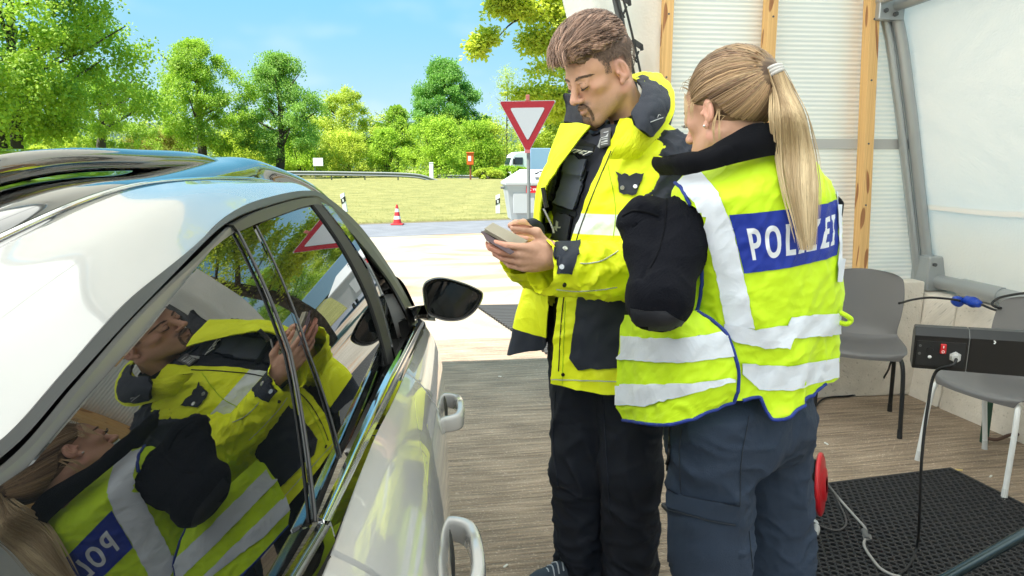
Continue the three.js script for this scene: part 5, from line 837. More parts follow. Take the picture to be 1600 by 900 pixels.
  { // hair: volume, then locks combed forward, short sides
    const f = new Field(V(-0.11, -0.06, -0.15), V(0.11, 0.22, 0.15), 0.0032);
    f.add(el(V(0, 0.078, 0.004), [0.073, 0.080, 0.096]), 0); f.add(el(V(0, 0.05, -0.03), [0.074, 0.075, 0.076]), 0.02); f.add(el(V(0, 0.092, 0.07), [0.058, 0.045, 0.042]), 0.02);
    f.cut(el(V(0, -0.035, 0.10), [0.10, 0.098, 0.075]), 0.012); f.cut(el(V(0.09, -0.03, 0.0), [0.06, 0.075, 0.12]), 0.02); f.cut(el(V(-0.09, -0.03, 0.0), [0.06, 0.075, 0.12]), 0.02); f.cut(el(V(0, -0.06, -0.1), [0.12, 0.062, 0.12]), 0.02);
    const shade = (p, d = 0) => { const q = clamp(0.45 + 0.55 * N3(p.x * 70, p.y * 40, p.z * 25) + d, 0, 1); return [lerp(0.11, 0.50, q), lerp(0.068, 0.315, q), lerp(0.052, 0.235, q)]; };
    const cap = f.mesh(); displace(cap, (p) => 0.004 * N3(p.x * 60, p.y * 30, p.z * 22) + 0.002 * N3(p.x * 160, p.y * 60, p.z * 50)); cap.computeVertexNormals(); paint(cap, (p) => shade(p, -0.15).map((v) => v * 0.75));
    const ls = [], r = mulberry(901);
    for (let i = 0; i < 6800; i++) {
      const a = r() * 6.283, y = -0.12 + 1.12 * r(), q = Math.sqrt(1 - y * y * 0.96), n = V(Math.cos(a) * q, y, Math.sin(a) * q).normalize(), p = V(n.x * 0.074, 0.076 + n.y * 0.074, 0.002 + n.z * 0.097);
      if (p.z > 0.02 && p.y < 0.062) continue; const sw = 0.35 * N3(p.x * 14, p.y * 14, p.z * 14 + 7), d = V(n.x * 0.55 + sw, 0.35 - 0.25 * Math.max(0, n.z), 1).normalize(); d.addScaledVector(n, -d.dot(n) * 0.75).normalize();
      const L = (0.026 + 0.030 * r()) * (y < 0.3 ? 0.55 : 1), b = r(), lift = 0.004 + 0.012 * r(), s = shade(p, 0.25 * (r() - 0.5)), e = s.map((v, q2) => v * (1.1 + 0.7 * b)); const fr = p.z > 0.06 ? 1 : 0;
      const P1 = p.clone().addScaledVector(d, L * 0.4).addScaledVector(n, lift), P2 = p.clone().addScaledVector(d, L * 0.8).addScaledVector(n, lift * 0.8 - 0.002).add(V(0, -0.006 * fr, 0)), P3 = p.clone().addScaledVector(d, L * (1.1)).addScaledVector(n, lift * 0.4 - 0.008).add(V(gs() * 0.004, -0.018 * fr, 0));
      ls.push({ pts: [p, P1, P2, P3].map((v) => v.applyMatrix4(HM)), w: 0.0006 + 0.0011 * r() * r(), n: n.clone().transformDirection(HM), c0: s.map((v) => v * 0.6), c1: e, tip: 1.8 });
    }
    for (let i = 0; i < 9000; i++) { const s = r() < 0.5 ? -1 : 1, z = lerp(-0.112, 0.045, r()), y = lerp(-0.03, 0.075, Math.pow(r(), 0.7)), zz = (z + 0.018) / 0.099, yy = (y - 0.03) / 0.091, rem = 1 - zz * zz - yy * yy; if (rem < 0.02 || (z > -0.04 && z < 0.012 && y < 0.03) || (y < 0.0 && z > -0.04)) continue; const p = V(s * 0.0775 * Math.sqrt(rem), y, z), n = V(p.x / 0.006, (y - 0.03) / 0.0083, (z + 0.018) / 0.0098).normalize(), d = V(0, -0.75, 0.55), L = 0.003 + 0.010 * sst(y, 0.01, 0.07); ls.push({ pts: [p, p.clone().addScaledVector(d, L * 0.5).addScaledVector(n, L * 0.35), p.clone().addScaledVector(d, L).addScaledVector(n, L * 0.3)].map((v) => v.applyMatrix4(HM)), w: 0.00045, n: n.transformDirection(HM), c0: [0.09, 0.058, 0.043], c1: [0.17, 0.11, 0.08], tip: 1.6 }); }
    wpart('hair', [cap.applyMatrix4(HM), locks(ls, 6, 0.7)], hairM, man);
  }
  // ---- trousers and shoes
  {
    const crotch = hips.clone().add(V(0, -0.1, 0)), pts = [hipR, hipL, kneeR, kneeL, ankR, ankL], [lo, hi] = boundsOf(pts, 0.2); lo.y = 0.02;
    const hemR = ankR.clone().add(V(0.005, -0.03, 0)), hemL = ankL.clone().add(V(0, -0.03, 0));
    const g = legs([[el(hips.clone().add(V(0, 0.02, 0)), [0.165, 0.15, 0.125], [TX, V(0, 1, 0), TZ]), 0], [rc(hipR, kneeR, 0.104, 0.088), 0.05], [rc(kneeR, hemR, 0.088, 0.083), 0.03], [rc(hipL, kneeL, 0.108, 0.092), 0.05], [rc(kneeL, hemL, 0.092, 0.088), 0.03]], 0.0085, lo, hi, (p) => fold(p, 0.010, 5, 1, 0.5, 3) + fold(p, 0.004 * (1 + 2 * sst(0.4 - p.y, 0, 0.3)), 9, 0.7, 1.5, 9) + 0.006 * sst(0.28 - p.y, 0, 0.2) * Math.sin(p.y * 55 + 5 * N3(p.x * 5, p.y * 3, p.z * 5)));
    const tr = wpart('trousers', g, blackTrouser, man), bv = bvhOf(g);
    wpart('side_seam', [seam(bv, [[944, 612], [946, 680], [950, 740], [952, 800]], 0.0022), seam(bv, [[868, 612], [864, 690], [872, 760]], 0.002)], navy, tr);
    wpart('belt', surf((u, v) => { const a = u * 2 * Math.PI; return hips.clone().add(V(0, 0.085 + 0.04 * v, 0)).addScaledVector(TX, 0.170 * Math.sin(a)).addScaledVector(TZ, 0.135 * Math.cos(a)); }, 40, 2, { thick: 0.006 }), zipM, man);
    const shoe = (a, d) => { const f = new Field(a.clone().add(V(-0.22, -0.11, -0.22)), a.clone().add(V(0.22, 0.06, 0.22)), 0.005), D = d.clone().normalize(), Xs = V(0, 1, 0).cross(D), c = V(a.x, 0, a.z); f.add(el(c.clone().addScaledVector(D, 0.13).setY(0.045), [0.047, 0.042, 0.085], [Xs, V(0, 1, 0), D]), 0); f.add(el(c.clone().addScaledVector(D, 0.03).setY(0.05), [0.042, 0.06, 0.09], [Xs, V(0, 1, 0), D]), 0.03); f.add(rc(a.clone().setY(0.12), c.clone().setY(0.06), 0.045, 0.04), 0.03); const up = f.mesh(), [sole, top] = split(up, (p) => p.y - 0.024); return [sole, top, D, Xs, c, up]; };
    for (const [a, d] of [[ankR, V(-0.85, 0, 0.45)], [ankL, V(-0.5, 0, 0.85)]]) {
      const [sole, top, D, Xs, c, up] = shoe(a, d), s = wpart('shoe', top, std(C(0.035, 0.05, 0.075), 0.7, { bumpMap: fabB, bumpScale: 0.002 }), man);
      wpart('sole', displace(sole, (p, n) => 0.004), std(C(0.30, 0.31, 0.32), 0.8), s);
      const lc = []; for (let i = 0; i < 6; i++) { const q = c.clone().addScaledVector(D, 0.055 + i * 0.018).setY(0.112 - i * 0.006); lc.push(tube([q.clone().addScaledVector(Xs, -0.032).add(V(0, -0.016, 0)), q.clone().add(V(0, 0.004 - i * 0.001, 0)), q.clone().addScaledVector(Xs, 0.032).addScaledVector(D, 0.01).add(V(0, -0.018, 0))], 0.0026, 10, 5)); } wpart('lace', lc, std(C(0.5, 0.53, 0.57), 0.7), s);
    }
  }
  // ---- protective vest under the jacket
  {
    const tab = [at2(972, 196, 2.01), at2(970, 225, 2.02), at2(966, 270, 2.03), at2(960, 330, 2.04), at2(954, 400, 2.05), at2(950, 470, 2.06), at2(948, 560, 2.07)].map((q, i) => [...q, ...[[0.06, 0.06, 0.07, 0.07], [0.13, 0.13, 0.115, 0.10], [0.185, 0.185, 0.145, 0.13], [0.195, 0.195, 0.15, 0.13], [0.185, 0.185, 0.145, 0.125], [0.175, 0.175, 0.14, 0.12], [0.172, 0.172, 0.138, 0.12]][i]]);
    const T = torso(tab, TX, TZ), h0 = tab[0][0], h1 = tab[6][0];
    const g = surf((u, v) => T(u * 2 * Math.PI, lerp(h1, h0, v)), 72, 60, { closedU: true, uv: [1.1, 0.8], disp: (p) => fold(p, 0.004, 12, 1, 1, 2) });
    const vest = wpart('protective_vest', g, navyVest, man), bv = bvhOf(g);
    const on = (n, poly, m, off, th, cell = 6, l) => wpart(n, onto(bv, poly, { off, thick: th, cell }), m, vest, l);
    const pouch = phy(C(0.085, 0.10, 0.15), 0.7, { bumpMap: fabB, bumpScale: 0.001 });
    on('pouch', [[862, 258], [878, 264], [868, 316], [851, 310]], pouch, 0.022, 0.022); on('pouch_flap', [[882, 232], [895, 235], [880, 268], [860, 263]], pouch, 0.030, 0.012);
    on('pouch', [[893, 262], [920, 268], [902, 327], [873, 315], [884, 292]], pouch, 0.024, 0.024); on('pouch_flap', [[897, 250], [926, 254], [918, 278], [890, 270]], pouch, 0.032, 0.012);
    on('lower_pouch', [[874, 332], [897, 338], [890, 376], [866, 372]], navyVest, 0.014, 0.014); on('webbing', [[856, 318], [902, 331], [901, 337], [855, 324]], navy, 0.006, 0.005);
    on('strap', [[915, 188], [930, 186], [944, 208], [926, 214]], navy, 0.012, 0.008); on('strap', [[884, 222], [888, 214], [906, 204], [908, 212]], zipM, 0.016, 0.006);
    const nm = canvasTex(512, 200, (x, w, h) => { x.fillStyle = '#2b3040'; x.fillRect(0, 0, w, h); x.strokeStyle = '#11141c'; x.lineWidth = 10; x.strokeRect(5, 5, w - 10, h - 10); x.fillStyle = '#ffffff'; x.font = 'bold 136px sans-serif'; x.textAlign = 'center'; x.textBaseline = 'middle'; x.save(); x.translate(w / 2, h / 2 + 4); x.scale(0.86, 1); x.fillText('POLIZEI', 0, 0); x.restore(); });
    const A = [888, 241], B = [929, 250], Cc = [936, 233], D = [903, 225], [A3, B3, D3] = [A, B, D].map((q) => hit(bv, ...q).p), ux = B3.clone().sub(A3), vx = D3.clone().sub(A3), uu = ux.dot(ux), vv = vx.dot(vx), uvw = ux.dot(vx), uvq = (p) => { const d = p.clone().sub(A3), a = d.dot(ux), b = d.dot(vx), de = uu * vv - uvw * uvw; return [clamp((a * vv - b * uvw) / de, 0, 1), clamp((b * uu - a * uvw) / de, 0, 1)]; };
    wpart('name_patch', onto(bv, [A, B, Cc, D], { off: 0.040, thick: 0.008, cell: 5, uvP: uvq }), phy(C(1, 1, 1), 0.7, { map: nm }), vest, 'navy patch reading POLIZEI');
    const mic = on('radio_microphone', [[945, 214], [958, 211], [957, 231], [944, 236]], std(C(0.11, 0.11, 0.12), 0.5), 0.03, 0.02, 5); for (let i = 0; i < 5; i++) on('microphone_slot', [[946.5, 219 + i * 3], [956, 217 + i * 3], [956, 218.2 + i * 3], [946.5, 220.2 + i * 3]], piping, 0.0315, 0.001, 4);
    on('cable', [[936, 232], [944, 214], [947, 215], [939, 234]], piping, 0.014, 0.004, 4);
    on('cross_badge', [[872, 351], [875, 351.6], [876, 346.5], [879, 347], [878.3, 352], [881.5, 352.8], [881, 356], [877.7, 355.4], [876.8, 360], [873.6, 359.4], [874.4, 354.8], [871.4, 354]], std(C(0.62, 0.62, 0.58), 0.7), 0.0165, 0.0015, 4);
    on('radio', [[848, 316], [866, 322], [864, 372], [846, 366]], zipM, 0.04, 0.034); wpart('radio_antenna', rod(P(854, 324, 1.86), P(848, 293, 1.86), 0.007, 0.006), zipM, vest); wpart('clip', tube([P(849, 326, 1.845), P(856, 340, 1.84), P(864, 358, 1.84), P(865, 364, 1.84)], 0.003, 12, 6), std(C(0.25, 0.25, 0.27), 0.4), vest);
    // dark shirt collar at the throat
    wpart('shirt_collar', surf((u, v) => { const a = lerp(0.2, 6.08, u); return L2W(0.066 * Math.sin(a) * (1 - 0.06 * v), -0.195 + 0.055 * v + 0.03 * (Math.cos(a) < 0 ? 1 : 0.2), -0.045 + 0.07 * Math.cos(a) * (1 - 0.08 * v)); }, 40, 5, { thick: 0.004 }), zipM, man);
  }
  // ---- jacket
  {
    const edge = [[957, 214], [945, 240], [930, 276], [912, 320], [893, 370], [880, 420], [871, 470], [866, 520], [863, 570], [861, 604]];
    const rows = [[978, 190, 2.02], [974, 212, 2.03], [970, 240, 2.035], [964, 290, 2.04], [958, 350, 2.045], [954, 410, 2.05], [951, 480, 2.055], [949, 535, 2.06], [948, 577, 2.06]];
    const dims = [[0.10, 0.10, 0.085, 0.10], [0.13, 0.165, 0.125, 0.13], [0.165, 0.212, 0.165, 0.15], [0.20, 0.232, 0.195, 0.165], [0.238, 0.238, 0.21, 0.17], [0.24, 0.242, 0.215, 0.175], [0.245, 0.25, 0.22, 0.185], [0.25, 0.258, 0.225, 0.19], [0.25, 0.262, 0.228, 0.195]];
    const tab = rows.map((r, i) => [...at2(...r), ...dims[i]]), T = torso(tab, TX, TZ), h0 = tab[0][0], hE = tab[8][0];
    const edgeX = (py) => { for (let i = 0; i < edge.length - 1; i++) if (py <= edge[i + 1][1] || i === edge.length - 2) return lerp(edge[i][0], edge[i + 1][0], (py - edge[i][1]) / (edge[i + 1][1] - edge[i][1])); };
    const phiL = (h) => { let a = -1.2, b = 1.3; for (let i = 0; i < 30; i++) { const m = (a + b) / 2, q = proj(T(m, h)); if (q[0] < edgeX(q[1])) a = m; else b = m; } return a; }, cache = []; for (let i = 0; i <= 60; i++) cache.push(phiL(lerp(hE, h0, i / 60)));
    const pl = (v) => { const x = v * 60, i = Math.min(59, Math.floor(x)); return lerp(cache[i], cache[i + 1], x - i); }, pr = (v) => 2 * Math.PI - lerp(1.75, 0.9, v);
    const wr = (p) => fold(p, 0.009, 6, 1, 0.55, 5) + fold(p, 0.005, 12, 1.2, 0.9, 8) + fold(p, 0.003, 26, 1, 1, 1);
    const shell = surf((u, v) => T(lerp(pl(v), pr(v), u), lerp(hE, h0, v)), 110, 90, { uv: [1.5, 0.85], disp: wr });
    const bandH = P(940, 350, 1.86).y, tilt = (p) => p.y - bandH;
    const [below, above] = split(shell, (p) => tilt(p) - 0.028), [low, band] = split(below, (p) => tilt(p) + 0.028);
    const th = (g) => thicken(mergeVertices(g, 1e-5), 0.006);
    const jacket = wpart('jacket', [th(low), th(above)], hiVis, man); wpart('reflective_band', th(band), silverTape, jacket);
    const bv = bvhOf(shell), on = (n, poly, m, off = 0.003, t = 0.003, cell = 7, l) => wpart(n, onto(bv, poly, { off, thick: t, cell }), m, jacket, l);
    on('pocket_flap', [[963.6, 269], [983, 274], [1006, 272.4], [994, 303], [987, 306], [968, 301]], navy, 0.009, 0.005); for (const [x, y] of [[972, 292.5], [992, 293.5]]) wpart('snap', disc(bv, x, y, 0.0062, 0.004, 0.011), snapM, jacket);
    on('lower_pocket', [[905, 455], [985, 455], [985, 573], [906, 577], [892, 560], [897, 520]], navy, 0.008, 0.005); on('hem_seam', [[862, 592], [985, 596], [985, 597.4], [862, 593.4]], piping, 0.0025, 0.001);
    wpart('zip', seam(bv, [[955, 236], [938, 276], [921, 318], [903, 368], [890, 418], [881, 466], [876, 520], [873, 580]], 0.0018, 0.001), zipM, jacket);
    wpart('seam_line', [seam(bv, [[950, 258], [962, 330], [958, 372]], 0.0012), seam(bv, [[884, 470], [880, 560], [879, 600]], 0.0012)], hiVisGreen, jacket);
    for (const [x, y] of [[868, 500], [880, 585]]) wpart('snap', disc(bv, x, y, 0.0055, 0.003, 0.003), zipM, jacket);
    // hanging right front, turned out at the hem
    const rp = [[[879, 194, 1.95], [903, 193, 1.88], [922, 197, 1.85]], [[863, 240, 1.97], [875, 241, 1.89], [886, 246, 1.87]], [[845, 290, 2.0], [849, 291, 1.93], [854, 292, 1.89]], [[837, 345, 2.02], [841, 345, 1.95], [846, 345, 1.92]], [[826, 430, 2.04], [842, 432, 1.97], [858, 434, 1.94]], [[812, 480, 2.05], [834, 483, 1.985], [857, 487, 1.95]], [[801, 525, 2.06], [827, 529, 2.0], [854, 534, 1.97]], [[795, 555, 2.06], [820, 550, 2.01], [850, 546, 1.98]]].map((r) => r.map((q) => P(...q)));
    const back = rp.map((r, i) => [T(Math.PI * 1.25, r[0].y), T(Math.PI * 1.45, r[0].y).lerp(r[0], 0.25), ...r]);
    const pn = surf((u, v) => netF(back)(u, v), 40, 60, { uv: [0.4, 0.85], disp: (p) => fold(p, 0.006, 8, 1, 0.5, 12) });
    const hemAt = P(820, 520, 2).y, [lowR, upR] = split(pn, (p) => p.y - hemAt + 0.1 * (p.x - P(826, 520, 2).x));
    wpart('front_panel', th(upR), hiVis, jacket); wpart('panel_hem', th(lowR), navy, jacket); wpart('panel_lining', onto(bvhOf(pn), [[806, 545], [849, 534], [852, 546], [806, 557]], { off: 0.003, thick: 0.002, cell: 6 }), hiVisGreen, jacket);
    // inside of the open jacket behind the body shows navy lining
    wpart('lining', surf((u, v) => { const h = lerp(hE + 0.01, h0 - 0.12, v), a = lerp(pl(v) + 0.02, pr(v) - 0.02, u), p = T(a, h), c = V(0, h, 0); const q = T(a + Math.PI, h).add(p).multiplyScalar(0.5); return p.lerp(q, 0.09); }, 60, 30), navy, jacket);
    // sleeves
    const sleeve = (S, E, Wr, rS, rE, rW, seed) => { const [lo, hi] = boundsOf([S, E, Wr], 0.13), f = new Field(lo, hi, 0.007); f.add(el(S, [rS * 1.1, rS * 1.08, rS * 1.08]), 0); f.add(rc(S, E, rS, rE), 0.05); f.add(rc(E, Wr, rE, rW), 0.03); const g = f.mesh(); displace(g, (p) => { const e = Math.exp(-p.distanceToSquared(E) / 0.014); return fold(p, 0.010, 9, 1, 1, seed) + fold(p, 0.006 + 0.010 * e, 15, 1, 1.3, seed + 4); }); g.computeVertexNormals(); return g; };
    const endL = P(846, 418, 1.635), sl = sleeve(SL, P(1006, 425, 1.80), endL, 0.078, 0.078, 0.062, 31), dirL = endL.clone().sub(EL).normalize();
    const [upNavy, rest] = split(sl, (p) => -Math.min(p.y - 1.29, 1.2 * (p.x - SL.x + 0.10)));
    const [cut0, main0] = split(rest, (p) => -(p.clone().sub(endL).dot(dirL) - 0.004));
    const S1 = wpart('sleeve', main0, hiVis, jacket); wpart('sleeve_yoke', upNavy, navy, jacket);
    const bs = bvhOf(main0), onS = (n, poly, m, off = 0.003, t = 0.003, cell = 6) => wpart(n, onto(bs, poly, { off, thick: t, cell }), m, S1);
    onS('cuff_tab', [[866, 380], [900, 379], [907, 377], [903, 392], [893, 428], [864, 428]], navy, 0.006, 0.005); for (const [x, y] of [[880.5, 392], [878.5, 417]]) wpart('snap', disc(bs, x, y, 0.0068, 0.004, 0.009), snapM, S1);
    wpart('snap', disc(bs, 881, 445, 0.006, 0.003, 0.003), zipM, S1); wpart('piping', seam(bs, [[906, 412], [925, 411], [945, 405], [966, 392]], 0.0016, 0.001), piping, S1); wpart('cuff_seam', seam(bs, [[869, 452], [900, 455], [935, 453], [964, 449]], 0.0014, 0.001), piping, S1);
    const endR = P(808, 402, 1.78), sr = sleeve(SR, ER, endR, 0.064, 0.062, 0.050, 47), dirR = endR.clone().sub(ER).normalize(), [, srm] = split(sr, (p) => -(p.clone().sub(endR).dot(dirR) - 0.0));
    const [srUp, srLo] = split(srm, (p) => -(p.y - 1.30)); wpart('sleeve', srLo, hiVis, jacket); wpart('sleeve_yoke', srUp, navy, jacket);
    wpart('cuff_tab', tube([P(822, 352, 1.84), P(834, 350, 1.86), P(842, 358, 1.88), P(842, 372, 1.88)], 0.016, 14, 8), navy, jacket);
    // collar: two turned-out wings and the part behind the neck
    const cg = (rows) => rows.map((r) => r.map((q) => P(...q)));
    const wing = [[[993, 127, 2.0], [1008, 121, 2.01], [1022, 121, 2.04]], [[1003, 140, 1.91], [1022, 136, 1.91], [1037, 138, 1.96]], [[1000, 158, 1.85], [1021, 160, 1.835], [1043, 158, 1.89]], [[987, 181, 1.805], [1010, 187, 1.79], [1037, 184, 1.85]], [[991, 194, 1.785], [1003, 207, 1.775], [1016, 215, 1.80]]];
    const wg = surf(netF(cg(wing)), 20, 30, { thick: 0.010, disp: (p) => fold(p, 0.004, 16, 1, 1, 3) }); wpart('collar', wg, navy, jacket);
    const yb = [[[984, 122, 2.03], [1010, 116, 2.04], [1030, 119, 2.08]], [[1000, 134, 1.95], [1026, 128, 1.95], [1046, 137, 1.99]], [[1004, 160, 1.88], [1026, 160, 1.86], [1051, 160, 1.92]], [[990, 190, 1.83], [1014, 192, 1.815], [1044, 190, 1.87]], [[962, 228, 1.80], [990, 226, 1.80], [1014, 226, 1.82]], [[952, 246, 1.815], [975, 246, 1.82], [996, 246, 1.84]]];
    wpart('collar_back', surf(netF(cg(yb)), 20, 30, { thick: 0.008, disp: (p) => fold(p, 0.004, 12, 1, 1, 6) }), hiVis, jacket, 'yellow outside of the turned collar');
    const bw = bvhOf(wg); wpart('drawcord', [seam(bw, [[1016, 191], [1026, 187], [1035, 184]], 0.0012, 0.002), seam(bw, [[1026, 184], [1029, 179], [1032, 181]], 0.001, 0.002)], piping, jacket); wpart('snap', disc(bv, 1000, 210, 0.006, 0.004, 0.02), zipM, jacket);
    const lw = [[[879, 149, 2.06], [893, 151, 2.08], [908, 156, 2.11]], [[884, 170, 2.03], [900, 172, 2.04], [918, 176, 2.06]], [[881, 195, 1.96], [898, 197, 1.95], [922, 199, 1.95]]];
    wpart('collar', surf(netF(cg(lw)), 14, 14, { thick: 0.010, disp: (p) => fold(p, 0.003, 16, 1, 1, 9) }), navy, jacket); wpart('snap', disc(bvhOf(pn), 892, 199, 0.005, 0.003, 0.003), zipM, jacket);
    const nb = L2W(0, -0.185, -0.055); wpart('collar', surf((u, v) => { const a = lerp(1.1, 5.0, u), r = 0.085 + 0.02 * v; return nb.clone().add(V(0, -0.04 + 0.085 * v, 0)).addScaledVector(TX, Math.sin(a) * r * 1.05).addScaledVector(TZ, Math.cos(a) * r); }, 30, 6, { thick: 0.01 }), navy, jacket);
  }
}
{ // the booklet in his hands
  const o = thing('passport_booklet', 'small open dark covered booklet held in the hands of the man', 'booklet', P(785, 378, 1.62)), c = P(785, 378, 1.62);
  const q = (x, y, d) => P(x, y, d), cover = std(C(0.075, 0.045, 0.055), 0.5), page = std(C(0.34, 0.31, 0.25), 0.8);
  const A = q(752, 363, 1.62), B = q(806, 394, 1.60), Cc = q(826, 377, 1.68), Dd = q(766, 353, 1.69), n = B.clone().sub(A).cross(Dd.clone().sub(A)).normalize(); if (n.y < 0) n.negate();
  const sheetB = (lift, k, m, nm, l) => wpart(nm, slab([A, B, Cc, Dd].map((p, i, a) => p.clone().lerp(c, k).addScaledVector(n, lift)), n, nm === 'page' ? 0.0012 : 0.002), m, o, l);
  // lower cover faces the camera below, pages fan above it
  const A2 = q(757, 367, 1.615), B2 = q(800, 397, 1.597), low = [A, B, B.clone().addScaledVector(V(0, -1, 0), 0.0).add(V(-0.002, -0.004, 0)), A.clone().add(V(0.006, -0.008, 0.0))];
  wpart('cover', slab([q(752, 362, 1.625), q(771, 352, 1.68), q(806, 374, 1.665), q(800, 394, 1.60), q(783, 389, 1.60), q(760, 373, 1.612)], n, 0.002), cover, o, 'dark front cover');
  sheetB(0.004, 0.06, page, 'page'); sheetB(0.007, 0.10, page, 'page'); sheetB(0.0098, 0.05, page, 'page');
  wpart('cover', surf((u, v) => { const a = q(752, 361, 1.618).lerp(q(804, 394, 1.592), u), b = q(760, 376, 1.60).lerp(q(797, 398, 1.588), u); return a.lerp(b, v); }, 6, 4, { thick: 0.002 }), cover, o, 'lower cover seen from below');
}
// ---------------------------------------------------------------- the woman
const woman = thing('person', 'woman with a long blond ponytail in a yellow vest seen from behind', 'person', V(P(1170, 640, 1.62).x, 0, -1.62));
{
  const [WX, , WZ] = frame(V(-0.6, 0, -0.8)), UPV = V(0, 1, 0);
  const HF = frame(V(-0.55, 0, -0.835), 0.20, 0.02), k = 1.0, earL = V(0.0775, -0.006, -0.016), HM = mat4(HF, k, V(0, 0, 0)), off = earL.clone().applyMatrix4(HM); HM.setPosition(P(1107, 173, 1.50).sub(off));
  const L2W = (x, y, z) => V(x, y, z).applyMatrix4(HM);
  const head0 = headGeo({ jaw: -0.004, neck: 0.86, brow: 0.7, wide: 0.95, ear: 0.86, nend: -0.165, nz: -0.03 }), hb0 = bvhOf(head0)[0], onFace = (x, y, o = 0.001) => { const h = hb0.raycastFirst(new THREE.Ray(V(x, y, 0.25), V(0, 0, -1)), THREE.DoubleSide); return V(x, y, (h ? h.point.z : 0.05) + o); };
  const head = toneFace(head0, { lip: 1, scalp: true }).applyMatrix4(HM);
  const SL = P(1066, 352, 1.53), EL = P(1031, 462, 1.40), WL = P(1004, 345, 1.52), SR = P(1268, 332, 1.69), ER = P(1262, 470, 1.78), WR = P(1120, 440, 1.96);
  const neck = L2W(0, -0.15, -0.05), chest = P(1185, 330, 1.60), hips = P(1160, 640, 1.66);
  const hipL = P(1110, 655, 1.585), hipR = P(1206, 650, 1.73), kneeL = P(1110, 850, 1.59), kneeR = P(1212, 850, 1.74), ankL = kneeL.clone().setY(0.10).add(V(0.02, 0, 0.05)), ankR = kneeR.clone().setY(0.10).add(V(0.03, 0, 0.05));
  const handM = (z, y, at) => { const Z = z.clone().normalize(), Y = y.clone().addScaledVector(Z, -y.dot(Z)).normalize(), X = Y.clone().cross(Z); return mat4([X, Y, Z], 0.86, at); };
  const fist = [[0.5, 0.9, 0.6], [0.5, 0.9, 0.6], [0.55, 0.9, 0.6], [0.6, 0.9, 0.6]], th = [[0.6, -0.2, 0.8], [0.1, -0.3, 1], [-0.2, -0.2, 1]];
  const lh = handGeo(-1, fist, th).applyMatrix4(handM(V(0.55, 0.12, -0.8), V(-0.4, 0.2, -0.2), P(1030, 352, 1.63))), rh = handGeo(1, fist, th).applyMatrix4(handM(V(-0.7, 0.4, 0.1), V(-0.3, 0.2, -0.8), P(1092, 420, 1.92)));
  const core = bodyCore([[chest.clone().add(V(0, -0.06, -0.02)), hips, 0.085, 0.10], [SL.clone().add(V(0.03, -0.05, -0.02)), SR.clone().add(V(-0.03, -0.05, 0.02)), 0.035, 0.035], [neck, chest.clone().add(V(-0.02, -0.06, -0.04)), 0.036, 0.06], [SL, EL, 0.038, 0.032], [EL, WL, 0.03, 0.022], [SR, ER, 0.038, 0.032], [ER, WR, 0.03, 0.022], [hipL, kneeL, 0.078, 0.052], [kneeL, ankL, 0.048, 0.032], [hipR, kneeR, 0.078, 0.052], [kneeR, ankR, 0.048, 0.032]]);
  wpart('body', [head, lh, rh, core], skin, woman);
  const lash = [], brows = [];
  for (const s of [-1, 1]) { for (let i = 0; i < 16; i++) { const t = i / 15, p = onFace(s * lerp(0.018, 0.044, t), -0.0095 - 0.003 * Math.sin(t * 3.1), 0.0004); lash.push({ pts: [p, p.clone().add(V(s * 0.002, -0.0015, 0.005)), p.clone().add(V(s * 0.004, 0.001, 0.0095))].map((q) => q.applyMatrix4(HM)), w: 0.0008, n: V(0, 1, 0), c0: [0.02, 0.012, 0.01], c1: [0.03, 0.02, 0.015], tip: 2 }); } for (let i = 0; i < 110; i++) { const t = rnd(), x = s * lerp(0.012, 0.048, t), y = 0.014 + 0.007 * Math.sin(t * 2.6) - 0.005 * t + gs() * 0.0014, z = 0; brows.push({ pts: [onFace(x, y, 0.0003), onFace(x + s * 0.004, y + 0.001, 0.0012), onFace(x + s * 0.008, y, 0.0006)].map((p) => p.applyMatrix4(HM)), w: 0.0008, n: HF[2], c0: [0.10, 0.06, 0.035], c1: [0.16, 0.10, 0.06], tip: 2 }); } }
  wpart('eyelash', locks(lash, 3), hairM, woman); wpart('eyebrow', locks(brows, 3), hairM, woman);
  wpart('ear_stud', new THREE.SphereGeometry(0.003, 12, 8).translate(...L2W(0.0815, -0.036, -0.004).toArray()), snapM, woman);
  { // hair drawn back to the tie, then the ponytail
    const r = mulberry(333), c0 = V(0, 0.035, -0.020), R0 = V(0.0795, 0.0955, 0.103), tie = V(0.004, 0.052, -0.122);
    const sph = (p) => V((p.x - c0.x) / R0.x, (p.y - c0.y) / R0.y, (p.z - c0.z) / R0.z), uns = (q, e = 0) => V(q.x * (R0.x + e) + c0.x, q.y * (R0.y + e) + c0.y, q.z * (R0.z + e) + c0.z);
    const f = new Field(V(-0.11, -0.1, -0.16), V(0.11, 0.16, 0.13), 0.003); f.add(el(c0, [R0.x, R0.y, R0.z]), 0); f.add(el(V(0, 0.04, -0.1), [0.04, 0.045, 0.03]), 0.03);
    f.cut(el(V(0, -0.055, 0.088), [0.10, 0.118, 0.075]), 0.008); for (const s of [-1, 1]) { f.cut(el(V(s * 0.085, -0.045, 0.015), [0.035, 0.062, 0.046]), 0.008); } f.cut(el(V(0, -0.115, -0.04), [0.12, 0.075, 0.13]), 0.012);
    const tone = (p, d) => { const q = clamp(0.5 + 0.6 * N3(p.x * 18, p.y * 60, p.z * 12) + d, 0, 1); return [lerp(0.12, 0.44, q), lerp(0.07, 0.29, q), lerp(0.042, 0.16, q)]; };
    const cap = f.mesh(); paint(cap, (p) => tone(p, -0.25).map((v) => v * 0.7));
    const ls = [], T = sph(tie).normalize(), hl = [];
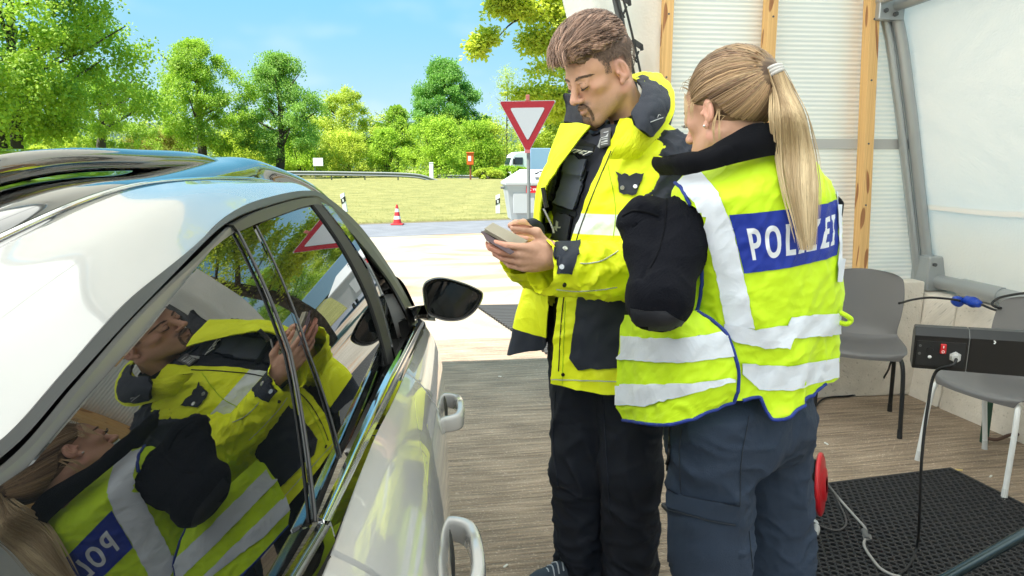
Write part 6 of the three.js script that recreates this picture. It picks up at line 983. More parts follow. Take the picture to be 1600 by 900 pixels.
    // hairline from the crown of the forehead round above the ear to the nape, both sides
    const line = [[0, 0.098, 0.062], [0.03, 0.092, 0.060], [0.052, 0.072, 0.052], [0.066, 0.045, 0.040], [0.072, 0.022, 0.026], [0.077, 0.022, 0.004], [0.080, 0.022, -0.018], [0.079, 0.004, -0.038], [0.072, -0.022, -0.05], [0.056, -0.044, -0.068], [0.03, -0.052, -0.085], [0, -0.052, -0.092]].map((p) => V(...p));
    for (let i = 0; i < 2600; i++) {
      const s = i % 2 ? 1 : -1, u = r(), h = crow(line, u); h.x *= s; let q = sph(h).normalize(); const inn = Math.pow(r(), 1.6) * 0.82; q.lerp(T, inn).normalize();
      const e0 = 0.001 + 0.004 * r(), pts = [], n = 6, wob = gs() * 0.02; for (let j = 0; j <= n; j++) { const t = j / n, m = q.clone().lerp(T, t).normalize(); m.y += wob * Math.sin(Math.PI * t) + 0.10 * Math.sin(Math.PI * t) * (1 - inn) * (h.y > 0.03 ? 0.6 : 0); const p = uns(m.normalize(), e0 + 0.005 * Math.sin(Math.PI * t * 0.9)); if (t > 0.86) p.lerp(tie.clone().add(V(gs() * 0.006, gs() * 0.006, 0)), (t - 0.86) / 0.14); pts.push(p); }
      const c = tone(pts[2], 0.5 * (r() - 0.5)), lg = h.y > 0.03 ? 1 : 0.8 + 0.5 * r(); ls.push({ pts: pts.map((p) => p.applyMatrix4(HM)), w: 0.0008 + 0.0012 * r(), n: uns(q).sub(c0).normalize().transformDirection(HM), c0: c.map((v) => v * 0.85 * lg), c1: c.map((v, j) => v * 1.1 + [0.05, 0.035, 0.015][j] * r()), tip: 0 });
    }
    for (let i = 0; i < 20; i++) { const s = r() < 0.7 ? 1 : -1, h = crow(line, r() * 0.45 + (r() < 0.3 ? 0.45 : 0)); h.x *= s; const d = V(s * 0.3 + gs() * 0.4, gs() * 0.8, 0.5).normalize(), L = 0.015 + 0.03 * r(); ls.push({ pts: [h, h.clone().addScaledVector(d, L * 0.5).add(V(s * 0.004, 0, 0)), h.clone().addScaledVector(d, L * 0.7).add(V(s * 0.006, -L * 0.5, 0))].map((p) => p.applyMatrix4(HM)), w: 0.0006, n: HF[0], c0: [0.28, 0.18, 0.09], c1: [0.5, 0.36, 0.2], tip: 2 }); }
    // loose strand in front of and behind the ear
    for (const [a, b, c] of [[[0.07, 0.05, 0.05], [0.084, 0.02, 0.04], [0.08, -0.03, 0.05]], [[0.073, 0.03, 0.03], [0.086, 0.01, 0.024], [0.078, -0.015, 0.03]], [[0.078, -0.01, -0.04], [0.084, -0.05, -0.03], [0.072, -0.09, -0.02]], [[0.078, -0.01, -0.045], [0.08, -0.06, -0.04], [0.07, -0.085, -0.03]]]) for (let i = 0; i < 4; i++) ls.push({ pts: [a, b, c].map((p) => V(p[0], p[1] + gs() * 0.006, p[2] + gs() * 0.005).applyMatrix4(HM)), w: 0.0011, n: HF[0], c0: [0.36, 0.24, 0.12], c1: [0.6, 0.44, 0.25], tip: 2 });
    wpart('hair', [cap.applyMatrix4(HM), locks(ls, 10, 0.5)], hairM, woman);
    const tw = L2W(tie.x, tie.y, tie.z - 0.012), [tpx, tpy] = proj(tw), mid = [[tpx, tpy, -tw.z], [1224, 143, -tw.z - 0.012], [1237, 182, -tw.z - 0.045], [1246, 235, 1.435], [1253, 300, 1.412], [1262, 390, 1.405]].map((q, i) => (i ? P(...q) : tw)), wd = [0.014, 0.020, 0.031, 0.036, 0.034, 0.014], dp = [0.014, 0.016, 0.020, 0.017, 0.012, 0.005], ps = [];
    for (let i = 0; i < 1900; i++) {
      const a = r() * 6.283, q = Math.sqrt(r()), end = 0.62 + 0.40 * Math.pow(r(), 0.6), pts = [], drift = gs() * 0.006, edge = Math.cos(a) * q; for (let j = 0; j <= 9; j++) { const t = j / 9 * end, c = crow(mid, Math.min(1, t)), x = clamp(t, 0, 1) * 5, m = Math.min(4, Math.floor(x)), w = lerp(wd[m], wd[m + 1], x - m), d = lerp(dp[m], dp[m + 1], x - m), wav = 0.003 * Math.sin(t * 9 + a * 2); c.x += edge * w * (i % 24 === 0 ? 1.35 : 0.88) + wav + drift * t * t; c.z += Math.sin(a) * q * d + 0.5 * edge * w * 0.3; if (t > 1) c.y -= (t - 1) * 0.1; pts.push(c); }
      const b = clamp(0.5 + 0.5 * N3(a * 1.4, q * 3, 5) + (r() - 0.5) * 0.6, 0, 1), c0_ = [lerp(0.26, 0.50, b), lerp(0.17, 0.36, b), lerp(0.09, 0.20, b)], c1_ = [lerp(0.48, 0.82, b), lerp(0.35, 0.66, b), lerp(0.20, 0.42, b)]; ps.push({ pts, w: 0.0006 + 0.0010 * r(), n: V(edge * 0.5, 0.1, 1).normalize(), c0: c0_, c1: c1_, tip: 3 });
    }
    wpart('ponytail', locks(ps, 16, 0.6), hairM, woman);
    const ax = mid[1].clone().sub(tw).normalize(), tt = []; for (let i = 0; i < 3; i++) tt.push(new THREE.TorusGeometry(0.0135, 0.0042, 8, 24).applyQuaternion(new THREE.Quaternion().setFromUnitVectors(V(0, 0, 1), ax.clone().add(V(0.08 * (i - 1), 0.05 * (i - 1), 0)).normalize())).translate(...tw.clone().addScaledVector(ax, 0.006 * (i - 0.6)).toArray())); wpart('hair_tie', tt, std(C(0.55, 0.54, 0.53), 0.7), woman);
  }
  { // trousers and boots
    const pts = [hipL, hipR, kneeL, kneeR, ankL, ankR], [lo, hi] = boundsOf(pts, 0.2); lo.y = 0.04;
    const g = legs([[el(hips.clone().add(V(0, 0.03, 0)), [0.158, 0.13, 0.128], [WX, UPV, WZ]), 0], [el(hips.clone().add(V(0, -0.045, 0)).addScaledVector(WZ, -0.055).addScaledVector(WX, 0.06), [0.09, 0.095, 0.09]), 0.04], [el(hips.clone().add(V(0, -0.045, 0)).addScaledVector(WZ, -0.055).addScaledVector(WX, -0.06), [0.09, 0.095, 0.09]), 0.04], [rc(hipL, kneeL, 0.110, 0.097), 0.04], [rc(kneeL, ankL, 0.097, 0.093), 0.03], [rc(hipR, kneeR, 0.106, 0.092), 0.04], [rc(kneeR, ankR, 0.092, 0.09), 0.03]], 0.0078, lo, hi, (p) => fold(p, 0.011, 5.5, 1, 0.5, 23) + fold(p, 0.006, 9, 0.7, 1.4, 29) + fold(p, 0.0015, 22, 1, 1, 30));
    const tr = wpart('trousers', g, slateTrouser, woman), bv = bvhOf(g), dk = phy(C(0.022, 0.032, 0.05), 0.75, { bumpMap: fabB, bumpScale: 0.001 });
    wpart('pocket', onto(bv, [[1030, 757], [1063, 773], [1153, 790], [1151, 905], [1028, 905]], { off: 0.006, thick: 0.004, cell: 9 }), slateTrouser, tr); wpart('pocket_flap', onto(bv, [[1030, 755], [1063, 771], [1153, 788], [1152, 815], [1100, 806], [1063, 796], [1029, 780]], { off: 0.011, thick: 0.004, cell: 9 }), slateTrouser, tr);
    wpart('zip', seam(bv, [[1028, 784], [1045, 792], [1070, 801], [1110, 811], [1148, 818]], 0.0022, 0.009), dk, tr); wpart('zip', seam(bv, [[1047, 668], [1046, 700], [1043, 735]], 0.0024, 0.002), zipM, tr); wpart('zip_puller', seam(bv, [[1048, 695], [1047, 712], [1044, 726]], 0.0036, 0.005), zipM, tr);
    wpart('seam_line', [seam(bv, [[1066, 668], [1062, 700], [1064, 770]], 0.0013, 0.001), seam(bv, [[1170, 650], [1158, 720], [1156, 790]], 0.0012, 0.001), seam(bv, [[1170, 830], [1176, 890]], 0.0013, 0.001)], dk, tr);
    for (const a of [ankL, ankR]) { const f = new Field(a.clone().add(V(-0.22, -0.11, -0.22)), a.clone().add(V(0.22, 0.1, 0.22)), 0.006), c = V(a.x, 0, a.z), D = WZ; f.add(el(c.clone().addScaledVector(D, 0.11).setY(0.045), [0.045, 0.045, 0.085], [WX, UPV, D]), 0); f.add(el(c.clone().setY(0.05), [0.042, 0.055, 0.08], [WX, UPV, D]), 0.03); f.add(rc(c.clone().setY(0.17), c.clone().setY(0.06), 0.046, 0.042), 0.03); const [s, t] = split(f.mesh(), (p) => p.y - 0.026); const b = wpart('boot', t, zipM, woman); wpart('sole', s, std(C(0.02, 0.02, 0.02), 0.8), b); }
  }
  { // black fleece: collar, shoulders and sleeves
    const [lo, hi] = boundsOf([SL, EL, WL, SR, ER, WR], 0.13), f = new Field(lo, hi, 0.006);
    f.add(el(SL.clone().add(V(0.01, 0, 0)), [0.060, 0.062, 0.060]), 0); f.add(rc(SL, EL, 0.067, 0.064), 0.03); f.add(rc(EL, WL.clone().add(V(-0.004, 0.0, 0)), 0.058, 0.043), 0.012); f.add(rc(WL.clone().add(V(-0.003, -0.022, -0.01)), WL.clone().add(V(-0.003, -0.006, 0.0)), 0.047, 0.046), 0.006); f.add(el(EL.clone().add(V(0, -0.006, 0)), [0.072, 0.068, 0.066]), 0.02);
    f.add(rc(WL, P(1018, 332, 1.57), 0.044, 0.04), 0.02);
    f.add(el(SR, [0.062, 0.062, 0.06]), 0); f.add(rc(SR, ER, 0.060, 0.056), 0.03); f.add(rc(ER, WR, 0.058, 0.044), 0.03);
    f.add(rc(SL.clone().add(V(0.05, -0.02, 0)), P(1160, 340, 1.60), 0.05, 0.08), 0.03); f.add(rc(SR.clone().add(V(-0.04, -0.02, 0)), P(1200, 330, 1.60), 0.05, 0.08), 0.03);
    f.cut(rc(P(1034, 338, 1.452), P(1004, 436, 1.372), 0.004, 0.004), 0.02); f.cut(rc(P(1010, 350, 1.47), P(978, 356, 1.475), 0.0025), 0.012);
    const g = f.mesh(); displace(g, (p) => { const w = Math.exp(-p.distanceToSquared(WL) / 0.006); return fold(p, 0.008, 5, 1, 0.8, 61) + fold(p, 0.003, 10, 0.8, 1.3, 63) + w * 0.003 * Math.sin(p.y * 120 + 30 * p.x); }); g.computeVertexNormals();
    const fl = wpart('fleece_jacket', g, fleece, woman), bv = bvhOf(g);
    wpart('elbow_patch', onto(bv, [[986, 482], [1010, 486], [1040, 486], [1056, 498], [1068, 502], [1058, 516], [1030, 522], [1000, 514], [988, 500]], { off: 0.003, thick: 0.002, cell: 7 }), patchM, fl);
    wpart('seam_line', [seam(bv, [[1042, 305], [1040, 345], [1030, 390], [1016, 420]], 0.0016, 0.001), seam(bv, [[973, 338], [990, 330], [1012, 332], [1028, 338]], 0.003, 0.001)], fleece, fl);
    const col = [[[1028, 247, 1.66], [1060, 247, 1.50], [1100, 241, 1.46], [1140, 220, 1.445], [1178, 197, 1.45], [1215, 200, 1.49], [1240, 215, 1.56]], [[1026, 256, 1.66], [1062, 254, 1.485], [1104, 248, 1.435], [1146, 232, 1.42], [1185, 220, 1.43], [1222, 220, 1.475], [1248, 230, 1.56]], [[1038, 268, 1.66], [1072, 268, 1.49], [1110, 264, 1.435], [1150, 252, 1.425], [1190, 244, 1.435], [1228, 240, 1.48], [1254, 246, 1.57]]].map((q) => q.map((p) => P(...p)));
    wpart('collar', surf(netF(col), 50, 14, { thick: 0.012, disp: (p) => fold(p, 0.003, 14, 1, 1, 71) }), fleece, fl);
    const front = [[[1028, 247, 1.66], [1060, 240, 1.72], [1110, 232, 1.76], [1170, 222, 1.74], [1240, 215, 1.56]], [[1038, 270, 1.67], [1066, 268, 1.74], [1110, 262, 1.78], [1180, 252, 1.75], [1254, 246, 1.57]]].map((q) => q.map((p) => P(...p))); wpart('collar', surf(netF(front), 30, 6, { thick: 0.01 }), fleece, fl);
  }
  { // high visibility vest
    const rows = [[1176, 238, 1.575], [1180, 258, 1.58], [1182, 300, 1.59], [1188, 360, 1.60], [1192, 430, 1.61], [1188, 500, 1.62], [1180, 560, 1.63], [1172, 612, 1.635], [1166, 670, 1.64]], dims = [[0.09, 0.09, 0.09, 0.095], [0.158, 0.155, 0.115, 0.112], [0.222, 0.218, 0.15, 0.135], [0.232, 0.222, 0.165, 0.142], [0.232, 0.218, 0.17, 0.145], [0.225, 0.212, 0.175, 0.15], [0.224, 0.208, 0.18, 0.156], [0.228, 0.21, 0.185, 0.163], [0.232, 0.214, 0.19, 0.168]];
    const tab = rows.map((q, i) => [...at2(...q), ...dims[i]]), T = torso(tab, WX, WZ), kk = keyed(tab), h0 = tab[0][0], h1 = tab[8][0];
    const phiOf = (p) => { const d = V(p.x - kk(p.y, 1), 0, p.z - kk(p.y, 2)), s = d.dot(WX), c = d.dot(WZ), a = s / (s > 0 ? kk(p.y, 4) : kk(p.y, 3)), b = c / (c > 0 ? kk(p.y, 5) : kk(p.y, 6)); return Math.atan2(Math.sign(a) * Math.pow(Math.abs(a), 1 / 0.9), Math.sign(b) * Math.pow(Math.abs(b), 1 / 0.9)); };
    const p2 = (p) => { let a = phiOf(p); return a < 0 ? a + 2 * Math.PI : a; };                     // 0 front, pi back
    const raw = surf((u, v) => T(u * 2 * Math.PI, lerp(h1, h0, v)), 150, 110, { closedU: true, uv: [1.3, 0.8], disp: (p) => { const low = sst(1.15 - p.y, 0, 0.25); return fold(p, 0.006 + 0.005 * low, 7, 1, 0.45, 81) + fold(p, 0.004, 14, 1, 0.8, 85) + 0.010 * low * Math.sin(p2(p) * 7 + 1) + fold(p, 0.002, 30, 1, 1, 2); } });
    const bvR = bvhOf(raw), ph = (px, py) => { let h = null; for (let x = px; !h && x > px - 60; x -= 3) h = hit(bvR, x, py); return [p2(h.p), h.p.y]; };
    const hem = [[1290, 600], [1270, 618], [1240, 645], [1225, 655], [1206, 655], [1196, 640], [1188, 620], [1160, 626]].map((q) => ph(...q)).sort((a, b) => a[0] - b[0]);
    const hb = (a) => { if (a <= hem[0][0]) return hem[0][1]; for (let i = 0; i < hem.length - 1; i++) if (a <= hem[i + 1][0]) return lerp(hem[i][1], hem[i + 1][1], (a - hem[i][0]) / (hem[i + 1][0] - hem[i][0])); return hem[hem.length - 1][1]; };
    let [, sh] = split(raw, (p) => p.y - hb(p2(p)));
    const cap = (a, b, r) => rc(a, b, r).f, armL = cap(P(1046, 362, 1.46), P(1032, 452, 1.41), 0.074), armR = cap(SR.clone().add(V(0.02, 0, 0)), ER.clone().add(V(0.03, 0.05, 0)), 0.062);
    [, sh] = split(sh, (p) => Math.min(armL(p.x, p.y, p.z), armR(p.x, p.y, p.z)));
    // open front: a gap down the chest
    [, sh] = split(sh, (p) => { const a = p2(p), d = Math.min(a, 2 * Math.PI - a); return d - 0.16; });
    const thk = (g) => thicken(mergeVertices(g, 1e-5), 0.0025), vest = wpart('vest', thk(sh), hiVisGreen, woman), bv = bvhOf(sh);
    const flapRows = [[[975, 492, 1.80], [1030, 492, 1.62], [1088, 487, 1.485]], [[968, 535, 1.80], [1050, 532, 1.575], [1131, 516, 1.462]], [[965, 585, 1.80], [1060, 582, 1.555], [1151, 566, 1.455]], [[963, 630, 1.79], [1060, 630, 1.545], [1154, 602, 1.458]], [[974, 656, 1.77], [1050, 663, 1.555], [1146, 628, 1.47]]].map((q) => q.map((p) => P(p[0], p[1], p[0] > 1080 ? p[2] - 0.022 : p[0] > 980 ? lerp(p[2], 1.435, 0.95) : lerp(p[2], 1.46, 0.3))).reverse());
    const fl = surf(netF(flapRows), 44, 40, { uv: [0.3, 0.3], disp: (p) => fold(p, 0.006, 9, 1, 0.8, 91) + fold(p, 0.004, 18, 1, 1, 93) }), flap = wpart('vest_front', thicken(fl, 0.003), hiVisGreen, vest), bf = bvhOf(fl);
    const on = (n, poly, m, o = {}) => wpart(n, onto(bv, poly, { off: 0.0048, thick: 0.0016, cell: 7, ...o }), m, vest), onF = (n, poly, m, o = {}) => wpart(n, onto(bf, poly, { off: 0.0048, thick: 0.0016, cell: 7, ...o }), m, flap);
    on('reflective_band', [[1044, 279], [1066, 262], [1092, 264], [1122, 302], [1144, 351], [1162, 431], [1179, 512], [1136, 512], [1120, 431], [1104, 360], [1087, 316], [1060, 290]], silverTape);
    on('reflective_band', [[1133, 505], [1180, 514], [1229, 507], [1234, 495], [1320, 488], [1324, 505], [1318, 521], [1240, 529], [1232, 544], [1194, 543], [1148, 533], [1134, 520]], silverTape, { off: 0.0062 });
    on('reflective_band', [[1159, 566], [1180, 569], [1229, 571.6], [1316, 558], [1322, 572], [1312, 588], [1237, 609], [1188, 609], [1159, 584]], silverTape);
    on('reflective_band', [[1292, 259], [1302, 264], [1312, 300], [1317, 330], [1317, 400], [1311, 440], [1304, 440], [1307, 380], [1304, 310]], silverTape, { off: 0.008 });
    onF('reflective_band', [[960, 524], [1018, 528], [1070, 528], [1134, 518], [1148, 556], [1070, 566], [1010, 565], [958, 560]], silverTape);
    onF('reflective_band', [[958, 599], [1018, 600.5], [1080, 598], [1139, 590], [1155, 594], [1110, 606], [1064, 619], [1009, 635], [956, 632]], silverTape);
    // blue panel with the lettering, laid on the back in the body's own coordinates
    const cn = [[1140, 336], [1307, 311], [1305, 398], [1163, 427]].map((q) => ph(...q));
    const txt = canvasTex(1024, 512, (x, w, h) => { x.fillStyle = '#0a2f9e'; x.fillRect(0, 0, w, h); x.fillStyle = '#e8edf5'; x.font = 'bold 390px sans-serif'; x.textBaseline = 'middle'; let cx = 86; for (const ch of 'POLIZEI') { const m = x.measureText(ch).width, s = 0.55; x.save(); x.translate(cx, h / 2 + 14); x.scale(s, 1.0); x.fillText(ch, 0, 0); x.restore(); cx += m * s + 10; } });
    const pan = surf((u, v) => { const a = [0, 1].map((i) => lerp(lerp(cn[3][i], cn[2][i], u), lerp(cn[0][i], cn[1][i], u), v)); return T(a[0], a[1]); }, 60, 24, {});
    { // press it onto the folded cloth
      const b0 = bv[0], p = pan.attributes.position, q = V(); for (let i = 0; i < p.count; i++) { q.fromBufferAttribute(p, i); const c = V(kk(q.y, 1), q.y, kk(q.y, 2)), d = q.clone().sub(c).normalize(), h = b0.raycastFirst(new THREE.Ray(c, d), THREE.DoubleSide); if (h) q.copy(h.point).addScaledVector(d, 0.0035); p.setXYZ(i, q.x, q.y, q.z); } pan.computeVertexNormals();
    }
    wpart('back_panel', pan, phy(C(1, 1, 1), 0.5, { map: txt, bumpMap: fabB, bumpScale: 0.0004 }), vest, 'blue back panel with white lettering');
    const tr = (b, pts, o = 0.003) => seam(b, pts, 0.0042, o, 60, 8);
    wpart('blue_trim', [tr(bv, [[1050, 281], [1066, 296], [1084, 330], [1094, 378], [1098, 430], [1095, 468], [1090, 486]])], blueTrim, vest);
    const along = (f, n) => { const o = []; for (let i = 0; i <= n; i++) o.push(f(i / n)); return tube(o, 0.0042, n * 2, 8); }, nf = netF(flapRows);
    const flPos = (u, v) => { const i = Math.round(u * 44), j = Math.round(v * 40), a = fl.attributes.position, k2 = j * 45 + i; return V(a.getX(k2), a.getY(k2), a.getZ(k2)); };
    wpart('blue_trim', [along((t) => flPos(0, t), 30), along((t) => flPos(t, 1), 34)], blueTrim, flap);
    wpart('blue_trim', [along((t) => { const a = lerp(hem[0][0], hem[hem.length - 1][0], t), h = hb(a), p = T(a, h), c = V(kk(h, 1), h, kk(h, 2)), d = p.clone().sub(c).normalize(), q = bvR[0].raycastFirst(new THREE.Ray(c, d), THREE.DoubleSide); return q ? q.point.clone().addScaledVector(d, 0.001) : p; }, 60)], blueTrim, vest);
    wpart('side_loop', tube([P(1312, 488, 1.56), P(1322, 493, 1.55), P(1330, 500, 1.55), P(1324, 506, 1.55), P(1312, 504, 1.56)], 0.006, 20, 8), hiVisGreen, vest);
  }
}
// ---------------------------------------------------------------- chairs
const rubber = std(C(0.012, 0.012, 0.013), 0.65), plasticGrey = std(C(0.125, 0.12, 0.12), 0.42, { side: 2 }), plasticGrey2 = std(C(0.14, 0.135, 0.135), 0.4, { side: 2 });
function chair(label, w, s, fw, fs, legM, shellM, pad, h = 0.44, cap = rubber) {
  const Z = R_.clone().multiplyScalar(fw).addScaledVector(A_, fs).normalize(), X = V(0, 1, 0).cross(Z), o = thing('plastic_chair', label, 'chair', W(w, 0, s), undefined); o.rotation.y = Math.atan2(Z.x, Z.z); o.updateMatrixWorld();
  const k = h / 0.44, row = (z, y, hw, dish, lift) => { const r = []; for (let i = 0; i <= 8; i++) { const x = i / 4 - 1; r.push(V(x * hw, y * k + lift * x * x, z + dish * x * x)); } return r; };
  const seat = [row(0.215, 0.405, 0.185, -0.03, 0.0), row(0.212, 0.428, 0.20, -0.03, 0.004), row(0.18, 0.438, 0.215, -0.012, 0.010), row(0.08, 0.436, 0.222, 0, 0.020), row(-0.06, 0.425, 0.218, 0, 0.030), row(-0.15, 0.432, 0.205, 0.008, 0.030), row(-0.188, 0.455, 0.195, 0.022, 0.022)];
  const back = [row(-0.188, 0.455, 0.195, 0.022, 0.022), row(-0.208, 0.50, 0.195, 0.04, 0.006), row(-0.225, 0.58, 0.208, 0.05, 0), row(-0.243, 0.68, 0.216, 0.05, 0), row(-0.258, 0.77, 0.208, 0.045, -0.006), row(-0.264, 0.81, 0.19, 0.04, -0.02), row(-0.267, 0.826, 0.15, 0.03, -0.02)];
  part('seat', surf(netF(seat), 24, 22, { thick: 0.006 }), shellM, o); part('backrest', surf(netF(back), 24, 24, { thick: 0.006 }), shellM, o);
  if (pad) part('seat_pad', surf(netF([row(-0.02, 0.436, 0.205, 0, 0.024), row(-0.06, 0.438, 0.205, 0, 0.027), row(-0.11, 0.440, 0.20, 0, 0.028), row(-0.15, 0.446, 0.19, 0, 0.026)]), 20, 14, { thick: 0.008 }), std(C(0.55, 0.42, 0.32), 0.8), o);
  for (const s2 of [-1, 1]) {
    part('leg', tube([V(s2 * 0.13, 0.418 * k, 0.15), V(s2 * 0.185, 0.412 * k, 0.165), V(s2 * 0.198, 0.38 * k, 0.178), V(s2 * 0.215, 0.012, 0.215)], 0.0115, 30, 10), legM, o); part('foot_cap', rod(V(s2 * 0.2145, 0.0, 0.2145), V(s2 * 0.2125, 0.05, 0.211), 0.0135, 0.0125), cap, o);
    part('leg', tube([V(s2 * 0.13, 0.412 * k, -0.13), V(s2 * 0.175, 0.408 * k, -0.145), V(s2 * 0.188, 0.37 * k, -0.155), V(s2 * 0.205, 0.012, -0.235)], 0.0115, 30, 10), legM, o); part('foot_cap', rod(V(s2 * 0.2045, 0.0, -0.2335), V(s2 * 0.2025, 0.05, -0.225), 0.0135, 0.0125), cap, o);
  }
  part('seat_frame', [rod(V(-0.14, 0.416 * k, 0.15), V(0.14, 0.416 * k, 0.15), 0.009), rod(V(-0.14, 0.410 * k, -0.13), V(0.14, 0.410 * k, -0.13), 0.009), rod(V(-0.1, 0.413 * k, 0.15), V(-0.1, 0.410 * k, -0.13), 0.009), rod(V(0.1, 0.413 * k, 0.15), V(0.1, 0.410 * k, -0.13), 0.009)], legM, o);
  return o;
}
chair('grey plastic chair with black legs behind the woman', 2.36, 3.49, -0.5, -0.86, std(C(0.02, 0.021, 0.023), 0.35, { metalness: 0.3 }), plasticGrey, false, 0.45);
chair('grey plastic chair with white legs behind the black appliance', 2.60, 2.77, -0.97, -0.22, std(C(0.74, 0.74, 0.73), 0.3), plasticGrey2, false, 0.44, std(C(0.6, 0.6, 0.59), 0.5));
{ // folded bench frame in green steel behind the white legged chair
  const o = thing('folding_table_frame', 'green steel legs of a folding table behind the white legged chair', 'table frame', G(1560, 692)), gm = std(C(0.012, 0.06, 0.035), 0.45), dk = std(C(0.02, 0.02, 0.022), 0.5), a = G(1537, 692), b = G(1608, 688);
  wpart('leg', bar(a, a.clone().setY(0.5), 0.03, 0.03, V(1, 0, 0)), gm, o); wpart('leg', bar(b, b.clone().setY(0.5), 0.055, 0.04, V(1, 0, 0)), dk, o);
  wpart('foot_bar', tube([a.clone().setY(0.03), G(1553, 697).setY(0.035), G(1580, 690).setY(0.04), b.clone().setY(0.03)], 0.009, 20, 8), std(C(0.09, 0.045, 0.03), 0.7), o); wpart('cross_bar', bar(a.clone().setY(0.48), b.clone().setY(0.48), 0.03, 0.03), gm, o);
}
// ---------------------------------------------------------------- the long black appliance on its stand
{
  const a0 = P(1428, 539, 2.34), a1 = P(1700, 557, 2.12), o = thing('infrared_heater', 'long black appliance box with a red switch across the white legged chair', 'heater', a0.clone().lerp(a1, 0.5));
  const d = a1.clone().sub(a0), L = d.length(); d.normalize(); const up = V(0, 1, 0), n = d.clone().cross(up).normalize(); if (n.z < 0) n.negate();
  const M = new THREE.Matrix4().makeBasis(d, up, n).setPosition(a0), bl = std(C(0.008, 0.008, 0.009), 0.42), face = std(C(0.008, 0.008, 0.009), 0.5), at = (g, x, y, z) => g.translate(x, y, z).applyMatrix4(M), H = 0.135, Dp = 0.10;
  const sh = new THREE.Shape([[-H / 2, -Dp / 2], [H / 2 - 0.025, -Dp / 2], [H / 2, -Dp / 2 + 0.03], [H / 2, Dp / 2 - 0.035], [H / 2 - 0.022, Dp / 2], [-H / 2, Dp / 2 - 0.008]].map(([y, z]) => new THREE.Vector2(z, y)));
  const hull = (x0, x1, k = 1) => { const g = new THREE.ExtrudeGeometry(sh, { depth: x1 - x0, bevelSize: 0.004, bevelThickness: 0.004, bevelSegments: 2 }); return g.scale(k, k, 1).rotateY(Math.PI / 2).scale(1, 1, -1).translate(x0, 0, 0); };
  const fixN = (g) => { g = toCreasedNormals(g, 0.5); g.computeVertexNormals(); return g; };
  wpart('control_end', fixN(hull(0, 0.152)).applyMatrix4(M), bl, o); wpart('housing', fixN(hull(0.160, L)).applyMatrix4(M), bl, o);
  wpart('join_ring', fixN(hull(0.150, 0.166, 0.97)).applyMatrix4(M), std(C(0.22, 0.22, 0.22), 0.5), o);
  const z = Dp / 2 + 0.0045;
  wpart('control_plate', at(box(0.142, 0.088, 0.004, 0.001), 0.077, -0.014, z - 0.002), face, o);
  const sw = wpart('switch', at(box(0.018, 0.034, 0.012, 0.003), 0.083, 0.006, z + 0.003), std(C(0.55, 0.015, 0.02), 0.3), o); wpart('switch_mark', at(box(0.003, 0.008, 0.002), 0.083, 0.014, z + 0.0092), whiteMat, sw); wpart('switch_mark', at(new THREE.TorusGeometry(0.004, 0.0009, 6, 16), 0.083, -0.003, z + 0.0092), whiteMat, sw);
  for (const [x, y] of [[0.015, 0.012], [0.015, -0.016]]) wpart('screw', at(new THREE.CylinderGeometry(0.0045, 0.0045, 0.004, 10).rotateX(Math.PI / 2), x, y, z), std(C(0.1, 0.1, 0.1), 0.4), o);
  wpart('knob', at(new THREE.CylinderGeometry(0.009, 0.010, 0.01, 20).rotateX(Math.PI / 2), 0.046, -0.002, z + 0.003), face, o); wpart('pilot_lamp', at(new THREE.SphereGeometry(0.006, 14, 10), 0.046, -0.026, z + 0.001), std(C(0.75, 0.75, 0.75), 0.3), o);
  wpart('cable_gland', [at(new THREE.CylinderGeometry(0.017, 0.019, 0.010, 6).rotateX(Math.PI / 2), 0.120, -0.020, z + 0.005), at(new THREE.CylinderGeometry(0.012, 0.015, 0.022, 16).rotateX(Math.PI / 2), 0.120, -0.020, z + 0.016)], std(C(0.5, 0.5, 0.5), 0.35), o);
  wpart('white_mark', at(tube([V(0.222, 0.046, 0), V(0.227, 0.04, 0), V(0.224, 0.034, 0)], 0.0022, 10, 6), 0, 0, z + 0.0005), whiteMat, o);
  // tripod
  const foot = V(a1.x + 0.05, 0, a1.z - 0.02); wpart('stand_pole', rod(V(foot.x, 0.12, foot.z), V(foot.x, a1.y, foot.z), 0.017), bl, o);
  const e = P(1462, 912, 1.93), t = P(1640, 812, 1.88); wpart('stand_leg', rod(e, t.clone().add(t.clone().sub(e).multiplyScalar(0.35)), 0.0165, 0.0165, 16), std(C(0.03, 0.05, 0.06), 0.22, { metalness: 0.5 }), o);
  for (const q of [V(0.4, 0, 0.35), V(0.3, 0, -0.5)]) wpart('stand_leg', rod(V(foot.x, 0.3, foot.z), foot.clone().add(q).setY(0.02), 0.0165), bl, o);
  const A = V(0.120, -0.020, z + 0.03).applyMatrix4(M);
  const c = thing('power_cable', 'black power cable hanging from the appliance down to the rubber mat', 'cable', A), fl = (px, py, h = 0.018) => G(px, py, h);
  wpart('cable', tube([A, A.clone().add(n.clone().multiplyScalar(0.03)).add(V(-0.012, -0.012, 0)), P(1463, 580, 2.24), P(1449, 640, 2.24), P(1440, 720, 2.22), fl(1437, 800, 0.12).lerp(P(1437, 800, 2.2), 0.8), fl(1432, 858), fl(1420, 884), fl(1404, 900)], 0.0052, 90, 8), rubber, c);
  const g2 = thing('grey_cable', 'grey cable with a taped joint lying across the rubber mat', 'cable', fl(1352, 835)), gm = std(C(0.30, 0.29, 0.28), 0.6);
  wpart('cable', tube([fl(1268, 722, 0.28), fl(1286, 748, 0.16), fl(1312, 780, 0.03), fl(1335, 806), fl(1352, 826), fl(1353, 838), fl(1350, 852), fl(1362, 872), fl(1378, 890), fl(1396, 899), fl(1406, 901), fl(1430, 930)], 0.0055, 90, 8), gm, g2);
